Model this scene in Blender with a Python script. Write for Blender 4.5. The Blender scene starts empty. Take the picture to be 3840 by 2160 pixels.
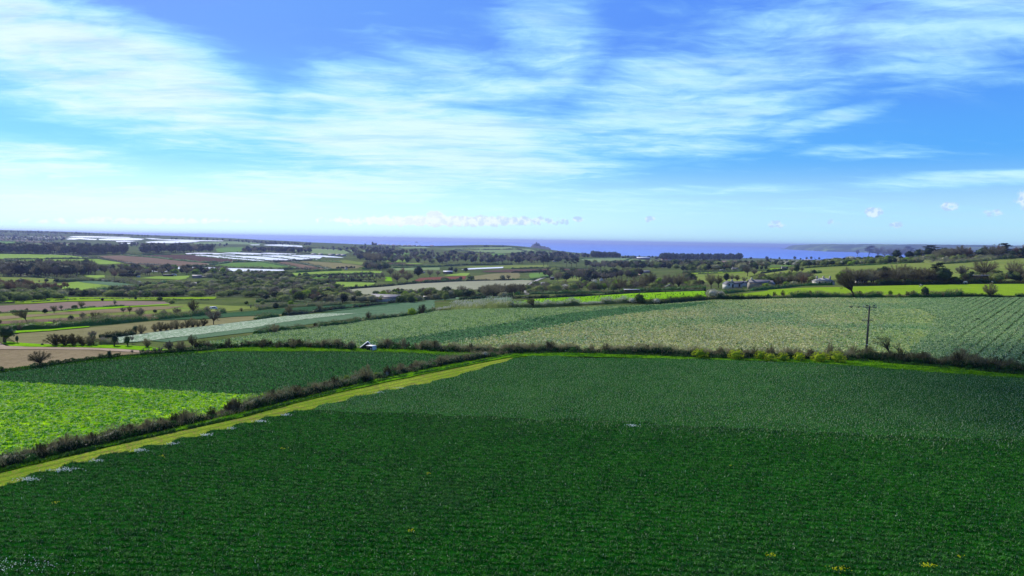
import bpy, math, random
import numpy as np
from mathutils import Vector, Matrix, Euler
from mathutils.geometry import delaunay_2d_cdt

rnd = random.Random(7)
rng = np.random.default_rng(7)
R = math.radians
scene = bpy.context.scene
C = scene.collection

# ------------------------------------------------------------------ camera
F_PX = 2742.0                 # focal length in pixels of the 3840 wide photograph
CAM_Z = 80.0
HORIZ, TILT = 903.0, 0.0173
pitch = math.atan((1080 - HORIZ) / F_PX)
roll = math.atan(TILT)
c_f = np.array([0, math.cos(pitch), -math.sin(pitch)])
u0 = np.array([0, math.sin(pitch), math.cos(pitch)]); r0 = np.array([1.0, 0, 0])
c_r = r0 * math.cos(roll) + u0 * math.sin(roll)
c_u = -r0 * math.sin(roll) + u0 * math.cos(roll)
cam = bpy.data.cameras.new('camera'); cam_o = bpy.data.objects.new('camera', cam); C.objects.link(cam_o)
cam.sensor_width = 36.0; cam.lens = 36.0 * F_PX / 3840.0
cam.clip_start = 0.5; cam.clip_end = 120000
M4 = Matrix(((c_r[0], c_u[0], -c_f[0], 0), (c_r[1], c_u[1], -c_f[1], 0), (c_r[2], c_u[2], -c_f[2], CAM_Z), (0, 0, 0, 1)))
cam_o.matrix_world = M4
scene.camera = cam_o

def ray(u, v):
    u = np.asarray(u, float); v = np.asarray(v, float)
    a = (u - 1920) / F_PX; b = (1080 - v) / F_PX
    return c_f[None] + a[:, None] * c_r[None] + b[:, None] * c_u[None]

# ------------------------------------------------------------------ view
scene.render.engine = 'CYCLES'
scene.view_settings.view_transform = 'Standard'
scene.view_settings.look = 'None'
scene.view_settings.exposure = 0.0
scene.view_settings.gamma = 1.0
scene.view_settings.use_curve_mapping = False
cy = scene.cycles
cy.use_denoising = True
cy.max_bounces = 5; cy.diffuse_bounces = 2; cy.glossy_bounces = 2; cy.transmission_bounces = 2
cy.transparent_max_bounces = 24; cy.volume_bounces = 0
cy.caustics_reflective = False; cy.caustics_refractive = False

# ------------------------------------------------------------------ sun
SUN_EL, SUN_AZ = R(41), R(-42)      # azimuth from +Y, negative = to the left
sv = Vector((math.sin(SUN_AZ) * math.cos(SUN_EL), math.cos(SUN_AZ) * math.cos(SUN_EL), math.sin(SUN_EL)))
sun = bpy.data.lights.new('sun', 'SUN'); sun.energy = 5.0; sun.angle = R(0.53); sun.color = (1.0, 0.94, 0.83)
sun_o = bpy.data.objects.new('sun', sun); C.objects.link(sun_o)
sun_o.rotation_euler = sv.to_track_quat('Z', 'Y').to_euler(); sun_o.location = (0, 0, 400)

# ------------------------------------------------------------------ node helpers
class NT:
    def __init__(s, tree):
        s.t = tree; s.n = tree.nodes; s.l = tree.links
    def new(s, typ, **kw):
        n = s.n.new(typ)
        for k, v in kw.items(): setattr(n, k, v)
        return n
    def put(s, sock, v):
        if v is None: return
        if isinstance(v, bpy.types.NodeSocket): s.l.new(v, sock)
        else:
            if hasattr(sock.default_value, '__len__') and not hasattr(v, '__len__'): v = [v] * len(sock.default_value)
            if hasattr(sock.default_value, '__len__') and len(sock.default_value) == 4 and len(v) == 3: v = (*v, 1)
            sock.default_value = v
    def math(s, op, a, b=None, c=None, clamp=False):
        n = s.new('ShaderNodeMath', operation=op); n.use_clamp = clamp
        s.put(n.inputs[0], a); s.put(n.inputs[1], b); s.put(n.inputs[2], c)
        return n.outputs[0]
    def vmath(s, op, a, b=None, c=None):
        n = s.new('ShaderNodeVectorMath', operation=op)
        s.put(n.inputs[0], a)
        if b is not None:
            if op == 'SCALE': s.put(n.inputs['Scale'], b)
            else: s.put(n.inputs[1], b)
        return n.outputs['Value'] if op in ('LENGTH', 'DOT_PRODUCT', 'DISTANCE') else n.outputs['Vector']
    def mix(s, f, a, b, mode='MIX'):
        n = s.new('ShaderNodeMix', data_type='RGBA', blend_type=mode)
        s.put(n.inputs[0], f); s.put(n.inputs[6], a); s.put(n.inputs[7], b)
        return n.outputs[2]
    def noise(s, vec, scale, detail=4, rough=0.55, dist=0.0, lac=2.0):
        n = s.new('ShaderNodeTexNoise')
        s.put(n.inputs['Vector'], vec); s.put(n.inputs['Scale'], scale); s.put(n.inputs['Detail'], detail)
        s.put(n.inputs['Roughness'], rough); s.put(n.inputs['Distortion'], dist); s.put(n.inputs['Lacunarity'], lac)
        return n.outputs['Fac']
    def ss(s, x, lo, hi, a=0.0, b=1.0):
        n = s.new('ShaderNodeMapRange', interpolation_type='SMOOTHSTEP')
        s.put(n.inputs['Value'], x); n.inputs['From Min'].default_value = lo; n.inputs['From Max'].default_value = hi
        n.inputs['To Min'].default_value = a; n.inputs['To Max'].default_value = b
        return n.outputs['Result']
    def sep(s, v):
        n = s.new('ShaderNodeSeparateXYZ'); s.put(n.inputs[0], v); return n.outputs
    def comb(s, x, y, z=0.0):
        n = s.new('ShaderNodeCombineXYZ')
        for i, q in enumerate((x, y, z)): s.put(n.inputs[i], q)
        return n.outputs[0]

# ------------------------------------------------------------------ sky
world = bpy.data.worlds.new('World'); scene.world = world; world.use_nodes = True
SKY_STRENGTH = 0.1
def build_sky():
    w = NT(world.node_tree); w.n.clear()
    out = w.new('ShaderNodeOutputWorld'); bg = w.new('ShaderNodeBackground')
    bg.inputs['Strength'].default_value = SKY_STRENGTH
    w.l.new(bg.outputs[0], out.inputs[0])
    sky = w.new('ShaderNodeTexSky', sky_type='NISHITA'); sky.sun_disc = False
    sky.sun_elevation = SUN_EL; sky.sun_rotation = SUN_AZ % (2 * math.pi)
    sky.altitude = 80; sky.air_density = 1.0; sky.dust_density = 1.0; sky.ozone_density = 2.0
    d = w.new('ShaderNodeTexCoord').outputs['Generated']
    x, y, z = w.sep(d)
    el = w.math('MULTIPLY', w.math('ARCSINE', z), 180 / math.pi)
    az = w.math('MULTIPLY', w.math('ARCTAN2', x, y), 180 / math.pi)
    k = 1.0 / SKY_STRENGTH
    # clear air: three elevation bands, cyan towards the sun, deeper blue away from it
    g = w.ss(az, -34, 32)
    hor = w.mix(g, (0.74 * k, 1.22 * k, 1.15 * k), (0.50 * k, 0.86 * k, 1.08 * k))
    mid = w.mix(g, (0.20 * k, 0.73 * k, 1.05 * k), (0.08 * k, 0.44 * k, 1.05 * k))
    top = w.mix(g, (0.13 * k, 0.38 * k, 1.02 * k), (0.075 * k, 0.28 * k, 1.02 * k))
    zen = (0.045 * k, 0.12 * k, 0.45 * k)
    c = w.mix(w.ss(el, 0.5, 7.0), hor, mid)
    c = w.mix(w.ss(el, 5.5, 15.0), c, top)
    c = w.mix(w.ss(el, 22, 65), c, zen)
    # unseen sky beside and behind the view, dimmed to cut the ambient light
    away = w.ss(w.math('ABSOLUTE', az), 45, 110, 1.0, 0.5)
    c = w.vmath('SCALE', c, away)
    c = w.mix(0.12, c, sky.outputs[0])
    # a faint violet mottling in the clear air
    pz = w.math('ADD', w.math('MAXIMUM', z, 0.0), 0.075)
    p = w.comb(w.math('DIVIDE', x, pz), w.math('DIVIDE', y, pz))
    def mapped(v, rot, sc):
        m = w.new('ShaderNodeMapping'); w.put(m.inputs[0], v)
        m.inputs['Rotation'].default_value = (0, 0, rot); m.inputs['Scale'].default_value = sc
        return m.outputs[0]
    pv = w.noise(mapped(p, 0.5, (1, 1, 1)), 0.6, 3)
    vio = w.math('MULTIPLY', w.ss(pv, 0.45, 0.7), w.math('MULTIPLY', w.ss(el, 7, 16), 0.65))
    c = w.mix(vio, c, (0.20 * k, 0.32 * k, 1.05 * k))
    # cirrus: coverage field of bands laid across the sky, broken up by streaky noise
    ae = w.comb(az, el)
    def ell(x0, y0, x1, y1, hw, wt, soft=1.0):
        pts = ray([x0 * 1.4907, x1 * 1.4907], [y0 * 1.4907, y1 * 1.4907])
        aa = np.degrees(np.arctan2(pts[:, 0], pts[:, 1])); ee = np.degrees(np.arcsin(pts[:, 2] / np.linalg.norm(pts, axis=1)))
        cx, cyy = aa.mean(), ee.mean(); L = math.hypot(aa[1] - aa[0], ee[1] - ee[0]) / 2 + hw * 1.4907 / F_PX * 57.3 * 0.6
        ang = math.atan2(ee[1] - ee[0], aa[1] - aa[0]); h = hw * 1.4907 / F_PX * 57.3 * 1.6
        m = w.new('ShaderNodeMapping', vector_type='TEXTURE'); w.put(m.inputs[0], ae)
        m.inputs['Location'].default_value = (cx, cyy, 0); m.inputs['Rotation'].default_value = (0, 0, ang)
        m.inputs['Scale'].default_value = (L, h, 1)
        ln = w.vmath('LENGTH', m.outputs[0])
        return w.ss(ln, 0.3, 1.4, wt, 0.0)
    bands = [(-300, -20, 760, 330, 85, 1.0), (560, 300, 1560, 400, 85, 1.0), (700, 215, 1480, 240, 80, 0.62),
             (1290, 40, 1480, 200, 85, 0.60), (1350, 330, 2200, 130, 95, 0.68), (2050, 130, 2800, 0, 80, 0.70),
             (-200, 195, 560, 262, 36, 0.45), (1880, 345, 2260, 255, 15, 0.62), (1380, 486, 2150, 468, 11, 0.66),
             (2050, 468, 2900, 425, 13, 0.72), (420, 456, 1260, 474, 40, 0.95), (-200, 392, 380, 425, 34, 0.75), (-300, 505, 1000, 515, 36, 0.95), (900, 505, 2100, 520, 24, 0.6), (520, 395, 900, 420, 9, 0.6),
             (1950, 384, 2420, 384, 14, 0.45), (1350, 290, 1950, 290, 30, 0.60), (1300, 385, 1960, 370, 15, 0.62),
             (2150, 200, 2750, 120, 26, 0.5), (1120, 437, 1320, 437, 13, 0.6), (-200, 540, 900, 548, 40, 0.75),
             (900, 530, 1500, 545, 30, 0.6), (1500, 530, 2576, 560, 34, 0.45), (1900, 100, 2300, 60, 60, 0.5)]
    cov = None
    for b in bands:
        e = ell(*b); cov = e if cov is None else w.math('MAXIMUM', w.math('MULTIPLY', cov, 1.0), e)
    # rotate the cloud plane so that streaks run along the bands
    wob = w.noise(p, 0.9, 4)
    pw = w.vmath('ADD', p, w.comb(w.math('MULTIPLY', w.math('SUBTRACT', wob, 0.5), 0.8), w.math('MULTIPLY', w.math('SUBTRACT', wob, 0.5), 0.8)))
    n1 = w.noise(mapped(pw, R(28), (0.55, 1.5, 1)), 1.1, 9, 0.58)
    n2 = w.noise(mapped(pw, R(-20), (0.9, 1.2, 1)), 3.6, 7, 0.6)
    n3 = w.noise(mapped(ae, R(4), (0.06, 0.8, 1)), 1.0, 6, 0.62)
    n4 = w.noise(mapped(pw, R(35), (0.5, 2.6, 1)), 5.5, 6, 0.65)
    nn = w.math('ADD', w.math('MULTIPLY', n1, 0.50), w.math('ADD', w.math('MULTIPLY', n2, 0.42), w.math('ADD', w.math('MULTIPLY', n3, 0.2), w.math('MULTIPLY', n4, 0.10))))
    q = w.math('ADD', w.math('MULTIPLY', cov, 1.75), w.math('MULTIPLY', w.math('SUBTRACT', nn, 0.605), 4.4))
    a = w.ss(q, 0.1, 1.5)
    out_of_view = w.ss(w.math('ABSOLUTE', az), 44, 60, 0.0, 1.0)
    a2 = w.ss(n1, 0.5, 0.8, 0.0, 0.35)
    a = w.math('MAXIMUM', a, w.math('MULTIPLY', a2, out_of_view))
    fine = w.noise(mapped(p, R(24), (0.5, 1.7, 1)), 2.6, 7, 0.62)
    a = w.math('MULTIPLY', a, w.ss(fine, 0.30, 0.58, 0.60, 1.0))
    ccol = w.mix(w.ss(q, 0.6, 2.1), w.mix(g, (0.46 * k, 0.95 * k, 1.05 * k), (0.38 * k, 0.80 * k, 1.05 * k)),
                 w.mix(g, (0.86 * k, 1.06 * k, 1.1 * k), (0.66 * k, 1.0 * k, 1.1 * k)))
    c = w.mix(w.math('MULTIPLY', a, 0.92), c, ccol)
    # low veil over the sea horizon
    veil = w.math('MULTIPLY', w.ss(el, 0.0, 6.0, 1.0, 0.0), w.ss(az, -5, 20, 1.0, 0.65))
    c = w.mix(veil, c, w.mix(g, (0.92 * k, 1.28 * k, 1.18 * k), (0.54 * k, 0.92 * k, 1.08 * k)))
    # far low cumulus
    def cum(x0, y0, x1, y1, hw, wt):
        return ell(x0, y0, x1, y1, hw, wt)
    cl = None
    for b in [(740, 554, 1520, 556, 11, 1.2), (-100, 556, 760, 556, 7, 0.9), (1060, 546, 1130, 546, 12, 1.15), (190, 550, 330, 551, 6, 0.8), (2176, 534, 2220, 534, 10, 1.25),
              (2360, 519, 2422, 520, 8, 1.05), (2550, 502, 2660, 500, 19, 1.2), (2235, 566, 2275, 566, 7, 0.95), (1920, 562, 1985, 568, 9, 0.95),
              (1620, 551, 1650, 551, 7, 1.0), (2470, 535, 2530, 536, 7, .95), (1430, 552, 1480, 553, 6, 1.0), (2070, 553, 2120, 566, 7, 0.8)]:
        e = cum(*b); cl = e if cl is None else w.math('MAXIMUM', cl, e)
    cn = w.noise(ae, 1.7, 5, 0.6)
    cq = w.math('ADD', cl, w.math('MULTIPLY', w.math('SUBTRACT', cn, 0.5), 1.9))
    ca = w.math('MULTIPLY', w.ss(cq, 0.60, 1.05), w.ss(az, 2, 10, 0.8, 0.7))
    lowc = w.noise(w.vmath('ADD', ae, (0.15, -0.45, 0)), 1.7, 5, 0.6)
    shade = w.ss(w.math('SUBTRACT', lowc, cn), -0.12, 0.10, 0.0, 1.0)
    ccu = w.mix(shade, (0.52 * k, 0.70 * k, 1.0 * k), (0.92 * k, 1.02 * k, 1.05 * k))
    ccu = w.mix(w.ss(az, -15, 6, 1, 0), ccu, (1.1 * k, 1.12 * k, 1.12 * k))
    c = w.mix(ca, c, ccu)
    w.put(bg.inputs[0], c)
build_sky()

# ------------------------------------------------------------------ terrain height
def pchip_slopes(x, y):
    h = np.diff(x); d = np.diff(y) / h
    m = np.zeros_like(y)
    for i in range(1, len(x) - 1):
        if d[i - 1] * d[i] > 0:
            w1 = 2 * h[i] + h[i - 1]; w2 = h[i] + 2 * h[i - 1]
            m[i] = (w1 + w2) / (w1 / d[i - 1] + w2 / d[i])
    m[0], m[-1] = d[0], d[-1]
    return m
def herm(x, y, m, q):
    q = np.clip(q, x[0], x[-1]); i = np.clip(np.searchsorted(x, q) - 1, 0, len(x) - 2)
    h = x[i + 1] - x[i]; t = (q - x[i]) / h
    return ((2*t**3 - 3*t**2 + 1) * y[i] + (t**3 - 2*t**2 + t) * h * m[i] + (-2*t**3 + 3*t**2) * y[i + 1] + (t**3 - t**2) * h * m[i + 1])
# columns: lateral ratio x/y -> (distance, height above the sea)
COLS = {
 -0.90: [(10, 58), (148, 57.5), (215, 54), (300, 49), (440, 42.5), (650, 36), (950, 31.5), (1200, 32), (1600, 36), (2300, 44), (3000, 52), (4000, 68), (5500, 104), (6500, 80), (7500, -8)],
 -0.70: [(10, 58), (148, 57.5), (165, 57), (215, 54.2), (270, 50.8), (370, 45.3), (440, 42.8), (520, 39.8), (650, 36), (800, 32.7), (950, 31.5), (1200, 31.5), (1600, 33), (2300, 39), (3000, 46), (4000, 57), (5500, 95), (6300, 60), (7200, -8)],
 -0.53: [(10, 58), (140, 58), (165, 57.2), (215, 54.2), (280, 50), (370, 45.5), (520, 40), (650, 36), (800, 33), (950, 31.5), (1200, 30.5), (1600, 31), (2300, 36), (3000, 42), (4000, 53), (5300, 80.5), (6000, 50), (6800, -8)],
 -0.35: [(10, 58), (137, 58), (175, 56.4), (215, 54), (280, 50), (350, 47), (430, 44), (560, 39), (750, 35), (900, 32.4), (1200, 29), (1500, 28.3), (2000, 29.5), (2600, 33), (3600, 42), (4900, 60), (5500, 40), (6300, -8)],
 -0.15: [(10, 58), (150, 58), (200, 56), (274, 51), (400, 45.6), (600, 38.2), (900, 34), (1300, 32.3), (1800, 33), (2400, 36), (3200, 38.5), (4300, 40.5), (4800, 25), (5400, -8)],
  0.00: [(10, 58), (150, 58), (230, 57.6), (260, 57), (330, 52.5), (450, 45.5), (617, 37.3), (800, 33.5), (1000, 31), (1400, 29), (1800, 31), (2400, 36), (3200, 44), (4200, 52), (4700, 35), (5200, -8)],
  0.10: [(10, 58), (150, 58), (250, 58), (290, 56.5), (350, 53), (450, 47), (617, 41), (800, 37), (1000, 34), (1400, 31), (1800, 29), (2400, 27), (3200, 24), (3700, 22), (4200, 8), (4600, -8)],
  0.20: [(10, 58), (150, 58), (270, 58), (330, 56), (400, 52), (500, 48.5), (650, 45), (800, 43), (1000, 41), (1400, 36.5), (1800, 31), (2400, 23), (3200, 14), (4000, 5), (4400, 0), (4800, -8)],
  0.35: [(10, 58), (150, 58), (300, 58), (400, 56), (480, 55), (600, 56), (800, 54), (1100, 49.5), (1500, 44), (2000, 36), (3000, 19.5), (4000, 5.6), (4400, 0), (4800, -8)],
  0.50: [(10, 58), (150, 58), (300, 58.2), (400, 58), (480, 58.5), (600, 60.5), (800, 63), (950, 63.5), (1200, 58), (1600, 46), (2200, 30), (3000, 14), (4000, 2), (4400, -8)],
  0.70: [(10, 58), (150, 58), (280, 58.6), (400, 60), (550, 63.8), (750, 68), (900, 70), (1000, 70), (1300, 62), (1700, 50), (2400, 25), (3000, 10), (4000, -8)],
  0.90: [(10, 58), (150, 58), (280, 59), (400, 62), (550, 67), (750, 72), (900, 74), (1200, 70), (1700, 52), (2400, 25), (3000, 8), (4000, -8)],
}
TK = sorted(COLS); TKA = np.array(TK)
COLM = []
for t in TK:
    a = np.array(COLS[t], float); lx = np.log(a[:, 0]); COLM.append((lx, a[:, 1], pchip_slopes(lx, a[:, 1])))
def height(x, y):
    x = np.asarray(x, float); y = np.asarray(y, float); sh = np.broadcast(x, y).shape
    x, y = np.broadcast_to(x, sh).ravel(), np.broadcast_to(y, sh).ravel()
    Y = np.maximum(y, 12.0); t = np.clip(x / np.maximum(y, 30.0), -0.9, 0.9); ly = np.log(Y)
    H = np.stack([herm(lx, hy, m, ly) for lx, hy, m in COLM], 0)
    i = np.clip(np.searchsorted(TKA, t) - 1, 0, len(TK) - 2)
    j = np.arange(len(t))
    def sl(k):
        k0 = np.clip(k - 1, 0, len(TK) - 1); k1 = np.clip(k + 1, 0, len(TK) - 1)
        return (H[k1, j] - H[k0, j]) / (TKA[k1] - TKA[k0])
    hh = TKA[i + 1] - TKA[i]; s = (t - TKA[i]) / hh
    z = (2*s**3 - 3*s**2 + 1) * H[i, j] + (s**3 - 2*s**2 + s) * hh * sl(i) + (-2*s**3 + 3*s**2) * H[i + 1, j] + (s**3 - s**2) * hh * sl(i + 1)
    # low swells so that long slopes are not ruled surfaces
    amp = np.clip((Y - 350) / 900, 0, 1)
    z = z + amp * (0.7 * np.sin(x / 137 + y / 211) + 0.6 * np.sin(x / 83 - y / 149 + 1.3))
    r = np.hypot(x, y); z = np.where(r > 7500, np.minimum(z, 58 - (r - 7500) * 0.07), z)
    return z.reshape(sh)
YG = np.exp(np.linspace(math.log(24), math.log(7000), 1500))
def at(u, v):
    """source pixels -> points on the ground"""
    d = ray(u, v); t = d[:, 0] / d[:, 1]; m = d[:, 2] / d[:, 1]
    out = np.zeros((len(t), 3))
    for i in range(len(t)):
        h = height(t[i] * YG, YG); g = CAM_Z + m[i] * YG - h
        k = np.argmax(g <= 0)
        if g[k] > 0: yy = YG[np.argmin(g / YG)]
        elif k == 0: yy = YG[0]
        else: yy = YG[k - 1] + (YG[k] - YG[k - 1]) * g[k - 1] / (g[k - 1] - g[k])
        out[i] = (t[i] * yy, yy, 0)
    out[:, 2] = height(out[:, 0], out[:, 1])
    return out
CROPS = {'A': (0, 0, 1.49068), 'c1': (0, 820, 8 / 3 * 1.00625), 'c2': (960, 860, 2.6833), 'c3': (1920, 860, 2.6833), 'c4': (2880, 860, 2.6833),
         'c5': (0, 1080, 2.6833), 'c6': (960, 1080, 2.6833), 'c7': (1920, 1080, 2.6833), 'c8': (2880, 1080, 2.6833),
         'd1': (0, 860, 4.025), 'd2': (640, 860, 4.025), 'd3': (2560, 940, 4.025), 'd4': (3200, 900, 4.025), 'd5': (1280, 1180, 4.025),
         'e1': (0, 1400, 1.90625), 's': (0, 0, 1.0)}
def P(tag, *pts):
    ox, oy, s = CROPS[tag]
    if tag == 'A': return [(x * s, y * s) for x, y in pts]
    return [(ox + x / s, oy + y / s) for x, y in pts]
def crop_scale(tag): return CROPS[tag][2] if tag != 'A' else 1 / CROPS['A'][2]

# ------------------------------------------------------------------ object helpers
def props(o, label=None, cat=None, group=None, kind=None):
    if label: o['label'] = label
    if cat: o['category'] = cat
    if group: o['group'] = group
    if kind: o['kind'] = kind
    return o
def mesh_np(name, V, Fs, mats=(), midx=None, smooth=False):
    """V (n,3); Fs list of (m,k) index arrays; midx matching list of material numbers"""
    me = bpy.data.meshes.new(name)
    V = np.asarray(V, np.float32)
    me.vertices.add(len(V)); me.vertices.foreach_set('co', V.ravel())
    Fs = [np.asarray(f, np.int32) for f in Fs]
    keep = [i for i, f in enumerate(Fs) if len(f)]
    if midx is None: midx = [0] * len(Fs)
    Fs = [Fs[i] for i in keep]; midx = [midx[i] for i in keep]
    idx = np.concatenate([f.ravel() for f in Fs]); cnt = np.concatenate([np.full(len(f), f.shape[1], np.int32) for f in Fs])
    st = np.concatenate([[0], np.cumsum(cnt)[:-1]]).astype(np.int32)
    me.loops.add(len(idx)); me.loops.foreach_set('vertex_index', idx)
    me.polygons.add(len(cnt)); me.polygons.foreach_set('loop_start', st); me.polygons.foreach_set('loop_total', cnt)
    mi = np.concatenate([np.full(len(f), (m if np.isscalar(m) else 0), np.int32) if np.isscalar(m) else np.asarray(m, np.int32) for f, m in zip(Fs, midx)])
    me.polygons.foreach_set('material_index', mi)
    if smooth: me.polygons.foreach_set('use_smooth', np.ones(len(cnt), bool))
    for m in mats: me.materials.append(m)
    me.update(calc_edges=True)
    return me
def link(name, data, parent=None, loc=None, rotz=0, scale=None):
    o = bpy.data.objects.new(name, data); C.objects.link(o)
    if parent is not None: o.parent = parent
    if loc is not None: o.location = loc
    if rotz: o.rotation_euler = (0, 0, rotz)
    if scale is not None: o.scale = scale if hasattr(scale, '__len__') else (scale,) * 3
    return o
class MB:
    """collects polygon shapes for one mesh"""
    def __init__(s): s.v = []; s.f = []; s.m = []; s.n = 0
    def add(s, v, f, m=0):
        v = np.asarray(v, float); s.v.append(v)
        if isinstance(f, np.ndarray): f = [f]
        for q in f:
            q = np.asarray(q, int)
            if q.ndim == 1: q = q[None]
            if len(q): s.f.append(q + s.n); s.m.append(m)
        s.n += len(v); return s
    def box(s, c, d, m=0, rot=None, top=1.0):
        x, y, z = np.array(d) / 2
        v = np.array([(-x, -y, -z), (x, -y, -z), (x, y, -z), (-x, y, -z), (-x * top, -y * top, z), (x * top, -y * top, z), (x * top, y * top, z), (-x * top, y * top, z)])
        if rot is not None: v = v @ np.array(Euler(rot).to_matrix()).T
        return s.add(v + np.array(c), np.array([(0, 3, 2, 1), (4, 5, 6, 7), (0, 1, 5, 4), (1, 2, 6, 5), (2, 3, 7, 6), (3, 0, 4, 7)]), m)
    def tube(s, pts, rad, k=6, m=0, cap=True):
        pts = np.asarray(pts, float); n = len(pts); rad = np.broadcast_to(rad, (n,))
        tg = np.gradient(pts, axis=0); tg /= np.linalg.norm(tg, axis=1)[:, None] + 1e-9
        ref = np.array([0.31, 0.95, 0.05]); a = np.cross(tg, ref); a /= np.linalg.norm(a, axis=1)[:, None] + 1e-9; b = np.cross(tg, a)
        th = np.arange(k) * 2 * math.pi / k
        v = (pts[:, None] + rad[:, None, None] * (a[:, None] * np.cos(th)[None, :, None] + b[:, None] * np.sin(th)[None, :, None])).reshape(-1, 3)
        i = np.arange(n - 1)[:, None] * k + np.arange(k)[None]; j = np.arange(n - 1)[:, None] * k + (np.arange(k)[None] + 1) % k
        f = np.stack([i, j, j + k, i + k], -1).reshape(-1, 4)
        fs = [f]
        if cap: fs += [np.arange(k)[::-1][None], (np.arange(k) + (n - 1) * k)[None]]
        return s.add(v, fs, m)
    def tris(s, V, m=0):
        V = np.asarray(V, float).reshape(-1, 3); return s.add(V, np.arange(len(V)).reshape(-1, 3), m)
    def quads(s, V, m=0):
        V = np.asarray(V, float).reshape(-1, 3); return s.add(V, np.arange(len(V)).reshape(-1, 4), m)
    def mesh(s, name, mats, smooth=False):
        return mesh_np(name, np.concatenate(s.v), s.f, mats, s.m, smooth)
    def obj(s, name, mats, parent=None, loc=None, rotz=0, scale=None, smooth=False):
        return link(name, s.mesh(name, mats if isinstance(mats, (list, tuple)) else [mats], smooth), parent, loc, rotz, scale)
def unit(v): return v / (np.linalg.norm(v, axis=-1, keepdims=True) + 1e-9)
def leaf_tris(cen, size, g=rng, flat=0.0):
    n = len(cen); a = unit(g.normal(size=(n, 3))); a[:, 2] *= (1 - flat); a = unit(a)
    b = unit(np.cross(a, g.normal(size=(n, 3)))); size = np.broadcast_to(size, (n,))[:, None]
    return np.stack([cen - a * size * .5, cen + a * size * .5 , cen + b * size * .75], 1)
def twig_tris(p, d, L, w, g=rng):
    n = len(p); L = np.broadcast_to(L, (n,))[:, None]; w = np.broadcast_to(w, (n,))[:, None]
    s = unit(np.cross(d, g.normal(size=(n, 3)))) * w * .5
    return np.stack([p - s, p + s, p + d * L], 1)

# ------------------------------------------------------------------ materials
def mat(name, fn=None, col=None, rough=0.8, spec=0.3):
    m = bpy.data.materials.new(name); m.use_nodes = True
    w = NT(m.node_tree); b = w.n['Principled BSDF']
    b.inputs['Roughness'].default_value = rough; b.inputs['Specular IOR Level'].default_value = spec
    if col is not None: b.inputs['Base Color'].default_value = (*col, 1)
    if fn: fn(w, b)
    return m
def pos(w): return w.new('ShaderNodeNewGeometry').outputs['Position']
def mul(c, k): return tuple(x * k for x in c)
def scaled(w, v, sx, sy=None, sz=None, rot=0):
    m = w.new('ShaderNodeMapping'); w.put(m.inputs[0], v)
    m.inputs['Rotation'].default_value = (0, 0, rot); m.inputs['Scale'].default_value = (sx, sy if sy else sx, sz if sz else sx)
    return m.outputs[0]
def field_mat(name, c1, c2, fleck=None, big=0.02, med=0.25, fine=1.6, rows=None, fl=(0.60, 0.74), bump=0.5, bscale=None, rough=0.85, c3=None, c3r=(0.5, 0.7), c3s=0.05):
    """ground cover of two tones in soft patches, optional flecks, optional sown rows (direction angle, spacing, depth)"""
    def fn(w, b):
        p = pos(w)
        n1 = w.noise(p, big, 4, 0.6); n2 = w.noise(p, med, 4, 0.65); n3 = w.noise(p, fine, 3, 0.7)
        f = w.math('ADD', w.math('MULTIPLY', n1, 0.45), w.math('ADD', w.math('MULTIPLY', n2, 0.4), w.math('MULTIPLY', n3, 0.45)))
        c = w.mix(w.ss(f, 0.50, 0.80), c1, c2)
        if c3 is not None:
            c = w.mix(w.ss(w.math('ADD', w.noise(p, c3s, 5, 0.65), w.math('MULTIPLY', w.math('SUBTRACT', n3, 0.5), 0.25)), *c3r), c, c3)
        if fleck is not None:
            c = w.mix(w.ss(w.noise(p, fine * 1.9, 2, 0.8), *fl), c, fleck)
        hgt = w.math('ADD', n3, w.math('MULTIPLY', n2, 0.6))
        if rows:
            ang, sp, dep = rows[:3]
            q = w.vmath('ADD', p, w.vmath('SCALE', w.comb(w.noise(p, 0.05, 2), w.noise(p, 0.06, 2)), 0.2))
            X = w.sep(scaled(w, q, 1, 1, 1, -ang + math.pi / 2))[0]
            s = w.math('SINE', w.math('MULTIPLY', X, 2 * math.pi / sp))
            gap = w.ss(w.math('ADD', s, w.math('MULTIPLY', w.math('SUBTRACT', n2, 0.5), 2.0)), 0.2, 1.0)
            xy = w.sep(p); gap = gap if len(rows) > 4 else w.math('MULTIPLY', gap, w.ss(w.math('DIVIDE', xy[0], xy[1]), 0.50, 0.68))
            c = w.mix(w.math('MULTIPLY', gap, dep), c, rows[3] if len(rows) > 3 else mul(c1, 0.35))
        w.put(b.inputs['Base Color'], c)
        bp = w.new('ShaderNodeBump'); bp.inputs['Strength'].default_value = bump; bp.inputs['Distance'].default_value = 0.4
        w.put(bp.inputs['Height'], hgt); w.l.new(bp.outputs[0], b.inputs['Normal'])
    return mat(name, fn, rough=rough, spec=0.0)
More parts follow.
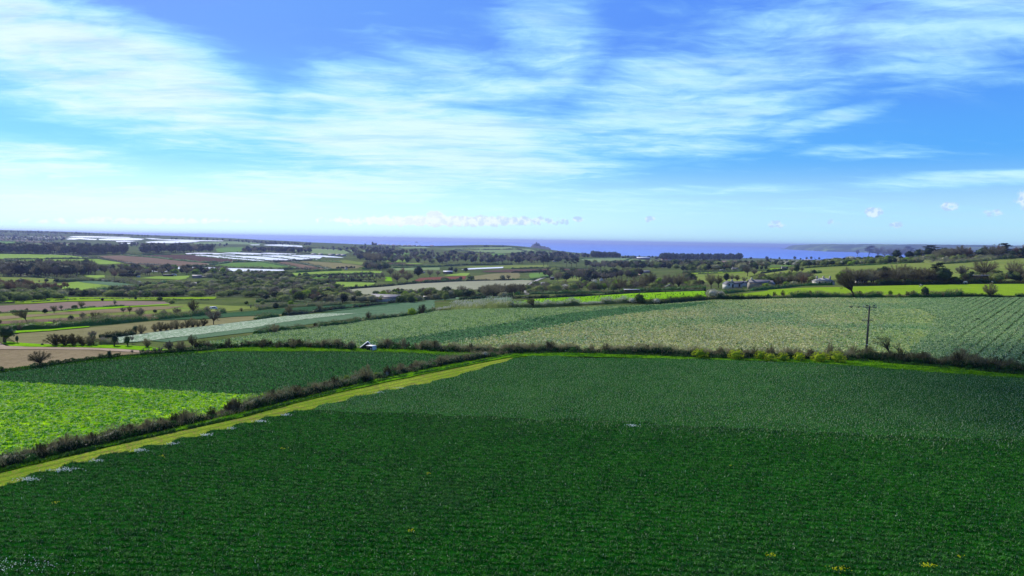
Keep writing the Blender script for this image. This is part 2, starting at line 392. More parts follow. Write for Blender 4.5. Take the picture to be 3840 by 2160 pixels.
def leaf_mat(name, c1, c2, rough=0.6, spec=0.35, tip=None, tipr=(0.72, 0.80), nscale=0.8, trans=0.25, rndmix=0.5, tip_scale=None):
    def fn(w, b):
        oi = w.new('ShaderNodeObjectInfo').outputs['Random']
        p = pos(w); n = w.noise(p, nscale, 3, 0.7)
        f = w.math('ADD', w.math('MULTIPLY', oi, rndmix), w.math('MULTIPLY', w.math('SUBTRACT', n, 0.5 * rndmix), 1.0))
        c = w.mix(w.ss(f, 0.25, 0.75), c1, c2)
        if tip is not None:
            g2 = w.new('ShaderNodeNewGeometry').outputs['Random Per Island']
            c = w.mix(w.ss(g2, *tipr), c, tip)
        w.put(b.inputs['Base Color'], c)
        if trans:
            tr = w.new('ShaderNodeBsdfTranslucent'); w.put(tr.inputs[0], c)
            mx = w.new('ShaderNodeMixShader'); mx.inputs[0].default_value = trans
            w.l.new(b.outputs[0], mx.inputs[1]); w.l.new(tr.outputs[0], mx.inputs[2])
            w.l.new(mx.outputs[0], w.n['Material Output'].inputs[0])
    return mat(name, fn, rough=rough, spec=spec)
M = {}
M['bark'] = leaf_mat('bark', (0.06, 0.05, 0.034), (0.12, 0.10, 0.07), 0.9, 0.0, nscale=3, trans=0)
M['twig'] = leaf_mat('twig', (0.11, 0.10, 0.048), (0.30, 0.27, 0.15), 0.9, 0.0, nscale=0.3, trans=0.25, rndmix=0.8)
M['twig_grey'] = leaf_mat('twig_grey', (0.17, 0.155, 0.12), (0.34, 0.31, 0.23), 0.85, 0.0, nscale=0.3, trans=0.2)
M['twig_red'] = leaf_mat('twig_red', (0.19, 0.11, 0.06), (0.33, 0.20, 0.11), 0.85, 0.1, nscale=0.3, trans=0.25)
M['bud'] = leaf_mat('bud', (0.15, 0.19, 0.04), (0.30, 0.35, 0.08), 0.8, 0.05, nscale=0.25, trans=0.4)
M['bush'] = leaf_mat('bush', (0.095, 0.155, 0.045), (0.29, 0.35, 0.11), 0.75, 0.05, nscale=0.12, rndmix=0.8, trans=0.42)
M['bush_grey'] = leaf_mat('bush_grey', (0.19, 0.205, 0.11), (0.40, 0.41, 0.23), 0.75, 0.05, nscale=0.15, trans=0.4)
M['bright'] = leaf_mat('bright', (0.15, 0.27, 0.02), (0.33, 0.48, 0.04), 0.6, 0.05, nscale=0.3, trans=0.4)
M['ever'] = leaf_mat('ever', (0.012, 0.034, 0.012), (0.038, 0.075, 0.026), 0.65, 0.1, nscale=0.25, trans=0.08)
M['pine'] = leaf_mat('pine', (0.010, 0.026, 0.012), (0.032, 0.056, 0.026), 0.65, 0.1, nscale=0.3, trans=0.05)
M['blossom'] = leaf_mat('blossom', (0.42, 0.42, 0.33), (0.66, 0.65, 0.54), 0.8, 0.1, nscale=0.5)
M['yellow'] = leaf_mat('yellow', (0.10, 0.24, 0.010), (0.32, 0.46, 0.02), 0.6, 0.05, tip=(0.78, 0.78, 0.03), tipr=(0.45, 0.8), nscale=1.2, trans=0.4)
M['ivy'] = leaf_mat('ivy', (0.012, 0.045, 0.012), (0.035, 0.10, 0.02), 0.45, 0.4, nscale=0.7)
M['hedge_leaf'] = leaf_mat('hedge_leaf', (0.006, 0.040, 0.006), (0.055, 0.19, 0.018), 0.55, 0.15, nscale=0.5, rndmix=0.8)
M['hedge_twig'] = leaf_mat('hedge_twig', (0.075, 0.070, 0.026), (0.34, 0.30, 0.155), 0.9, 0.0, nscale=0.6, trans=0.2, rndmix=0.9)
M['crop_dk'] = leaf_mat('crop_dk', (0.016, 0.090, 0.018), (0.060, 0.165, 0.038), 0.5, 0.03, tip=(0.3, 0.42, 0.24), tipr=(0.9, 0.96), nscale=0.08, rndmix=0.8)
M['verge'] = leaf_mat('verge', (0.02, 0.11, 0.003), (0.22, 0.44, 0.006), 0.5, 0.05, nscale=0.5, rndmix=0.9)
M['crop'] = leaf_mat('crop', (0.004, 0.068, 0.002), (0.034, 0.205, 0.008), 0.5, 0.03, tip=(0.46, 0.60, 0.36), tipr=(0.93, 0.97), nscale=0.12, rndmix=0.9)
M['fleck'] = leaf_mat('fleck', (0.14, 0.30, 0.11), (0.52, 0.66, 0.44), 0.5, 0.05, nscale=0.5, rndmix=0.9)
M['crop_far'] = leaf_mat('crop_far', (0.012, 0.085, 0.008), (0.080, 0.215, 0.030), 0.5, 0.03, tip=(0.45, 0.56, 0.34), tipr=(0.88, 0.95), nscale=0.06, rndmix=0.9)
M['daff'] = leaf_mat('daff', (0.65, 0.72, 0.66), (0.85, 0.9, 0.86), 0.5, 0.3)
M['gold'] = leaf_mat('gold', (0.75, 0.72, 0.01), (0.92, 0.88, 0.01), 0.5, 0.2)
M['clover'] = leaf_mat('clover', (0.10, 0.36, 0.006), (0.46, 0.70, 0.012), 0.5, 0.05, tip=(0.55, 0.72, 0.32), tipr=(0.76, 0.92), nscale=0.09, rndmix=0.9)
M['cauli'] = leaf_mat('cauli', (0.15, 0.30, 0.065), (0.42, 0.56, 0.17), 0.55, 0.05, tip=(0.64, 0.72, 0.44), tipr=(0.55, 0.9), nscale=0.07, rndmix=0.8)
M['straw_crop'] = leaf_mat('straw_crop', (0.24, 0.27, 0.07), (0.54, 0.53, 0.20), 0.55, 0.05, tip=(0.76, 0.74, 0.46), tipr=(0.5, 0.9), nscale=0.05, rndmix=0.8)
M['teal_crop'] = leaf_mat('teal_crop', (0.04, 0.15, 0.04), (0.14, 0.29, 0.09), 0.55, 0.05, tip=(0.38, 0.50, 0.32), tipr=(0.78, 0.92), nscale=0.06, rndmix=0.8)

M['straw_grass'] = leaf_mat('straw_grass', (0.08, 0.18, 0.008), (0.40, 0.43, 0.06), 0.5, 0.1, tip=(0.32, 0.24, 0.09), tipr=(0.6, 0.7), nscale=1.1, rndmix=0.9)
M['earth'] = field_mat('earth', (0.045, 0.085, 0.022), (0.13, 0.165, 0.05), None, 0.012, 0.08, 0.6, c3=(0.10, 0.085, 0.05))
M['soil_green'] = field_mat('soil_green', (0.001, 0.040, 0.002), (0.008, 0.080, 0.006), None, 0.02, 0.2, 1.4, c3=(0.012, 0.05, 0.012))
M['soil_teal'] = field_mat('soil_teal', (0.012, 0.09, 0.012), (0.04, 0.16, 0.03), (0.12, 0.22, 0.09), 0.02, 0.2, 1.4)
M['clover_f'] = field_mat('clover_f', (0.09, 0.30, 0.004), (0.30, 0.55, 0.006), (0.45, 0.6, 0.2), 0.03, 0.15, 1.5, c3=(0.42, 0.70, 0.006), c3r=(0.52, 0.66), c3s=0.07)
M['cauli_f'] = field_mat('cauli_f', (0.09, 0.19, 0.05), (0.24, 0.36, 0.11), (0.42, 0.5, 0.26), 0.02, 0.12, 1.0)
M['straw_f'] = field_mat('straw_f', (0.13, 0.20, 0.05), (0.30, 0.35, 0.11), (0.48, 0.52, 0.26), 0.014, 0.05, 0.9, c3=(0.08, 0.19, 0.07), c3r=(0.50, 0.64), c3s=0.018)
M['teal_f'] = field_mat('teal_f', (0.04, 0.135, 0.045), (0.10, 0.23, 0.08), (0.24, 0.35, 0.22), 0.02, 0.1, 1.0)
M['furrow_f'] = field_mat('furrow_f', (0.09, 0.19, 0.06), (0.20, 0.31, 0.11), (0.40, 0.48, 0.28), 0.02, 0.1, 1.1, rows=(math.atan2(166, 133), 2.4, 0.95, (0.02, 0.035, 0.012)))
M['silver_f'] = field_mat('silver_f', (0.15, 0.23, 0.13), (0.27, 0.36, 0.22), (0.58, 0.64, 0.48), 0.03, 0.2, 0.7, fl=(0.5, 0.62))
M['grass_bright'] = field_mat('grass_bright', (0.19, 0.30, 0.045), (0.26, 0.39, 0.075), None, 0.01, 0.05, 0.4)
M['grass_vivid'] = field_mat('grass_vivid', (0.14, 0.33, 0.008), (0.22, 0.44, 0.014), (0.06, 0.20, 0.006), 0.02, 0.12, 0.5, fl=(0.6, 0.68))
M['grass_lime'] = field_mat('grass_lime', (0.17, 0.29, 0.016), (0.24, 0.37, 0.026), None, 0.015, 0.08, 0.5)
M['grass_mid'] = field_mat('grass_mid', (0.10, 0.20, 0.045), (0.16, 0.28, 0.065), None, 0.01, 0.05, 0.4)
M['grass_olive'] = field_mat('grass_olive', (0.15, 0.19, 0.045), (0.22, 0.27, 0.065), None, 0.012, 0.06, 0.5, c3=(0.12, 0.23, 0.04))
M['grass_hill'] = field_mat('grass_hill', (0.17, 0.25, 0.10), (0.23, 0.31, 0.13), None, 0.005, 0.03, 0.3)
M['soil_up'] = field_mat('soil_up', (0.008, 0.065, 0.009), (0.032, 0.12, 0.022), (0.13, 0.22, 0.10), 0.02, 0.2, 1.4)
M['teal_dark'] = field_mat('teal_dark', (0.030, 0.080, 0.036), (0.055, 0.12, 0.055), (0.12, 0.19, 0.10), 0.015, 0.1, 0.8)
M['teal_mid'] = field_mat('teal_mid', (0.075, 0.145, 0.075), (0.13, 0.21, 0.115), (0.26, 0.34, 0.22), 0.015, 0.1, 0.8)
M['stubble'] = field_mat('stubble', (0.19, 0.15, 0.085), (0.28, 0.225, 0.13), (0.13, 0.16, 0.06), 0.02, 0.12, 1.0, fl=(0.6, 0.75))
M['stubble_green'] = field_mat('stubble_green', (0.18, 0.17, 0.08), (0.25, 0.235, 0.11), None, 0.02, 0.12, 0.8)
M['pale_f'] = field_mat('pale_f', (0.27, 0.28, 0.18), (0.34, 0.35, 0.23), None, 0.01, 0.05, 0.4)
M['brown_f'] = field_mat('brown_f', (0.16, 0.115, 0.078), (0.22, 0.16, 0.11), None, 0.01, 0.05, 0.4)
M['pink_f'] = field_mat('pink_f', (0.20, 0.15, 0.12), (0.26, 0.195, 0.155), None, 0.01, 0.05, 0.4)
M['red_f'] = field_mat('red_f', (0.17, 0.065, 0.045), (0.22, 0.10, 0.07), None, 0.01, 0.05, 0.4)
M['dark_brown'] = field_mat('dark_brown', (0.085, 0.055, 0.045), (0.12, 0.08, 0.06), None, 0.01, 0.05, 0.4)
M['path'] = field_mat('path', (0.14, 0.22, 0.014), (0.33, 0.37, 0.04), (0.09, 0.24, 0.010), 0.05, 0.5, 2.6, fl=(0.48, 0.60), c3=(0.25, 0.19, 0.06), c3r=(0.50, 0.64), c3s=0.9, rows=(0.97, 1.5, 0.5, (0.08, 0.12, 0.02), 0))
M['track'] = field_mat('track', (0.34, 0.26, 0.18), (0.44, 0.35, 0.25), None, 0.05, 0.3, 1.5)
M['verge_f'] = field_mat('verge_f', (0.015, 0.085, 0.003), (0.14, 0.33, 0.006), None, 0.05, 0.5, 2.0, c3=(0.03, 0.12, 0.006), c3r=(0.48, 0.60), c3s=0.4)
M['scrub_f'] = field_mat('scrub_f', (0.05, 0.075, 0.035), (0.10, 0.12, 0.06), None, 0.01, 0.05, 0.3)
M['road'] = field_mat('road', (0.36, 0.35, 0.33), (0.42, 0.41, 0.38), None, 0.05, 0.3, 1)
M['plastic'] = mat('plastic', lambda w, b: w.put(b.inputs['Base Color'], w.mix(w.noise(scaled(w, pos(w), 0.02, 0.3, 1), 1.0, 3), (0.78, 0.79, 0.82), (0.88, 0.89, 0.9))), rough=0.35, spec=0.6)
M['rock'] = field_mat('rock', (0.09, 0.085, 0.075), (0.16, 0.15, 0.12), None, 0.02, 0.08, 0.3, c3=(0.06, 0.085, 0.04))
M['moor'] = field_mat('moor', (0.045, 0.085, 0.045), (0.09, 0.12, 0.05), None, 0.001, 0.004, 0.02, c3=(0.17, 0.25, 0.09), c3r=(0.52, 0.60), c3s=0.0022)
def wallm(n, c, r=0.8):
    return mat(n, lambda w, b: w.put(b.inputs['Base Color'], w.mix(w.ss(w.noise(pos(w), 0.8, 5), .35, .7), mul(c, 0.82), c)), rough=r)
M['white_wall'] = wallm('white_wall', (0.62, 0.61, 0.57)); M['stone_wall'] = wallm('stone_wall', (0.30, 0.27, 0.23)); M['cream_wall'] = wallm('cream_wall', (0.55, 0.50, 0.42))
M['slate'] = wallm('slate', (0.16, 0.16, 0.18), 0.6); M['pale_roof'] = wallm('pale_roof', (0.42, 0.40, 0.40), 0.6); M['tin'] = wallm('tin', (0.62, 0.64, 0.68), 0.4)
M['red_roof'] = wallm('red_roof', (0.42, 0.2, 0.14)); M['dark_wall'] = wallm('dark_wall', (0.05, 0.045, 0.04))
M['glass'] = mat('glass', col=(0.02, 0.025, 0.03), rough=0.12, spec=0.6)
M['castle'] = wallm('castle', (0.17, 0.165, 0.16))
M['black'] = mat('black', lambda w, b: w.put(b.inputs['Base Color'], w.mix(w.noise(pos(w), 3, 4), (0.006, 0.010, 0.013), (0.016, 0.022, 0.025))), rough=0.45)
M['white'] = mat('white', lambda w, b: w.put(b.inputs['Base Color'], w.mix(w.noise(pos(w), 2, 4), (0.72, 0.73, 0.78), (0.85, 0.86, 0.88))), rough=0.4)
M['wood_pole'] = mat('wood_pole', lambda w, b: w.put(b.inputs['Base Color'], w.mix(w.noise(scaled(w, pos(w), 4, 4, .4), 2, 5), (0.055, 0.05, 0.042), (0.12, 0.11, 0.09))), rough=0.85)
M['metal'] = mat('metal', col=(0.16, 0.165, 0.17), rough=0.5)
M['porcelain'] = mat('porcelain', col=(0.45, 0.42, 0.42), rough=0.25)
M['bird'] = mat('bird', col=(0.010, 0.010, 0.012), rough=0.5)
M['hide_white'] = mat('hide_white', col=(0.78, 0.75, 0.70), rough=0.7)
M['hide_pied'] = mat('hide_pied', lambda w, b: w.put(b.inputs['Base Color'], w.mix(w.ss(w.noise(w.new('ShaderNodeTexCoord').outputs['Object'], 1.1, 2, 0.4), 0.46, 0.49), (0.02, 0.017, 0.015), (0.78, 0.75, 0.7))), rough=0.7)
M['hair_dark'] = mat('hair_dark', col=(0.02, 0.018, 0.016), rough=0.8)
M['sea'] = mat('sea', rough=0.3, spec=0.5)
def sea_fn(w, b):
    p = pos(w)
    n = w.noise(scaled(w, p, 0.00012, 0.0006, 1), 1.0, 5, 0.6)
    w.put(b.inputs['Base Color'], w.mix(w.ss(n, 0.4, 0.65), (0.075, 0.145, 0.66), (0.11, 0.20, 0.78)))
    bp = w.new('ShaderNodeBump'); bp.inputs['Strength'].default_value = 0.35; bp.inputs['Distance'].default_value = 1.5
    w.put(bp.inputs['Height'], w.noise(p, 0.12, 3)); w.l.new(bp.outputs[0], b.inputs['Normal'])
sea_fn(NT(M['sea'].node_tree), M['sea'].node_tree.nodes['Principled BSDF'])
M['sea'].node_tree.nodes['Principled BSDF'].inputs['Specular IOR Level'].default_value = 0.22

# ------------------------------------------------------------------ ground, sea, haze
def build_ground():
    th = np.concatenate([np.linspace(-180, -46, 30), np.linspace(-45, 45, 271), np.linspace(46, 179, 30)]) * math.pi / 180
    rr = np.concatenate([[4, 12, 20], np.exp(np.linspace(math.log(26), math.log(8600), 330))])
    T, RR = np.meshgrid(th, rr)
    X = RR * np.sin(T); Y = RR * np.cos(T); Z = height(X, Y)
    V = np.stack([X, Y, Z], -1).reshape(-1, 3); n = len(th); k = len(rr)
    i = np.arange(k - 1)[:, None] * n + np.arange(n)[None]; j = np.arange(k - 1)[:, None] * n + (np.arange(n)[None] + 1) % n
    f = np.stack([i, j, j + n, i + n], -1).reshape(-1, 4)
    cap = np.arange(n)[None]
    me = mesh_np('ground', V, [f[:, ::-1], cap[:, ::-1]], [M['earth']], smooth=True)
    o = link('ground', me); props(o, 'rough green and brown land falling to the valley', 'ground', kind='structure')
    # sea: one disc out to the horizon
    a = np.linspace(0, 2 * math.pi, 97)[:-1]; rs = [0, 3000, 6000, 12000, 25000, 45000]
    V = [(0, 0, 0)]; F = []; F4 = []
    for q in rs[1:]: V += [(q * math.cos(t), q * math.sin(t), 0) for t in a]
    for j in range(96): F.append((0, 1 + j, 1 + (j + 1) % 96))
    for r_ in range(len(rs) - 2):
        b = 1 + r_ * 96; F4 += [(b + j, b + 96 + j, b + 96 + (j + 1) % 96, b + (j + 1) % 96) for j in range(96)]
    o = link('sea', mesh_np('sea', V, [np.array(F), np.array(F4)], [M['sea']], smooth=True)); props(o, 'blue violet sea across the bay', 'sea', kind='structure')
build_ground()
HAZE = 6.4e-5
def build_haze():
    b = MB(); b.box((0, 0, 65), (92000, 92000, 150)); 
    m = bpy.data.materials.new('haze'); m.use_nodes = True; w = NT(m.node_tree); w.n.clear()
    out = w.new('ShaderNodeOutputMaterial'); v = w.new('ShaderNodeVolumePrincipled')
    v.inputs['Color'].default_value = (0.44, 0.53, 1.0, 1); v.inputs['Density'].default_value = HAZE; v.inputs['Anisotropy'].default_value = 0.35
    w.l.new(v.outputs[0], out.inputs['Volume'])
    o = b.obj('haze', m); props(o, 'thin blue haze lying over the valley and the bay', 'haze', kind='stuff')
build_haze()

def in_poly(x, y, poly):
    poly = np.asarray(poly); r = np.zeros(len(x), bool); n = len(poly)
    for i in range(n):
        x0, y0 = poly[i][:2]; x1, y1 = poly[(i + 1) % n][:2]
        c = ((y0 > y) != (y1 > y))
        if y1 != y0: r ^= c & (x < (x1 - x0) * (y - y0) / (y1 - y0) + x0)
    return r
LAYER = [0]
def drape(name, wp, mt, label, cat='field', layer=1, jag=0.0, off=None):
    """a sheet laid on the ground inside world polygon wp"""
    wp = np.asarray(wp)[:, :2]
    q = np.stack([wp[:, 0] / wp[:, 1], np.log(wp[:, 1])], 1)
    out = []
    for i in range(len(q)):
        a, b = q[i], q[(i + 1) % len(q)]; L = max(abs(b[0] - a[0]) / 0.012, abs(b[1] - a[1]) / 0.02)
        k = max(1, int(L))
        for j in range(k):
            p_ = a + (b - a) * j / k
            if jag and j: p_ = p_ + rng.normal(size=2) * np.array([jag, jag * 1.2])
            out.append(p_)
    q = np.array(out)
    lo, hi = q.min(0), q.max(0)
    gx = np.arange(lo[0], hi[0], 0.02); gy = np.arange(lo[1], hi[1], 0.03)
    if len(gx) and len(gy):
        GX, GY = np.meshgrid(gx, gy); g = np.stack([GX.ravel(), GY.ravel()], 1); g += rng.uniform(-0.003, 0.003, g.shape)
        g = g[in_poly(g[:, 0], g[:, 1], q)]
    else: g = np.zeros((0, 2))
    S = np.array([50.0, 33.0])
    vs = [Vector(p_ * S) for p_ in q] + [Vector(p_ * S) for p_ in g]
    n = len(q)
    r = delaunay_2d_cdt(vs, [], [list(range(n))], 1, 1e-4)
    v2 = np.array([tuple(v) for v in r[0]]) / S
    if not len(r[2]): return None
    Y = np.exp(v2[:, 1]); X = v2[:, 0] * Y
    o_ = (0.05 + 0.00022 * Y) * layer if off is None else off
    Z = height(X, Y) + o_
    f = np.array([t for t in r[2]])
    a_ = np.stack([X, Y], 1); t0, t1, t2 = a_[f[:, 0]], a_[f[:, 1]], a_[f[:, 2]]
    cr = (t1[:, 0] - t0[:, 0]) * (t2[:, 1] - t0[:, 1]) - (t1[:, 1] - t0[:, 1]) * (t2[:, 0] - t0[:, 0])
    f[cr < 0] = f[cr < 0][:, ::-1]
    o = link(name, mesh_np(name, np.stack([X, Y, Z], 1), [f], [M[mt]], smooth=True))
    props(o, label, cat, kind='structure'); return o
def field(pts, mt, label, layer=1, name='field', jag=0.0008):
    a = np.array(pts); wp = at(a[:, 0], a[:, 1])
    drape(name, wp, mt, label, layer=layer, jag=jag)
    return wp

# ------------------------------------------------------------------ plant library (unit height)
def ellips(n, g, c, r, shell=0.6, zmin=-0.5):
    d = g.normal(size=(n * 3, 3)); d = unit(d); d = d[d[:, 2] > zmin][:n]
    k = (shell + (1 - shell) * g.random(len(d))) [:, None]
    return np.array(c) + d * np.array(r) * k
def limbs(mb, base, tips, g, r0_, bend=0.25, h0=0.1, h1=0.35, lean=0.0, k=4, top=None):
    paths = []
    for t in tips:
        s0 = np.array([lean * g.uniform(0, .5), 0, g.uniform(h0, h1)]) if top is None else np.array([top[0], top[1], top[2] * g.uniform(h0, h1)])
        s0 = s0 + np.array([0, 0, 0])
        mid = (s0 + t) / 2 + np.array([0, 0, bend * np.linalg.norm(t - s0) * .4]) + g.normal(size=3) * .03
        u = np.linspace(0, 1, 6)[:, None]
        pth = (1 - u) ** 2 * s0 + 2 * u * (1 - u) * mid + u ** 2 * t; pth[1:-1] += g.normal(size=(4, 3)) * 0.012
        mb.tube(pth, np.linspace(r0_, r0_ * .18, 6), k, cap=False); paths.append(pth)
    return paths
def bare(seed, c=(0, 0, .62), r=(.36, .36, .38), trunk=(.028, .3), nl=26, ntw=2300, tw=.085, lean=0, wtw=.0042, dirlean=None, leaves=0, stems=1, droop=0.0):
    ntw = int(ntw * 1.9); wtw = wtw * 1.45; leaves = int(leaves * 2)
    g = np.random.default_rng(seed); tr = MB(); cr = MB()
    top = np.array([c[0] * .35, 0, trunk[1]])
    if stems == 1:
        tr.tube([(0, 0, -.04), (top[0] * .3, .01, trunk[1] * .5), top, top + np.array([c[0] * .3, 0, .12])], [trunk[0] * 1.25, trunk[0], trunk[0] * .8, trunk[0] * .4], 7)
        tips = ellips(nl, g, c, r, .75, -.35); pa = []
        for t in tips:
            s0 = top * g.uniform(.75, 1.15); mid = (s0 + t) / 2 + np.array([0, 0, .05]) + g.normal(size=3) * .03
            u = np.linspace(0, 1, 6)[:, None]; pth = (1 - u) ** 2 * s0 + 2 * u * (1 - u) * mid + u ** 2 * t; pth[1:-1] += g.normal(size=(4, 3)) * .010
            tr.tube(pth, np.linspace(trunk[0] * .5, .0025, 6), 4, cap=False); pa.append(pth)
    else:
        tips = ellips(nl, g, c, r, .8, 0.0); pa = []
        for i, t in enumerate(tips):
            a = g.uniform(0, 6.28); s0 = np.array([math.cos(a) * .06, math.sin(a) * .06, -.03]); mid = s0 * .3 + t * .45 + np.array([0, 0, .12])
            u = np.linspace(0, 1, 6)[:, None]; pth = (1 - u) ** 2 * s0 + 2 * u * (1 - u) * mid + u ** 2 * t; pth[1:-1] += g.normal(size=(4, 3)) * .010
            tr.tube(pth, np.linspace(trunk[0] * .6, .0025, 6), 4, cap=False); pa.append(pth)
    pa = np.array(pa)
    # secondary branches
    sec = []
    for _ in range(nl * 2):
        p_ = pa[g.integers(len(pa))]; q = p_[g.integers(2, 5)]; d = unit(q - np.array([c[0] * .5, 0, trunk[1]]) + g.normal(size=3) * .14)
        if dirlean is not None: d = unit(d + np.array(dirlean))
        e = q + d * g.uniform(.08, .2); sec.append(np.array([q, (q + e) / 2 + g.normal(size=3) * .01, e])); tr.tube(sec[-1], [.006, .004, .0015], 3, cap=False)
    allp = np.concatenate([pa[:, 2:].reshape(-1, 3), np.array(sec)[:, 1:].reshape(-1, 3)])
    p_ = allp[g.integers(len(allp), size=ntw)] + g.normal(size=(ntw, 3)) * .022
    d = unit(unit(p_ - np.array([c[0] * .6, 0, trunk[1] * .8])) + g.normal(size=(ntw, 3)) * .55 - np.array([0, 0, droop]))
    if dirlean is not None: d = unit(d + np.array(dirlean))
    cr.tris(twig_tris(p_, d, g.uniform(.4, 1.2, ntw) * tw, wtw, g))
    if leaves:
        q = allp[g.integers(len(allp), size=leaves)] + g.normal(size=(leaves, 3)) * .05
        cr.tris(leaf_tris(q, g.uniform(.010, .022, leaves), g), 1)
    return tr, cr
def lump(mb, c, r, g, nu=12, nv=7, amp=.12, m=0):
    th = np.linspace(0, 2 * math.pi, nu + 1)[:-1]; ph = np.linspace(-1.2, 1.57, nv)
    v = []
    for p_ in ph:
        for t in th: v.append((math.cos(p_) * math.cos(t), math.cos(p_) * math.sin(t), math.sin(p_)))
    v = np.array(v); k = 1 + amp * g.normal(size=len(v)); v = v * k[:, None] * np.array(r) + np.array(c)
    i = np.arange(nv - 1)[:, None] * nu + np.arange(nu)[None]; j = np.arange(nv - 1)[:, None] * nu + (np.arange(nu)[None] + 1) % nu
    mb.add(v, np.stack([i, j, j + nu, i + nu], -1).reshape(-1, 4), m)
def leafy(seed, c=(0, 0, .52), r=(.42, .42, .46), ncl=60, per=42, ls=.04, trunk=.02, core=.74, clr=.085, twigs=500):
    g = np.random.default_rng(seed); tr = MB(); cr = MB()
    tr.tube([(0, 0, -.04), (.01, 0, c[2] * .5), (c[0], 0, c[2])], [trunk * 1.2, trunk, trunk * .5], 6)
    limbs(tr, None, ellips(10, g, c, np.array(r) * .9, .8), g, trunk * .5)
    lump(cr, c, np.array(r) * core, g)
    cc = ellips(ncl, g, c, r, .72, -.55)
    sz = g.uniform(.6, 1.35, ncl) * clr
    k = np.repeat(np.arange(ncl), per); d = unit(g.normal(size=(len(k), 3))) * (g.random(len(k)) ** .4)[:, None]
    q = cc[k] + d * sz[k][:, None] * np.array([1.1, 1.1, .85])
    cr.tris(leaf_tris(q, g.uniform(.6, 1.3, len(k)) * ls, g))
    if twigs:
        q = ellips(twigs, g, c, r, .85, -.5); cr.tris(twig_tris(q, unit(q - np.array(c) + g.normal(size=(twigs, 3)) * .2), g.uniform(.03, .09, twigs), .005, g))
    return tr, cr
def pine(seed, pads=11, lean=0.0, h0=.45, spread=.34, flat=.045, per=230, dense=1.0):
    g = np.random.default_rng(seed); tr = MB(); cr = MB()
    tr.tube([(0, 0, -.04), (lean * .2, 0, .35), (lean * .6, .01, .65), (lean, 0, .93)], [.028, .022, .015, .006], 7)
    for i in range(pads):
        f = (i + .5) / pads; z = h0 + (1 - h0) * f * .97; a = g.uniform(0, 6.28); rad = spread * g.uniform(.35, 1.0) * (1.05 - .55 * f)
        cx, cy_ = lean * z + math.cos(a) * rad, math.sin(a) * rad
        tr.tube([(lean * z * .9, 0, z - .12), (cx * .6, cy_ * .6, z - .04), (cx, cy_, z)], [.010, .007, .003], 4, cap=False)
        R_ = spread * g.uniform(.42, .75)
        lump(cr, (cx, cy_, z), (R_ * .72, R_ * .72, flat * .6), g, 9, 5, .15)
        n = int(per * dense); d = g.normal(size=(n, 3)); d = unit(d) * (g.random(n) ** .45)[:, None]
        q = np.array([cx, cy_, z]) + d * np.array([R_, R_, flat]); cr.tris(leaf_tris(q, g.uniform(.018, .040, n), g))
    return tr, cr
def conifer(seed, h0=.18, rb=.24, per=2400):
    g = np.random.default_rng(seed); tr = MB(); cr = MB()
    tr.tube([(0, 0, -.04), (0, 0, .5), (.01, 0, .98)], [.026, .016, .004], 6)
    f = g.random(per) ** .8; a = g.uniform(0, 6.28, per); lay = np.floor(f * 11) / 11
    rr = rb * (1 - lay * .85) * (.55 + .55 * ((np.sin(a * 3 + lay * 40) + 1) / 2)) * np.sqrt(g.random(per))
    q = np.stack([np.cos(a) * rr, np.sin(a) * rr, h0 + (1 - h0) * (lay + g.random(per) * .07) - rr * .15], 1)
    cr.tris(leaf_tris(q, g.uniform(.02, .05, per), g))
    lump(cr, (0, 0, .5), (rb * .45, rb * .45, .38), g, 8, 6, .15)
    return tr, cr
LIB = {}
def reg(kind, gens, m_tr, m_cr, name, cat):
    vs = []
    for i, (tr, cr) in enumerate(gens):
        mt = [M[m_tr]]; mc = [M[x] for x in (m_cr if isinstance(m_cr, (list, tuple)) else [m_cr])]
        a = tr.mesh('trunk', mt, True); b = cr.mesh('crown', mc)
        mg = MB(); mg.v = tr.v + cr.v; n0 = sum(len(v) for v in tr.v)
        mg.f = tr.f + [f + n0 for f in cr.f]; mg.m = [0] * len(tr.f) + [1 + x for x in cr.m]
        c_ = mesh_np(name, np.concatenate(mg.v), mg.f, mt + mc, mg.m)
        vs.append((a, b, c_))
    LIB[kind] = (vs, name, cat)
reg('bare', [bare(1, c=(0, 0, .6), r=(.42, .42, .40), nl=30, ntw=2800), bare(2, c=(.04, 0, .58), r=(.46, .42, .40), nl=28, ntw=2600, trunk=(.03, .24)), bare(3, c=(0, 0, .62), r=(.34, .36, .38), ntw=2300)], 'bark', 'twig', 'bare_tree', 'tree')
reg('bare_wide', [bare(11, c=(0, 0, .56), r=(.62, .55, .44), trunk=(.035, .26), nl=44, ntw=4200, tw=.075), bare(12, c=(.05, 0, .55), r=(.58, .55, .45), trunk=(.032, .22), nl=40, ntw=3900, tw=.08)], 'bark', 'twig', 'bare_tree', 'tree')
reg('bare_thin', [bare(21, c=(0, 0, .62), r=(.20, .2, .38), nl=16, ntw=1200, trunk=(.018, .35)), bare(22, c=(.02, 0, .62), r=(.24, .2, .37), nl=16, ntw=1300, trunk=(.02, .4))], 'bark', 'twig_grey', 'bare_tree', 'tree')
reg('bare_grey', [bare(31, c=(0, 0, .58), r=(.48, .45, .42), nl=30, ntw=3200, tw=.07, wtw=.006), bare(32, c=(0, 0, .6), r=(.4, .4, .4), nl=30, ntw=3000, tw=.07, wtw=.006)], 'bark', 'twig_grey', 'bare_tree', 'tree')
reg('budding', [bare(41, c=(0, 0, .58), r=(.48, .45, .42), nl=28, ntw=2200, leaves=1500, trunk=(.025, .2)), bare(42, c=(0, 0, .58), r=(.42, .42, .42), nl=28, ntw=2200, leaves=1700)], 'bark', ['twig_grey', 'bud'], 'budding_tree', 'tree')
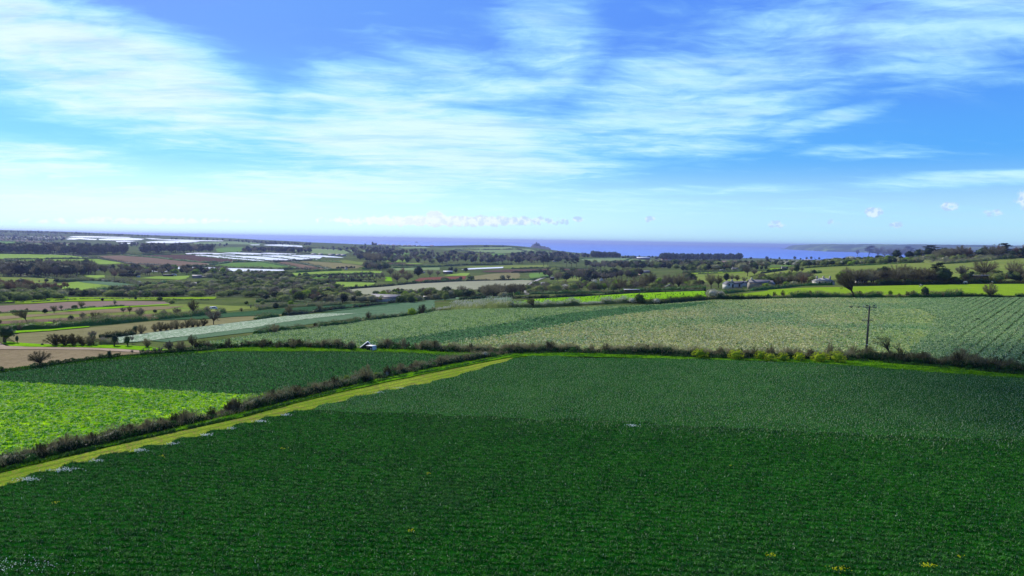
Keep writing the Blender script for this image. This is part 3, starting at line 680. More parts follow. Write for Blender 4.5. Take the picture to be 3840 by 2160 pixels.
reg('bare_red', [bare(51, c=(0, 0, .55), r=(.44, .42, .44), nl=28, ntw=3200, wtw=.006), bare(52, c=(0, 0, .6), r=(.30, .3, .40), nl=22, ntw=2400, wtw=.006)], 'bark', 'twig_red', 'russet_tree', 'tree')
reg('wind', [bare(61, c=(-.52, 0, .80), r=(.52, .26, .20), trunk=(.03, .42), nl=30, ntw=2600, dirlean=(-.7, 0, -.12), tw=.09), bare(62, c=(-.40, 0, .74), r=(.45, .3, .25), trunk=(.035, .34), nl=30, ntw=2600, dirlean=(-.5, 0, 0), tw=.09)], 'bark', 'twig', 'windswept_tree', 'tree')
reg('wind_flat', [bare(63, c=(-.44, 0, .84), r=(.48, .22, .13), trunk=(.022, .50), nl=16, ntw=560, dirlean=(-1.2, 0, -.25), tw=.08, wtw=.0035), bare(64, c=(-.34, 0, .80), r=(.34, .2, .16), trunk=(.020, .46), nl=11, ntw=260, dirlean=(-1.0, 0, 0), tw=.08, wtw=.003)], 'bark', 'twig', 'windswept_tree', 'tree')
reg('stems', [bare(71, c=(0, 0, .45), r=(.42, .42, .55), nl=34, ntw=3000, stems=5, wtw=.006, trunk=(.022, .1), tw=.09), bare(72, c=(-.1, 0, .42), r=(.5, .45, .55), nl=36, ntw=3200, stems=5, wtw=.006, trunk=(.022, .1), tw=.09, dirlean=(-.3, 0, .1))], 'bark', 'hedge_twig', 'thorn_bush', 'bush')
reg('hedge_green', [leafy(171, c=(0, 0, .40), r=(.72, .6, .55), ls=.07, ncl=70, per=26, core=.6, clr=.11), leafy(172, c=(0, 0, .38), r=(.8, .6, .5), ls=.07, ncl=70, per=26, core=.6, clr=.11)], 'bark', 'hedge_leaf', 'bramble', 'bush')
reg('bush', [leafy(81, c=(0, 0, .45), r=(.62, .6, .50), ls=.05), leafy(82, c=(0, 0, .48), r=(.75, .65, .48), ncl=80, ls=.05), leafy(83, c=(0, 0, .5), r=(.5, .5, .5), ls=.05)], 'bark', 'bush', 'bush', 'bush')
reg('bush_grey', [leafy(91, c=(0, 0, .45), r=(.68, .6, .50), ls=.045), leafy(92, c=(0, 0, .48), r=(.8, .65, .48), ncl=80, ls=.045)], 'bark', 'bush_grey', 'grey_bush', 'bush')
reg('bright', [leafy(101, c=(0, 0, .5), r=(.52, .5, .5), ls=.05), leafy(102, c=(0, 0, .58), r=(.42, .42, .42), ls=.05)], 'bark', 'bright', 'leafing_bush', 'bush')
reg('blossom', [leafy(111, c=(0, 0, .48), r=(.6, .55, .5), ls=.04, per=30, core=.6), leafy(112, c=(0, 0, .48), r=(.8, .6, .5), ls=.04, per=30, core=.6)], 'bark', 'blossom', 'blossom_bush', 'bush')
reg('ever', [leafy(121, c=(0, 0, .55), r=(.44, .42, .46), ls=.04, core=.8), leafy(122, c=(0, 0, .55), r=(.55, .5, .46), ncl=75, ls=.04, core=.8), leafy(123, c=(0, 0, .56), r=(.36, .36, .45), ls=.04, core=.8)], 'bark', 'ever', 'evergreen_tree', 'tree')
reg('pine', [pine(131), pine(132, pads=13, lean=.12, h0=.4), pine(133, pads=9, lean=-.15, h0=.5, spread=.4), pine(134, pads=14, h0=.3, spread=.36, flat=.06)], 'bark', 'pine', 'pine_tree', 'tree')
reg('conifer', [conifer(141), conifer(142, rb=.3, h0=.1)], 'bark', 'pine', 'conifer', 'tree')
reg('ivy', [leafy(151, c=(0, 0, .56), r=(.30, .28, .44), ncl=50, ls=.035, trunk=.06, core=.7), leafy(152, c=(-.08, 0, .6), r=(.36, .3, .40), ncl=50, ls=.035, trunk=.07, core=.7)], 'bark', 'ivy', 'ivy_clad_tree', 'tree')
reg('yellow', [leafy(161, c=(0, 0, .40), r=(.75, .5, .52), ncl=90, per=26, ls=.035, core=.55, clr=.06), leafy(162, c=(0, 0, .42), r=(.6, .5, .5), ncl=80, per=26, ls=.035, core=.55, clr=.06)], 'bark', 'yellow', 'yellow_flowering_plant', 'plant')
KW = {'bare': 'bare brown tree', 'bare_wide': 'wide spreading bare tree', 'bare_thin': 'slender bare tree', 'bare_grey': 'grey twigged bare tree', 'budding': 'green tinged budding tree', 'bare_red': 'russet bare tree', 'stems': 'brown thorn bush', 'bush': 'rounded green bush', 'bush_grey': 'pale grey green bush', 'bright': 'fresh green bush', 'blossom': 'pale blossoming bush', 'ever': 'dark evergreen', 'pine': 'flat topped pine', 'conifer': 'pointed conifer', 'ivy': 'ivy clad tree'}
QUEUE = []
def proj(p):
    d = np.asarray(p, float) - np.array([0, 0, CAM_Z]); f = d @ c_f
    return 1920 + F_PX * (d @ c_r) / f, 1080 - F_PX * (d @ c_u) / f
def plant(kind, x, y, h, label=None, cat=None, group=None, small=True, w=1.0, rot=None, var=None, z=None, queue=False):
    vs, nm, ct = LIB[kind]; vi = var if var is not None else rnd.randrange(len(vs)); v = vs[vi]
    if rot is None: rot = rnd.uniform(0, 6.28) if kind not in ('wind', 'wind_flat') else rnd.uniform(-.35, .35)
    zz = float(height(x, y) if z is None else z) - .05
    if queue: QUEUE.append((h * F_PX / y, kind, vi, float(x), float(y), zz, h, w, rot, label, group)); return None
    loc = (float(x), float(y), zz); sc = (h * w, h * w, h)
    if small: o = link(nm, v[2], None, loc, rot, sc)
    else:
        o = link(nm, None, None, loc, rot, sc); link('trunk', v[0], o); link('crown', v[1], o)
    props(o, label, cat or ct, group); return o
def finish_plants():
    """the largest of each kind stand as things of their own, the rest of a kind as one mass"""
    have = {}
    for o in C.objects:
        if o.parent is None and o.get('category') in ('tree', 'bush', 'plant'): n = o.name.split('.')[0]; have[n] = have.get(n, 0) + 1
    QUEUE.sort(key=lambda q: -q[0]); rest = {}; keep = []
    def vis(q): u, v = proj(q[3:6]); return -20 < u < 3860
    for q in QUEUE:
        nm = LIB[q[1]][1]; have.setdefault(nm, 0)
        if have[nm] < 292 and vis(q): have[nm] += 1; keep.append(q)
        else: rest.setdefault(nm, []).append(q)
    gs = {}
    for q in keep: gs.setdefault(q[10], []).append(q)
    for g, L in gs.items():
        U = np.array([proj(q[3:6])[0] for q in L]); D = np.array([q[4] for q in L]); Hh = np.array([q[6] for q in L])
        ru, rd, rh = (np.argsort(np.argsort(a)) / max(1, len(L) - 1) for a in (U, D, Hh))
        for i, q in enumerate(L):
            col = 'far left end left part centre right part far right'.split()
            wh = ['far left', 'mid left', 'centre', 'mid right', 'far right'][min(4, int(ru[i] * 5))]
            dp = ['front', 'middle', 'back'][min(2, int(rd[i] * 3))]; hs = ['low', 'middling', 'tall'][min(2, int(rh[i] * 3))]
            lab = '%s %s, %s %s, %s' % (hs, KW[q[1]], dp, wh, g)
            plant(q[1], q[3], q[4], q[6], lab, None, g, True, q[7], q[8], q[2], q[5] + .05)
    mass = {'bare_tree': 'far_bare_trees', 'evergreen_tree': 'far_evergreens', 'bush': 'far_bushes'}
    for nm, L in rest.items():
        coll = bpy.data.collections.new(nm + '_shapes'); ks = sorted({(q[1], q[2]) for q in L})
        for i, (k_, vi) in enumerate(ks): coll.objects.link(bpy.data.objects.new('shape_%02d' % i, LIB[k_][0][vi][2]))
        n = len(L); me = bpy.data.meshes.new('woodland'); me.vertices.add(n)
        me.vertices.foreach_set('co', np.array([q[3:6] for q in L], np.float32).ravel())
        for an, ty, key, val in (('rot', 'FLOAT_VECTOR', 'vector', [(0, 0, q[8]) for q in L]), ('scl', 'FLOAT_VECTOR', 'vector', [(q[6] * q[7], q[6] * q[7], q[6]) for q in L]), ('idx', 'INT', 'value', [ks.index((q[1], q[2])) for q in L])):
            at_ = me.attributes.new(an, ty, 'POINT'); at_.data.foreach_set(key, np.array(val, np.float32 if ty != 'INT' else np.int32).ravel())
        me.update(); o = link('woodland', me); props(o, 'distant mass of %s beyond the separately seen ones' % nm.replace('_', ' '), 'woodland', kind='stuff')
        ng = bpy.data.node_groups.new('woodland', 'GeometryNodeTree'); ng.interface.new_socket('Geometry', in_out='INPUT', socket_type='NodeSocketGeometry'); ng.interface.new_socket('Geometry', in_out='OUTPUT', socket_type='NodeSocketGeometry')
        N = ng.nodes; K = ng.links; gi = N.new('NodeGroupInput'); go = N.new('NodeGroupOutput'); ip = N.new('GeometryNodeInstanceOnPoints'); ci = N.new('GeometryNodeCollectionInfo')
        ci.inputs['Collection'].default_value = coll; ci.inputs['Separate Children'].default_value = True; ci.inputs['Reset Children'].default_value = True; ip.inputs['Pick Instance'].default_value = True
        def na(name, dt):
            a = N.new('GeometryNodeInputNamedAttribute'); a.data_type = dt; a.inputs['Name'].default_value = name; return a.outputs['Attribute']
        K.new(gi.outputs[0], ip.inputs['Points']); K.new(ci.outputs[0], ip.inputs['Instance']); K.new(na('rot', 'FLOAT_VECTOR'), ip.inputs['Rotation']); K.new(na('scl', 'FLOAT_VECTOR'), ip.inputs['Scale']); K.new(na('idx', 'INT'), ip.inputs['Instance Index']); K.new(ip.outputs[0], go.inputs[0])
        md = o.modifiers.new('planting', 'NODES'); md.node_group = ng
def tree(tag, x, y, hpx, kind, label, **kw):
    """a single plant: foot at crop point (x, y), height in crop pixels"""
    ox, oy, s = CROPS[tag]; s = 1 / s if tag == 'A' else s
    u, v = (x * 1.49068, y * 1.49068) if tag == 'A' else (ox + x / s, oy + y / s)
    p_ = at([u], [v])[0]; h = hpx / s * p_[1] / F_PX
    return plant(kind, p_[0], p_[1], h, label, small=(hpx / s < 34), **kw)

# ------------------------------------------------------------------ hedges
def hedge(pts, h, label, style='brown', k=1.0, w=None, name='hedgerow', group=None, parts=False, gap=0.22, side=0.0):
    a = np.array(pts, float); seg = np.hypot(*np.diff(a, axis=0).T); Lp = np.concatenate([[0], np.cumsum(seg)])
    n = max(3, int(Lp[-1] / 12)); q = np.linspace(0, Lp[-1], n)
    uv = np.stack([np.interp(q, Lp, a[:, 0]), np.interp(q, Lp, a[:, 1])], 1)
    wpt = at(uv[:, 0], uv[:, 1])[:, :2]
    seg = np.hypot(*np.diff(wpt, axis=0).T); L = np.concatenate([[0], np.cumsum(seg)])
    Ym = np.interp(np.linspace(0, 1, 20), L / L[-1], wpt[:, 1]).mean(); px = Ym / F_PX
    w = w or h * 1.1
    def along(s): return np.stack([np.interp(s, L, wpt[:, 0]), np.interp(s, L, wpt[:, 1])], -1)
    def nrm(s):
        e = max(1.0, L[-1] * .01); d = along(np.minimum(s + e, L[-1])) - along(np.maximum(s - e, 0)); d = d / (np.linalg.norm(d, axis=-1, keepdims=True) + 1e-9)
        return np.stack([-d[..., 1], d[..., 0]], -1)
    ph = rng.uniform(0, 6.28, 4)
    def prof(s): 
        f = 1 + .14 * np.sin(s / (h * 2.3) + ph[0]) + .15 * np.sin(s / (h * .55) + ph[1]) + .12 * np.sin(s / (h * 5.1) + ph[2]) + .10 * np.sin(s / (h * .23) + ph[3])
        if gap: f = f * np.where(np.sin(s / (h * 3.7) + ph[3]) + .6 * np.sin(s / (h * 1.7)) > 1.2 - gap, .35, 1)
        return f
    # inner growth: lumpy ridge
    ds = max(h * .45, 2.5 * px); ns = int(np.clip(L[-1] / ds, 4, 900)); s = np.linspace(0, L[-1], ns)
    c = along(s); nn = nrm(s); hz = height(c[:, 0], c[:, 1]); pr = prof(s)
    cs = np.array([(-.5, -.05), (-.42, .28), (-.24, .48), (0, .56), (.24, .48), (.42, .28), (.5, -.05)])
    V = []
    for a_, b_ in cs:
        j1 = 1 + rng.normal(size=ns) * .10; j2 = 1 + rng.normal(size=ns) * .10
        xy = c + nn * (a_ * w * j1)[:, None]; V.append(np.stack([xy[:, 0], xy[:, 1], height(xy[:, 0], xy[:, 1]) + np.maximum(b_, -.05) * h * pr * j2], 1))
    V = np.stack(V, 1).reshape(-1, 3); m = len(cs)
    i = np.arange(ns - 1)[:, None] * m + np.arange(m - 1)[None]
    Fc = np.stack([i, i + m, i + m + 1, i + 1], -1).reshape(-1, 4)
    area = sum(np.hypot(*(uv[t + 1] - uv[t])) * h * F_PX / wpt[t, 1] for t in range(n - 1))
    N = int(np.clip(area * 1.0 * k, 150, 60000))
    # foliage and twigs; sampled evenly in the picture so the far end is not starved
    sw = np.concatenate([[0], np.cumsum(1 / np.maximum(wpt[:-1, 1], 1) ** 1.5 * seg)]); sw /= sw[-1]
    def samp(n_): return np.interp(rng.random(n_), sw, L)
    lf, tw, tl = {'brown': (.85, .30, .62), 'green': (1.0, .12, 1.0), 'grey': (.6, .5, .8), 'blossom': (.6, .3, .8), 'dark': (.8, .30, .75)}[style]
    if style in ('brown', 'dark'): lf_mat, tw_mat = 'hedge_leaf', 'hedge_twig' 
    elif style == 'green': lf_mat, tw_mat = 'hedge_leaf', 'hedge_twig'
    elif style == 'grey': lf_mat, tw_mat = 'bush', 'twig_grey'
    else: lf_mat, tw_mat = 'bush', 'blossom'
    core_mat = 'hedge_leaf' if style in ('brown', 'green', 'dark') else 'bush'
    def leaves(n_, top):
        s_ = samp(n_); c_ = along(s_); a_ = rng.uniform(-1, 1, n_); f = rng.random(n_) ** .8 * top
        lim = np.sqrt(np.clip(1 - (f * .98) ** 2, .05, 1)); xy = c_ + nrm(s_) * (np.sign(a_) * np.abs(a_) ** .5 * lim * w * .58)[:, None]
        hh = f * h * prof(s_); el = np.clip(2.4 * c_[:, 1] / F_PX, .16, 9)
        return leaf_tris(np.stack([xy[:, 0], xy[:, 1], height(xy[:, 0], xy[:, 1]) + hh], 1), el * rng.uniform(.5, 1.2, n_))
    def twigs(n_):
        s_ = samp(n_); c_ = along(s_); a_ = rng.normal(size=n_) * .33; xy = c_ + nrm(s_) * (a_ * w)[:, None]
        f = rng.uniform(.42, .88, n_); d = np.stack([rng.normal(size=n_) * .45, rng.normal(size=n_) * .45, np.ones(n_)], 1)
        cl = (np.sin(s_ / (h * .31) + ph[1]) + np.sin(s_ / (h * .83) + ph[2]) + rng.normal(size=n_) * .5 > -.55); f = np.where(cl, f, f * .6)
        el = np.clip(1.0 * c_[:, 1] / F_PX, .02, 6); Lw = h * rng.uniform(.15, .42, n_)
        return twig_tris(np.stack([xy[:, 0], xy[:, 1], height(xy[:, 0], xy[:, 1]) + f * h * prof(s_)], 1), unit(d), Lw, el)
    A, B, D = MB(), MB(), MB()
    A.add(V, Fc)
    B.tris(leaves(int(N * lf), tl)); D.tris(twigs(int(N * tw)))
    if parts:
        o = link(name, None, None, (float(wpt[0, 0]), float(wpt[0, 1]), float(height(wpt[0, 0], wpt[0, 1]))))
        iv = -np.array(o.location)
        for mb, nm_, mt in ((A, 'bank', core_mat), (B, 'foliage', lf_mat), (D, 'twigs', tw_mat)):
            mb.v = [v_ + iv for v_ in mb.v]; q_ = mb.obj(nm_, M[mt], o); 
            if nm_ != 'bank': q_['kind'] = 'stuff'
        # separate thorns and bramble clumps standing in the hedge
        m = min(135, int(L[-1] / (h * .62))); sq = np.sort(samp(m)); cq = along(sq); nq = nrm(sq)
        for i_ in range(m):
            off = rng.normal() * .14 * w; X, Y_ = cq[i_] + nq[i_] * off; v = LIB['stems'][0][i_ % 2]; hh = h * rng.uniform(.55, 1.38) * (.8 if rng.random() < .2 else 1)
            link('thorn', v[2], o, (X + iv[0], Y_ + iv[1], float(height(X, Y_)) + iv[2] - .05), rng.uniform(0, 6.28), (hh * .8, hh * .8, hh))
        m = min(150, int(L[-1] / (h * .5))); sq = samp(m); cq = along(sq); nq = nrm(sq)
        sgn = np.where(((cq * nq).sum(1)) > 0, -1, 1)
        for i_ in range(m):
            X, Y_ = cq[i_] + nq[i_] * sgn[i_] * w * rng.uniform(.12, .50); v = LIB['hedge_green'][0][i_ % 2]; hh = h * rng.uniform(.42, .78)
            link('bramble', v[2], o, (X + iv[0], Y_ + iv[1], float(height(X, Y_)) + iv[2] - .05), rng.uniform(0, 6.28), (hh * .95, hh * .95, hh))
    else:
        mb = MB(); n0 = len(A.v[0]); mb.add(A.v[0], Fc, 0)
        for src, mi in ((B, 1), (D, 2)):
            for v_, f_ in zip(src.v, src.f): mb.add(v_, f_, mi)
        o = mb.obj(name, [M[core_mat], M[lf_mat], M[tw_mat]])
    props(o, label, 'hedge', group); return o

# ------------------------------------------------------------------ crops: real plants set on points, as instances
def blades(seed, n, L, w, spread, lean=.5, mats=None):
    g = np.random.default_rng(seed); mb = MB(); V = []
    a = g.uniform(0, 6.28, n); r = spread * np.sqrt(g.random(n)); b = np.stack([np.cos(a) * r, np.sin(a) * r, np.zeros(n)], 1)
    a2 = g.uniform(0, 6.28, n); ln = g.uniform(.1, 1, n) * lean; l = L * g.uniform(.6, 1.1, n); hd = np.stack([np.cos(a2), np.sin(a2), np.zeros(n)], 1)
    sd = np.stack([-np.sin(a2), np.cos(a2), np.zeros(n)], 1) * w / 2
    m1 = b + hd * (l * ln * .35)[:, None]; m1[:, 2] += l * .65
    tp = b + hd * (l * ln)[:, None]; tp[:, 2] += l * (.95 - ln * .35)
    V = np.stack([b - sd * .8, b + sd * .8, m1 + sd, m1 - sd, tp], 1).reshape(-1, 3); k = np.arange(n)[:, None] * 5
    mb.add(V, [k + np.array([[0, 1, 2, 3]]), k + np.array([[3, 2, 4]])]); return mb
def crop_gn(name, pts, variants, smin, smax, label, cat, mat_names):
    coll = bpy.data.collections.new(name + '_plants')
    for i, (mb, mt) in enumerate(zip(variants, mat_names)):
        o = bpy.data.objects.new('plant_shape', mb.mesh('plant_shape', [M[mt]])); coll.objects.link(o)
    me = bpy.data.meshes.new(name); me.vertices.add(len(pts)); me.vertices.foreach_set('co', np.asarray(pts, np.float32).ravel()); me.update()
    o = link(name, me); props(o, label, cat, kind='stuff')
    ng = bpy.data.node_groups.new(name, 'GeometryNodeTree')
    ng.interface.new_socket('Geometry', in_out='INPUT', socket_type='NodeSocketGeometry'); ng.interface.new_socket('Geometry', in_out='OUTPUT', socket_type='NodeSocketGeometry')
    N = ng.nodes; Lk = ng.links
    gi = N.new('NodeGroupInput'); go = N.new('NodeGroupOutput'); ip = N.new('GeometryNodeInstanceOnPoints')
    ci = N.new('GeometryNodeCollectionInfo'); ci.inputs['Collection'].default_value = coll; ci.inputs['Separate Children'].default_value = True; ci.inputs['Reset Children'].default_value = True
    rv = N.new('FunctionNodeRandomValue'); rv.data_type = 'FLOAT_VECTOR'; rv.inputs[0].default_value = (-.12, -.12, 0); rv.inputs[1].default_value = (.12, .12, 6.283)
    rs = N.new('FunctionNodeRandomValue'); rs.data_type = 'FLOAT'; rs.inputs[2].default_value = smin; rs.inputs[3].default_value = smax; rs.inputs['Seed'].default_value = 3
    Lk.new(gi.outputs[0], ip.inputs['Points']); Lk.new(ci.outputs[0], ip.inputs['Instance']); ip.inputs['Pick Instance'].default_value = True
    Lk.new(rv.outputs[0], ip.inputs['Rotation']); Lk.new(rs.outputs[1], ip.inputs['Scale']); Lk.new(ip.outputs[0], go.inputs[0])
    md = o.modifiers.new('planting', 'NODES'); md.node_group = ng
    return o
def row_points(poly, ang, sp, step, jit=.08, keep=1.0, ymax=None, gapf=None):
    poly = np.asarray(poly)[:, :2]; c, s = math.cos(ang), math.sin(ang)
    q = np.stack([poly[:, 0] * c + poly[:, 1] * s, -poly[:, 0] * s + poly[:, 1] * c], 1)
    a = np.arange(q[:, 0].min(), q[:, 0].max(), step); b = np.arange(q[:, 1].min(), q[:, 1].max(), sp)
    A_, B_ = np.meshgrid(a, b); A_ = A_.ravel() + rng.uniform(-step, step, A_.size) * .4; B_ = B_.ravel() + rng.normal(size=B_.size) * jit
    B_ = B_ + .35 * np.sin(A_ / 23.0)
    x = A_ * c - B_ * s; y = A_ * s + B_ * c; k = in_poly(x, y, poly) & (y > 20)
    if keep < 1: k &= rng.random(len(x)) < keep
    if ymax: k &= y < ymax
    # only what the picture or a step aside could see
    k &= np.abs(x) < y * .80 + 10
    x, y = x[k], y[k]
    if gapf is not None:
        g = gapf(x, y); x, y = x[g], y[g]
    return np.stack([x, y, height(x, y) + .03], 1)

# ================================================================== NEAR FIELDS
CROPS['e2'] = (1280, 1400, 1.90625); CROPS['e3'] = (2560, 1400, 1.90625)
conc = [(60, 1212), (150, 1187), (235, 1164), (345, 1139), (430, 1121), (515, 1099), (580, 1082), (650, 1064), (715, 1048), (790, 1033), (870, 1012), (950, 993), (1010, 982), (1080, 968), (1150, 950), (1215, 930), (1275, 912)]
edge = [(-420, 1345), (-40, 1238)]
for i, (x, y) in enumerate(conc):
    edge.append((x, y))
    nx, ny = conc[i + 1] if i + 1 < len(conc) else (1335, 899)
    k = max(.25, 1 - i * .055) * 13
    edge += [(x + (nx - x) * .12, y + (ny - y) * .12 - k * .9), (x + (nx - x) * .35, y + (ny - y) * .35 - k), (x + (nx - x) * .7, y + (ny - y) * .7 - k * .35)]
edge.append((1340, 897))
far_edge = [(1500, 903.5), (1750, 906), (2060, 917), (2250, 931), (2400, 943), (2576, 954), (2960, 985)]
src = lambda l: P('A', *l)
W_path = field(src([(-420, 1290), (0, 1186), (300, 1116), (600, 1050), (800, 998), (1000, 953), (1150, 922), (1290, 894), (1350, 891), (1345, 910), (1000, 1010), (700, 1075), (0, 1260), (-420, 1375)]), 'path', 'yellow green mown headland between hedge and crop', name='path')
poly_fg = src(edge + far_edge + [(3300, 1750), (-700, 1750)])
W_fg = field(poly_fg, 'soil_green', 'wide foreground field of dark green daffodil leaves', layer=2, jag=0)
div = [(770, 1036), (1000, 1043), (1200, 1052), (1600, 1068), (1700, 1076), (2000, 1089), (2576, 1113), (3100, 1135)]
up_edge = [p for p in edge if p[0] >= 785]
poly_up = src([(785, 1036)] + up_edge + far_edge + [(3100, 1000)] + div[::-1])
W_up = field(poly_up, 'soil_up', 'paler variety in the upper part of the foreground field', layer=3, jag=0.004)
poly_clover = src([(-420, 934), (-120, 953), (0, 960), (200, 971), (400, 982), (620, 994), (700, 990), (640, 1032), (300, 1102), (0, 1172), (-420, 1272)])
W_cl = field(poly_clover, 'clover_f', 'vivid lime green leafy field left of the hedge')
poly_dk = src([(-120, 953), (0, 940.5), (150, 921), (290, 905.5), (420, 894), (550, 886.5), (900, 885), (1000, 887), (1165, 894), (1195, 897), (1000, 938), (700, 998), (620, 994), (400, 982), (200, 971), (0, 960)])
W_dk = field(poly_dk, 'soil_teal', 'dark green field behind the lime green field', layer=1.5)

big_top = P('c6', (0, 470), (300, 430), (600, 392), (1100, 338), (1500, 288), (1800, 238), (2100, 218), (2576, 207)) + P('c7', (300, 212), (1400, 175), (2000, 132), (2576, 114)) + P('c8', (700, 102), (2576, 99), (3000, 97))
big_bot = P('c8', (3000, 915), (2576, 850), (1800, 780), (900, 720), (0, 700)) + P('c7', (1800, 690), (1000, 655), (0, 650)) + P('d5', (1500, 555), (1100, 530), (560, 510), (200, 500)) + P('c6', (0, 600)) + P('c5', (1960, 610), (1960, 585))
W_big = field(big_top + big_bot, 'cauli_f', 'large pale green sloping crop field behind the second hedge')
teal_poly = P('c6', (1050, 560), (1450, 522), (2000, 430), (2576, 352)) + P('c7', (350, 285), (800, 235), (1250, 188), (1650, 168), (2000, 140), (2060, 150), (1750, 200), (1400, 240), (900, 300), (450, 390), (0, 470)) + P('c6', (2200, 520), (1800, 570), (1300, 585))
W_teal = field(teal_poly, 'teal_f', 'blue green strip crossing the pale crop field', layer=2, jag=0.0016)
straw_poly = P('c6', (2150, 600), (2200, 525)) + P('c7', (0, 465), (450, 385), (900, 298), (1400, 236), (1750, 196), (2080, 138), (2576, 116)) + P('c8', (700, 104), (1300, 104), (1700, 300), (1600, 480), (1350, 735), (900, 720), (0, 700)) + P('c7', (1800, 685), (1000, 650), (0, 640))
W_straw = field(straw_poly, 'straw_f', 'straw yellow part of the crop field with darker drifts', layer=2, jag=0.0016)
fur_poly = P('c8', (1300, 104), (2576, 99), (3000, 97), (3000, 915), (2576, 850), (1800, 780), (1350, 740), (1600, 480), (1700, 300))
W_fur = field(fur_poly, 'furrow_f', 'grey green crop field corner with dark open furrows', layer=2.1, jag=0.006)

def strip(tag_pts_up, tag_pts_lo, mt, label, **k): return field(tag_pts_up + tag_pts_lo[::-1], mt, label, **k)
V1 = strip(src([(-420, 1262), (0, 1168), (300, 1098), (600, 1031), (800, 982), (1000, 940), (1150, 908), (1290, 886)]), src([(-420, 1296), (0, 1191), (300, 1120), (600, 1054), (800, 1002), (1000, 957), (1150, 926), (1310, 896)]), 'verge_f', 'bright grass verge at the foot of the near hedge', layer=2.5, name='verge')
V2 = strip(P('c7', (0, 668), (100, 643), (500, 638), (1000, 656), (1700, 672), (2576, 700)) + P('c8', (0, 690), (900, 716), (1400, 765), (2000, 808), (2576, 858), (3000, 905)),
           P('c7', (0, 716), (120, 696), (240, 690), (1000, 706), (2000, 733), (2576, 743)) + P('c8', (0, 745), (700, 777), (1300, 832), (2000, 893), (2576, 928), (3000, 980)), 'verge_f', 'bright grass verge in front of the field hedge', layer=2.5, name='verge')
V3 = strip(P('c5', (1980, 655), (2250, 622), (2576, 603)) + P('c6', (500, 602), (990, 618), (1300, 610), (1600, 622), (2000, 645), (2330, 662)), P('c5', (1980, 672), (2250, 645), (2576, 648)) + P('c6', (500, 648), (1000, 650), (1500, 660), (2000, 690), (2250, 692)), 'verge_f', 'bright grass verge around the two boxes', layer=2.5, name='verge')
V4 = strip(P('c5', (-100, 842), (0, 832), (500, 770), (1000, 705), (1400, 675), (1980, 632)), P('c5', (-100, 868), (0, 856), (500, 800), (1000, 752), (1400, 718), (1980, 672)), 'verge_f', 'green bank below the brown field', layer=2.5, name='verge')

# ================================================================== FIELDS OF THE VALLEY
F = field
F(P('c5', (-150, 640), (0, 618), (500, 622), (1000, 628), (1500, 660), (1330, 690), (1000, 722), (500, 790), (0, 850), (-150, 868)), 'stubble', 'tan stubble field at the left edge')
F(P('c5', (-150, 560), (0, 563), (60, 590), (300, 600), (700, 605), (1100, 615), (1450, 640), (1750, 652), (1500, 664), (1000, 632), (500, 624), (0, 622), (-150, 645)), 'track', 'pale farm track curving past the stubble field', layer=2, name='track')
F(P('c5', (20, 562), (60, 545), (160, 555), (500, 575), (1100, 580), (1500, 595), (1750, 640), (1450, 636), (1100, 612), (700, 602), (300, 597), (100, 590)), 'grass_vivid', 'vivid grass strip beside the farm track', layer=2)
F(P('c5', (90, 500), (200, 460), (600, 425), (900, 400), (1200, 370), (1560, 335), (2100, 320), (2350, 295), (2576, 285)) + P('c6', (300, 265), (0, 320)) + P('c5', (2200, 372), (1600, 445), (1330, 485), (1200, 505), (1000, 512), (500, 575), (160, 558)), 'stubble_green', 'olive tan field sloping up from the track')
F(P('c5', (1180, 500), (1350, 480), (1600, 447), (2200, 374), (2576, 328)) + P('c6', (300, 286), (620, 262), (1010, 258), (600, 305), (300, 345), (0, 400)) + P('c5', (2300, 435), (2000, 475), (1520, 535), (1350, 550), (1180, 560)), 'silver_f', 'silvery blue crop strip across the slope', layer=2)
F(P('c6', (0, 400), (300, 345), (600, 305), (1010, 258), (620, 262), (1000, 215), (1500, 150), (1800, 128), (1790, 215), (1500, 262), (1200, 290), (900, 325), (600, 362), (300, 400), (0, 445)) + P('c5', (2300, 475), (1960, 520), (1700, 550), (1520, 538), (2000, 475), (2300, 435)), 'teal_mid', 'grey green crop above the silvery strip', layer=1.5)
F(P('c5', (1560, 330), (1900, 295), (2250, 258), (2576, 232)) + P('c6', (300, 208), (800, 175), (1500, 128), (1700, 118), (1500, 160), (900, 225), (640, 245), (0, 282)) + P('c5', (2300, 295), (2000, 318)), 'teal_dark', 'narrow dark teal field under the scrub', layer=1.5)
F(P('c6', (1500, 120), (1900, 90), (2350, 85), (2576, 75), (2576, 130), (2200, 105), (1800, 130), (1500, 128)), 'teal_mid', 'short grey green strip below the barn trees', layer=1.2)
# pinkish brown and lime strips at the left
F(P('c5', (-150, 195), (0, 180), (700, 142), (1200, 132), (1660, 138), (1720, 165), (1300, 180), (900, 195), (620, 225), (300, 240), (0, 252), (-150, 262)), 'pink_f', 'pinkish brown ploughed strip at the left edge')
F(P('c5', (150, 135), (700, 98), (1000, 95), (1300, 105), (1500, 100), (2180, 92), (2160, 115), (1700, 122), (1400, 128), (700, 138), (300, 160), (150, 160)), 'grass_lime', 'thin lime strip above the ploughed strip', layer=2)
F(P('c5', (-150, 270), (0, 262), (300, 245), (620, 232), (900, 200), (1300, 184), (1720, 168), (2000, 165), (2500, 190), (2576, 205), (2250, 240), (1900, 275), (1600, 300), (1100, 345), (700, 380), (0, 370), (-150, 372)), 'grass_olive', 'rough olive grass between the strips')
F(P('c5', (-150, 300), (0, 292), (500, 262), (1000, 215), (1500, 195), (1850, 188), (1700, 215), (1100, 255), (600, 275), (0, 325), (-150, 330)), 'stubble', 'tan strip in the rough olive grass', layer=2)
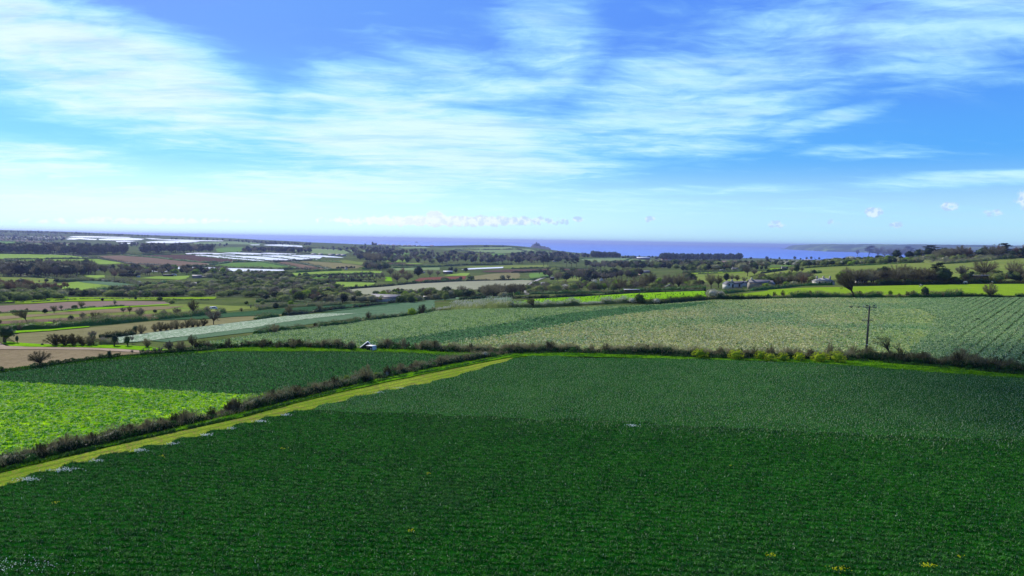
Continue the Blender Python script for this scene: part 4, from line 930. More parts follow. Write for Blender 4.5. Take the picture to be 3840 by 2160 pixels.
F(P('c5', (-150, 345), (0, 338), (600, 310), (1150, 280), (1700, 262), (1600, 290), (1100, 322), (600, 345), (300, 365), (0, 368), (-150, 370)), 'brown_f', 'brown strip in the rough olive grass', layer=2)
F(P('c5', (600, 245), (900, 208), (1400, 184), (1700, 166), (1700, 176), (1300, 200), (900, 232)), 'grass_vivid', 'thin vivid green line in the olive grass', layer=3)
F(P('c5', (0, 378), (500, 350), (700, 365), (500, 385), (300, 405), (180, 420), (0, 420)), 'grass_vivid', 'vivid green corner by the low hedge', layer=3)
F(P('c5', (110, 465), (170, 440), (500, 425), (700, 405), (900, 392), (900, 402), (500, 440)), 'grass_vivid', 'vivid edge under the low hedge', layer=3)
# left middle distance
F(P('d1', (-150, 372), (0, 370), (700, 380), (1050, 395), (1400, 436), (900, 441), (350, 452), (-150, 460)), 'grass_bright', 'upper light green field below the dark pines')
F(P('d1', (60, 463), (700, 456), (1480, 452), (1640, 475), (1900, 515), (1600, 530), (1180, 525), (850, 520), (560, 525), (350, 492)), 'grass_bright', 'lower light green field below the dark pines')
F(P('d1', (-150, 478), (0, 479), (200, 499), (380, 508), (540, 537), (560, 590), (0, 590), (-150, 590)), 'grass_bright', 'green field corner at the left edge below the hedge line')
F(P('d1', (1500, 405), (1830, 396), (2100, 416), (2576, 463)) + P('d2', (0, 466), (560, 517), (640, 545), (560, 555), (0, 575)) + P('d1', (2500, 560), (1900, 520), (1640, 468)), 'brown_f', 'brown ploughed field below the plastic sheets')
F(P('d1', (1850, 392), (2100, 398), (2576, 388)) + P('d2', (0, 388), (360, 390), (1200, 485), (860, 495), (740, 505), (560, 505), (0, 452)) + P('d1', (2400, 435), (2100, 412)), 'dark_brown', 'reddish brown field beside the plastic sheets', layer=1.4)
F(P('d2', (600, 552), (900, 510), (1250, 500), (1380, 498), (1830, 575), (1880, 600), (1700, 606), (860, 585)), 'grass_mid', 'smooth green field between two plastic sheets')
F(P('d2', (1500, 502), (1750, 492), (2330, 600), (2000, 605), (1830, 570)), 'brown_f', 'brown field wedge right of the smooth green field')
F(P('d2', (1830, 492), (2100, 485), (2576, 512)) + P('c2', (1090, 372), (1010, 396), (780, 396), (690, 392)), 'stubble_green', 'tan field beside the brown wedge')
F(P('c2', (660, 320), (900, 312), (1180, 345), (1090, 365), (690, 325)), 'grass_olive', 'narrow olive field above the tan field')
F(P('d2', (1700, 690), (1850, 660), (2300, 640), (2576, 628)) + P('c2', (900, 420), (1270, 420), (1260, 440), (800, 445), (640, 470), (350, 480), (300, 468)), 'grass_bright', 'lime meadow below the bare trees')
F(P('c2', (430, 492), (700, 475), (900, 462), (1180, 455), (1290, 470), (1000, 480), (760, 490), (600, 498)), 'grass_mid', 'second green meadow below the bare trees')
F(P('c2', (690, 548), (780, 530), (1000, 535), (1200, 540), (1160, 572), (900, 582), (760, 575)), 'grass_bright', 'third green meadow beside the scrub')
F(P('c2', (1305, 483), (1372, 483), (1372, 523), (1302, 523)), 'grass_vivid', 'small vivid green square among bare trees')
F(P('c2', (1380, 395), (1620, 388), (1850, 384), (1845, 412), (1420, 418)), 'grass_hill', 'pale green field behind the dark evergreen')
F(P('c2', (1575, 532), (1640, 492), (1900, 480), (2120, 470), (2100, 500), (1850, 525), (1700, 537)), 'red_f', 'red soil field in the middle distance')
F(P('c2', (1890, 468), (2060, 441), (2150, 440), (2120, 470)), 'grass_bright', 'small green patch by the long barn')
F(P('c2', (2190, 472), (2400, 446), (2576, 438)) + P('c3', (80, 440), (80, 495), (0, 503)) + P('c2', (2350, 512), (2200, 512)), 'stubble_green', 'olive field beside the red soil')
F(P('c2', (800, 632), (1000, 602), (1300, 580), (1600, 552), (2000, 530), (2300, 520), (2576, 516)) + P('c3', (110, 510), (225, 508), (160, 545), (100, 585), (0, 600)) + P('c2', (2300, 600), (1800, 640), (1200, 660), (900, 650)), 'pale_f', 'long pale beige field in the centre', layer=1.5)
F(P('c2', (320, 193), (600, 195), (880, 206), (945, 235), (900, 252), (640, 248), (400, 218)), 'grass_hill', 'pale green field behind the plastic sheets')
F(P('c2', (930, 208), (1100, 215), (1260, 245), (1150, 240), (960, 225)), 'grass_hill', 'sliver of pale green field by far woods')
F(P('c2', (1430, 180), (1700, 176), (1760, 190), (1500, 195)), 'grass_hill', 'far green patch under the coast village')
F(P('c2', (1750, 200), (2150, 190), (2576, 178)) + P('c3', (60, 200), (0, 240)) + P('c2', (2420, 240), (2180, 232), (2000, 205)), 'grass_hill', 'hilltop pasture near the horizon')
F(P('c2', (2040, 210), (2150, 205), (2230, 215), (2120, 222)), 'grass_olive', 'small olive plot on the hilltop', layer=2)
F(P('c2', (2340, 252), (2400, 243), (2500, 245), (2510, 262), (2360, 265)), 'grass_mid', 'small green plot on the far hill')
F(P('c2', (1320, 240), (1480, 235), (1560, 250), (1400, 262)), 'grass_mid', 'green clearing in the far woods')
F(P('c2', (1280, 322), (1400, 308), (1540, 304), (1530, 326), (1380, 328)), 'grass_bright', 'green clearing left of the heath')
F(P('c2', (1540, 340), (1680, 345), (1640, 352), (1500, 350)), 'grass_bright', 'thin green clearing')
F(P('c2', (1780, 275), (1960, 270), (2100, 290), (2240, 285), (2230, 300), (2000, 300), (1800, 285)), 'grass_mid', 'green paddocks inside the far woods')
F(P('c2', (1240, 335), (1500, 345), (1700, 370), (1400, 365), (1260, 352)), 'dark_brown', 'dark bare strip by the far wood')
F(P('c2', (2000, 385), (2150, 372), (2576, 362)) + P('c3', (370, 360), (370, 386), (0, 392)) + P('c2', (2300, 392)), 'grass_olive', 'long olive field behind the white strip')
F(P('c2', (2270, 420), (2576, 405)) + P('c3', (400, 398), (850, 400), (840, 410), (300, 428), (0, 436)) + P('c2', (2300, 432)), 'dark_brown', 'dark reddish field with hedged edges', layer=1.5)
F(P('c3', (170, 446), (300, 438), (520, 434), (520, 462), (400, 480), (180, 493)), 'grass_mid', 'green field left of the road bend')
F(P('c3', (430, 520), (560, 495), (690, 485), (690, 515), (560, 528)), 'grass_olive', 'small olive field by the white van')
F(P('c3', (0, 205), (60, 205), (140, 226), (30, 246), (0, 248)), 'grass_hill', 'small hill field left of the castle')
F(P('c3', (60, 195), (180, 198), (262, 228), (150, 228)), 'grass_hill', 'small hill field just below the castle')
F(P('c3', (230, 233), (320, 236), (388, 248), (380, 264), (290, 264)), 'grass_hill', 'small hill field right of the castle')
F(P('c3', (100, 245), (160, 232), (220, 240), (190, 258), (110, 260)), 'grass_hill', 'lowest small hill field')
F(P('c3', (330, 222), (440, 232), (430, 240), (300, 228)), 'grass_hill', 'thin hill field above the pines')
F(P('c3', (680, 302), (850, 293), (1190, 292), (1120, 322), (1000, 342), (880, 347), (760, 325)), 'grass_hill', 'pale green field by the shore')
F(P('c3', (1205, 300), (1300, 308), (1440, 316), (1440, 338), (1200, 338), (1040, 342), (1140, 325)), 'grass_hill', 'second pale green field by the shore')
F(P('c3', (1452, 316), (1640, 318), (1660, 332), (1630, 340), (1450, 342)), 'pink_f', 'pinkish ploughed field by the shore wood')
F(P('c3', (1740, 322), (2100, 318), (2450, 325), (2450, 345), (1800, 342)), 'pink_f', 'long pinkish field under the shore wood')
F(P('d3', (110, 340), (500, 325), (900, 318), (940, 330), (600, 345), (330, 352), (120, 358)), 'grass_lime', 'thin green strip on the mid slope')
F(P('d3', (120, 362), (400, 358), (900, 335), (1300, 300), (1500, 290), (1560, 300), (1200, 345), (1000, 400), (1200, 480), (300, 480), (200, 440)), 'grass_olive', 'olive pasture on the mid slope')
F(P('d3', (1190, 350), (1600, 292), (1800, 272), (2576, 225)) + P('d4', (600, 358), (1100, 335), (1120, 345), (1500, 360), (2000, 310), (2576, 270), (2800, 255), (2800, 500), (2576, 560), (1300, 600), (0, 560)) + P('d3', (2300, 440), (1800, 470), (1300, 440)), 'grass_olive', 'long olive green hillside pasture at the right')
F(P('d3', (1300, 230), (1700, 218), (1700, 232), (1320, 245)), 'grass_mid', 'green strip behind the slope cottages')
F(P('d3', (1310, 270), (1450, 262), (1500, 275), (1300, 300)), 'grass_lime', 'small green patch by the slope cottages')
F(P('d4', (600, 290), (820, 278), (840, 292), (700, 310)), 'grass_lime', 'small bright patch in front of the skyline trees', layer=2)
bright_poly = P('c6', (2280, 185), (2400, 160), (2576, 145)) + P('c7', (300, 108), (700, 85), (1200, 55), (1600, 38), (1940, 27), (1948, 92), (1700, 103), (1200, 125), (700, 150), (300, 170), (0, 180)) + P('c6', (2420, 195))
W_br = F(bright_poly, 'grass_vivid', 'brilliant green strip dotted with dark tufts')
horse_poly = P('c7', (2130, 85), (2300, 62), (2576, 28)) + P('c4', (0, 612), (300, 592), (900, 578), (1700, 556), (2576, 550), (3000, 548), (3000, 670), (2400, 672), (1700, 668), (900, 668), (300, 680), (0, 690)) + P('c7', (2500, 100), (2200, 95))
W_ho = F(horse_poly, 'grass_lime', 'lime green horse paddock at the right')
F(P('c3', (128, 660), (118, 610), (130, 580), (200, 530), (290, 494), (350, 478), (352, 486), (300, 504), (262, 522), (200, 562), (165, 590), (160, 612), (172, 660)), 'road', 'pale lane curving between hedges', layer=3, name='road', jag=0)
F(P('c3', (1200, 445), (1260, 440), (1300, 462), (1240, 466)), 'track', 'pale farmyard in the middle distance', layer=3, name='farmyard')
# scrubby ground
F(P('d1', (-150, 800), (1000, 830), (1500, 940)) + P('c5', (1100, 60), (2576, 0)) + P('c2', (800, 640), (1100, 660), (1200, 740), (700, 740), (0, 740)) + P('c5', (2576, 95), (650, 98), (0, 150), (-150, 160)), 'scrub_f', 'rough ground under the scrub', layer=.6)
F(P('d1', (-150, 728), (0, 722), (450, 730), (820, 750), (820, 800), (300, 830), (-150, 830)), 'grass_olive', 'olive pasture behind the russet trees')
F(P('d1', (1260, 695), (1580, 695), (1580, 745), (1480, 750), (1300, 715)), 'grass_bright', 'little bright meadow among the trees')
F(P('d1', (850, 830), (1150, 795), (1350, 785), (1700, 800), (2140, 855), (1600, 925), (1400, 940), (1000, 940)), 'grass_bright', 'rounded green field with a bluish top', layer=1.5)
F(P('d1', (1180, 795), (1350, 785), (1700, 800), (2140, 855), (1850, 890), (1600, 845), (1300, 815)), 'teal_mid', 'bluish crop at the top of the rounded field', layer=2.4)
F(P('d1', (2100, 740), (2350, 712), (2576, 712)) + P('d2', (300, 700), (240, 745), (120, 765), (0, 755)), 'grass_bright', 'bright meadow left of the grey sheds')
F(P('d2', (500, 830), (570, 795), (800, 770), (760, 800), (600, 840)), 'grass_bright', 'lime opening in the scrub')
F(P('d1', (1400, 945), (1700, 905), (2140, 865), (2400, 830), (2500, 850), (2100, 890), (1700, 935)), 'dark_brown', 'dark strip along the rounded field', layer=2)
F(P('c5', (0, 150), (400, 120), (700, 95), (640, 90), (300, 110), (0, 130)), 'grass_vivid', 'narrow vivid strip beneath the scrub', layer=2)
# hills with far town, far greens
F(P('d1', (-150, 190), (0, 180), (250, 190), (400, 210), (250, 230), (0, 225), (-150, 225)), 'grass_mid', 'far green field below the town')
F(P('d1', (250, 170), (700, 190), (1040, 210), (1040, 222), (700, 210), (250, 185)), 'pink_f', 'thin pinkish field below the town')
F(P('d1', (1100, 225), (1400, 230), (1300, 250), (1050, 250), (450, 220), (600, 215)), 'grass_hill', 'far field above the pine belt')
F(P('d2', (680, 300), (850, 275), (1090, 273), (1060, 345), (700, 345)), 'grass_mid', 'lone green field between the pine clumps')
F(P('d2', (350, 200), (900, 185), (1150, 190), (1400, 210), (1300, 235), (900, 225), (350, 225)), 'grass_hill', 'far pasture under the crest trees')
# plastic covered fields
def sheet(pts, label): return F(pts, 'plastic', label, name='plastic_sheeting', layer=2, jag=0.0004)
sheet(P('d1', (1010, 125), (1100, 110), (1300, 106), (1960, 122), (1960, 130), (1700, 133), (1290, 128)), 'topmost white sheeting on the far left hill')
sheet(P('d1', (990, 155), (1060, 138), (1240, 132), (1280, 140), (1470, 150), (1450, 166), (1360, 163), (1200, 152), (1120, 160)), 'white sheeting at the left end of the hill')
sheet(P('d1', (1480, 150), (1620, 140), (1960, 134), (2180, 148), (2140, 165), (1860, 172), (1600, 170), (1500, 166)), 'broadest white sheeting on the far left hill')
sheet(P('d1', (2180, 138), (2300, 138), (2460, 150), (2300, 155)), 'small white sheeting by the crest trees')
sheet(P('d1', (2280, 160), (2576, 155)) + P('d2', (0, 157), (800, 176), (790, 183), (300, 182), (0, 172)), 'long thin white sheeting on the crest')
sheet(P('d1', (2190, 195), (2400, 182), (2576, 180)) + P('d2', (300, 180), (440, 190), (380, 197), (0, 213)) + P('d1', (2400, 212), (2230, 208)), 'second long white sheeting under the crest')
sheet(P('d1', (1750, 182), (1900, 178), (2100, 180), (1960, 192), (1760, 196)), 'small white sheeting above the woods')
sheet(P('d1', (1805, 215), (1900, 208), (2082, 208), (2070, 220), (1900, 224)), 'lowest white sheeting on the hill')
sheet(P('d2', (220, 366), (400, 356), (620, 360), (960, 378), (980, 388), (620, 383), (230, 380)), 'white sheeting at the top left of the bright block')
sheet(P('d2', (770, 356), (1000, 354), (1300, 362), (1500, 384), (1480, 392), (1180, 394), (1040, 378)), 'white sheeting in the back row left of centre')
sheet(P('d2', (1340, 362), (1500, 358), (1800, 370), (2020, 380), (1980, 386), (1560, 386)), 'white sheeting in the back row at right')
sheet(P('d2', (360, 392), (480, 390), (700, 405), (900, 432), (1420, 476), (1380, 490), (1200, 482), (860, 450), (400, 405)), 'long white sheeting along the reddish field')
sheet(P('d2', (700, 398), (900, 400), (1280, 410), (1500, 428), (1860, 468), (1780, 476), (1440, 468), (1000, 430), (800, 412)), 'second long white sheeting of the block')
sheet(P('d2', (1280, 402), (1600, 396), (1740, 402), (1900, 425), (2240, 455), (2200, 465), (1900, 462), (1560, 424)), 'third long white sheeting of the block')
sheet(P('d2', (1740, 398), (2000, 393), (2300, 420), (2250, 445), (2000, 430)), 'fourth white sheeting of the block')
sheet(P('d2', (2010, 390), (2150, 390), (2576, 425)) + P('c2', (885, 290), (700, 284)) + P('d2', (2300, 418)), 'rightmost white sheeting of the block')
sheet(P('d2', (20, 590), (80, 572), (440, 574), (1000, 592), (1700, 612), (1720, 628), (1360, 645), (1150, 640), (700, 632), (300, 625)), 'nearest long white sheeting above the scrub')
sheet(P('d2', (1190, 236), (1340, 234), (1345, 243), (1230, 245)), 'tiny white sheeting behind the pines')
sheet(P('d2', (1400, 240), (1550, 232), (1700, 233), (1850, 242), (1980, 252), (1990, 275), (1880, 272), (1700, 262), (1450, 250)), 'white sheeting beside the far mast')
sheet(P('c2', (2065, 408), (2150, 394), (2300, 388), (2490, 380), (2480, 393), (2260, 402), (2100, 409)), 'narrow white sheeting behind the red field')
sheet(P('d1', (2260, 610), (2300, 590), (2520, 580), (2576, 590)) + P('d2', (0, 620)) + P('d1', (2500, 650), (2300, 640)), 'white sheeting seen through bare trees')

# ================================================================== CROPS (instanced plants)
ang1 = math.atan2(-6.5, 83)
near_pts = row_points(W_fg, ang1, 0.86, 0.15, jit=.15)
un = in_poly(near_pts[:, 0], near_pts[:, 1] + rng.normal(size=len(near_pts)) * (1.0 + 2.4 * (near_pts[:, 0] > 0)), W_up)
crop_gn('daffodil_leaves', near_pts[~un], [blades(1, 16, .36, .030, .20, 1.0), blades(2, 14, .32, .034, .22, 1.1), blades(3, 18, .38, .028, .20, .9)], .75, 1.2, 'rows of dark green daffodil leaves in the foreground', 'crop', ['crop'] * 3)
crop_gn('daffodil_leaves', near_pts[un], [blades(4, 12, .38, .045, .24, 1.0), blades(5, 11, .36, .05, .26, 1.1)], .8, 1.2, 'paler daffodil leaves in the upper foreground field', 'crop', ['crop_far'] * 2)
fk = rng.random(len(near_pts)) < .13
crop_gn('pale_leaf_tips', near_pts[fk & ~un], [blades(51, 1, .34, .050, .03, .9), blades(52, 2, .30, .045, .06, 1.2), blades(53, 1, .36, .055, .05, 1.1)], .6, 1.2, 'pale faded leaf tips flecking the near dark crop', 'crop', ['fleck'] * 3)
crop_gn('pale_leaf_tips', near_pts[fk & un], [blades(54, 1, .36, .07, .04, .9), blades(55, 2, .32, .065, .06, 1.0)], .6, 1.2, 'pale faded leaf tips flecking the upper crop', 'crop', ['fleck'] * 2)
dk_pts = row_points(W_dk, ang1, .9, .32, jit=.2)
fd = rng.random(len(dk_pts)) < .12; crop_gn('pale_leaf_tips', dk_pts[fd], [blades(56, 2, .36, .09, .08, .9)], .7, 1.2, 'pale faded leaf tips in the dark field behind the near hedge', 'crop', ['fleck'])
crop_gn('daffodil_leaves', dk_pts, [blades(6, 12, .38, .055, .28, 1.0), blades(7, 12, .36, .055, .28, 1.1)], .8, 1.2, 'dark green leaves in the field behind the near hedge', 'crop', ['crop_dk', 'crop_dk'])
cl_pts = row_points(W_cl, ang1, .8, .42, jit=.3)
crop_gn('leafy_crop', cl_pts, [blades(8, 14, .26, .12, .34, 1.0), blades(9, 12, .30, .13, .34, .9)], .7, 1.3, 'low lime green leaves left of the near hedge', 'crop', ['clover'] * 2)
angb = math.atan2(166, 133)
bp_ = row_points(W_big, angb, 1.0, .62, jit=.3)
jx, jy = rng.normal(size=(2, len(bp_))); it, is_, ifu = in_poly(bp_[:, 0] + jx * 1.2, bp_[:, 1] + jy * 1.2, W_teal), in_poly(bp_[:, 0] + jx * 9, bp_[:, 1] + jy * 6, W_straw), in_poly(bp_[:, 0] + jx * 9, bp_[:, 1], W_fur)
BANDS = [(P('c7', (1000, 375), (1500, 345), (2000, 335), (2576, 318)) + P('c8', (200, 275), (520, 235)), 9), (P('c8', (-300, 200), (100, 190), (500, 175)), 9), (P('c7', (1500, 205), (2000, 185), (2400, 170)), 10), (P('c8', (950, 240), (1300, 262), (1700, 240), (2100, 215)), 12), (P('c8', (600, 400), (1000, 410), (1350, 400)), 6), (P('c8', (1100, 560), (1500, 600)), 8), (P('c8', (1000, 160), (1500, 175), (2000, 150)), 9)]
pb = np.zeros(len(bp_))
for bl, bw in BANDS:
    q_ = np.array(bl); q_ = at(q_[:, 0], q_[:, 1])[:, :2]; dm = np.full(len(bp_), 1e9)
    for i_ in range(len(q_) - 1):
        ab = q_[i_ + 1] - q_[i_]; t_ = np.clip(((bp_[:, :2] - q_[i_]) @ ab) / (ab @ ab), 0, 1); dm = np.minimum(dm, np.linalg.norm(bp_[:, :2] - q_[i_] - t_[:, None] * ab, axis=1))
    pb = np.maximum(pb, np.exp(-(dm / (bw * 1.25)) ** 2))
dr = np.where(rng.random(len(bp_)) < pb * .9, -2.0, 1.0) - (rng.random(len(bp_)) < .06) * 3
pst = np.clip(1.15 - (bp_[:, 0] / bp_[:, 1] - .36) / .16, .06, 1); to_g = rng.random(len(bp_)) > pst
st = is_ & ~it & ~ifu
big_leaf = lambda s: [blades(s, 9, .42, .20, .4, 1.0), blades(s + 1, 8, .46, .18, .42, .8)]
crop_gn('leafy_crop', bp_[~it & ~is_ & ~ifu], big_leaf(20), .7, 1.35, 'pale green leaves of the sloping field', 'crop', ['cauli'] * 2)
crop_gn('leafy_crop', bp_[it & ~ifu], big_leaf(22), .7, 1.2, 'blue green leaves of the strip across the slope', 'crop', ['teal_crop'] * 2)
crop_gn('leafy_crop', bp_[st & (dr > -.55) & to_g], big_leaf(34), .7, 1.3, 'grey green leaves around the pole end of the field', 'crop', ['cauli'] * 2)
crop_gn('leafy_crop', bp_[st & (dr > -.55) & ~to_g], big_leaf(24), .7, 1.35, 'straw yellow leaves of the sloping field', 'crop', ['straw_crop'] * 2)
crop_gn('leafy_crop', bp_[st & (dr <= -.55)], big_leaf(26), .7, 1.3, 'green drifts among the straw yellow leaves', 'crop', ['teal_crop', 'cauli'])
fu = row_points(W_fur, angb, .8, .6, jit=.12)
xr = fu[:, 0] * math.sin(angb) - fu[:, 1] * math.cos(angb)
fade = np.clip((fu[:, 0] - fu[:, 1] * .52) / (fu[:, 1] * .12), 0, 1)
fu = fu[(np.sin(2 * math.pi * xr / 2.4) < .55) | (rng.random(len(fu)) > fade * (.65 + .35 * np.sin(xr * .9)))]
crop_gn('leafy_crop', fu, big_leaf(28), .6, 1.1, 'grey green leaves between dark furrows at the right', 'crop', ['cauli', 'teal_crop'])

# grass tufts of the verges
def tufts(W, n, label, hh=(.15, .5), m='verge', kk=1.0):
    W = np.asarray(W)[:, :2]; lo, hi = W.min(0), W.max(0); out = []
    t0, t1 = (W[:, 0] / W[:, 1]).min(), (W[:, 0] / W[:, 1]).max()
    while sum(map(len, out)) < n:
        t = rng.uniform(max(t0, -.85), min(t1, .85), n * 6); y = np.exp(rng.uniform(math.log(lo[1]), math.log(hi[1]), n * 6)); x = t * y
        k = in_poly(x, y, W); out.append(np.stack([x[k], y[k]], 1))
        if k.sum() == 0: break
    q = np.concatenate(out)[:n]; n = len(q); z = height(q[:, 0], q[:, 1])
    d = unit(np.stack([rng.normal(size=n) * .5, rng.normal(size=n) * .5, np.ones(n)], 1))
    mb = MB(); mb.tris(twig_tris(np.stack([q[:, 0], q[:, 1], z], 1), d, rng.uniform(*hh, n) * kk, np.clip(q[:, 1] * .0011, .06, .4)))
    o = mb.obj('grass', M[m]); props(o, label, 'grass', kind='stuff')
tufts(V1, 16000, 'bright grass at the foot of the near hedge')
tufts(V2, 16000, 'bright grass in front of the field hedge', (.2, .6))
tufts(V3, 9000, 'bright grass around the two boxes', (.2, .6))
tufts(V4, 7000, 'bright grass on the bank below the stubble', (.2, .6))
tufts(W_path, 14000, 'short yellow green grass on the headland', (.05, .16), 'straw_grass')
tufts(W_br, 900, 'dark tufts dotted over the brilliant green strip', (.5, 1.0), 'ivy')

# ================================================================== HEDGEROWS
near_h = src([(-300, 1252), (-60, 1190), (0, 1174), (300, 1104), (590, 1038), (800, 986), (950, 951), (1100, 920), (1200, 903), (1270, 890), (1335, 884)])
hedge(near_h, 1.4, 'long brown topped hedge running diagonally beside the headland', 'brown', 1.0, w=2.2, parts=True)
hedge(P('d5', (560, 512), (1100, 530), (1500, 556), (2000, 575), (2300, 575)) + P('c7', (0, 652), (500, 638), (1000, 655), (1500, 668), (1800, 688), (2576, 708)) + P('c8', (0, 708), (400, 715), (900, 716)), 1.75, 'brown bramble hedge between the foreground field and the sloping crop', 'brown', 1.0, w=2.2, parts=True)
hedge(P('c8', (900, 716), (1300, 745), (1800, 785), (2300, 835), (2576, 858), (3000, 905)), 2.3, 'dark dense hedge right of the utility pole', 'brown', 1.0, w=2.8, parts=True)
hedge(P('c5', (1960, 606), (2250, 600), (2576, 598)) + P('c6', (250, 602), (500, 600)), 1.5, 'lumpy brown hedge at the left of the sloping crop', 'brown', .9, parts=True, gap=.3)
hedge(P('c6', (500, 602), (700, 608), (860, 616), (990, 622)), 1.75, 'dark brown hedge ending left of the two boxes', 'brown', 1.0, parts=True)
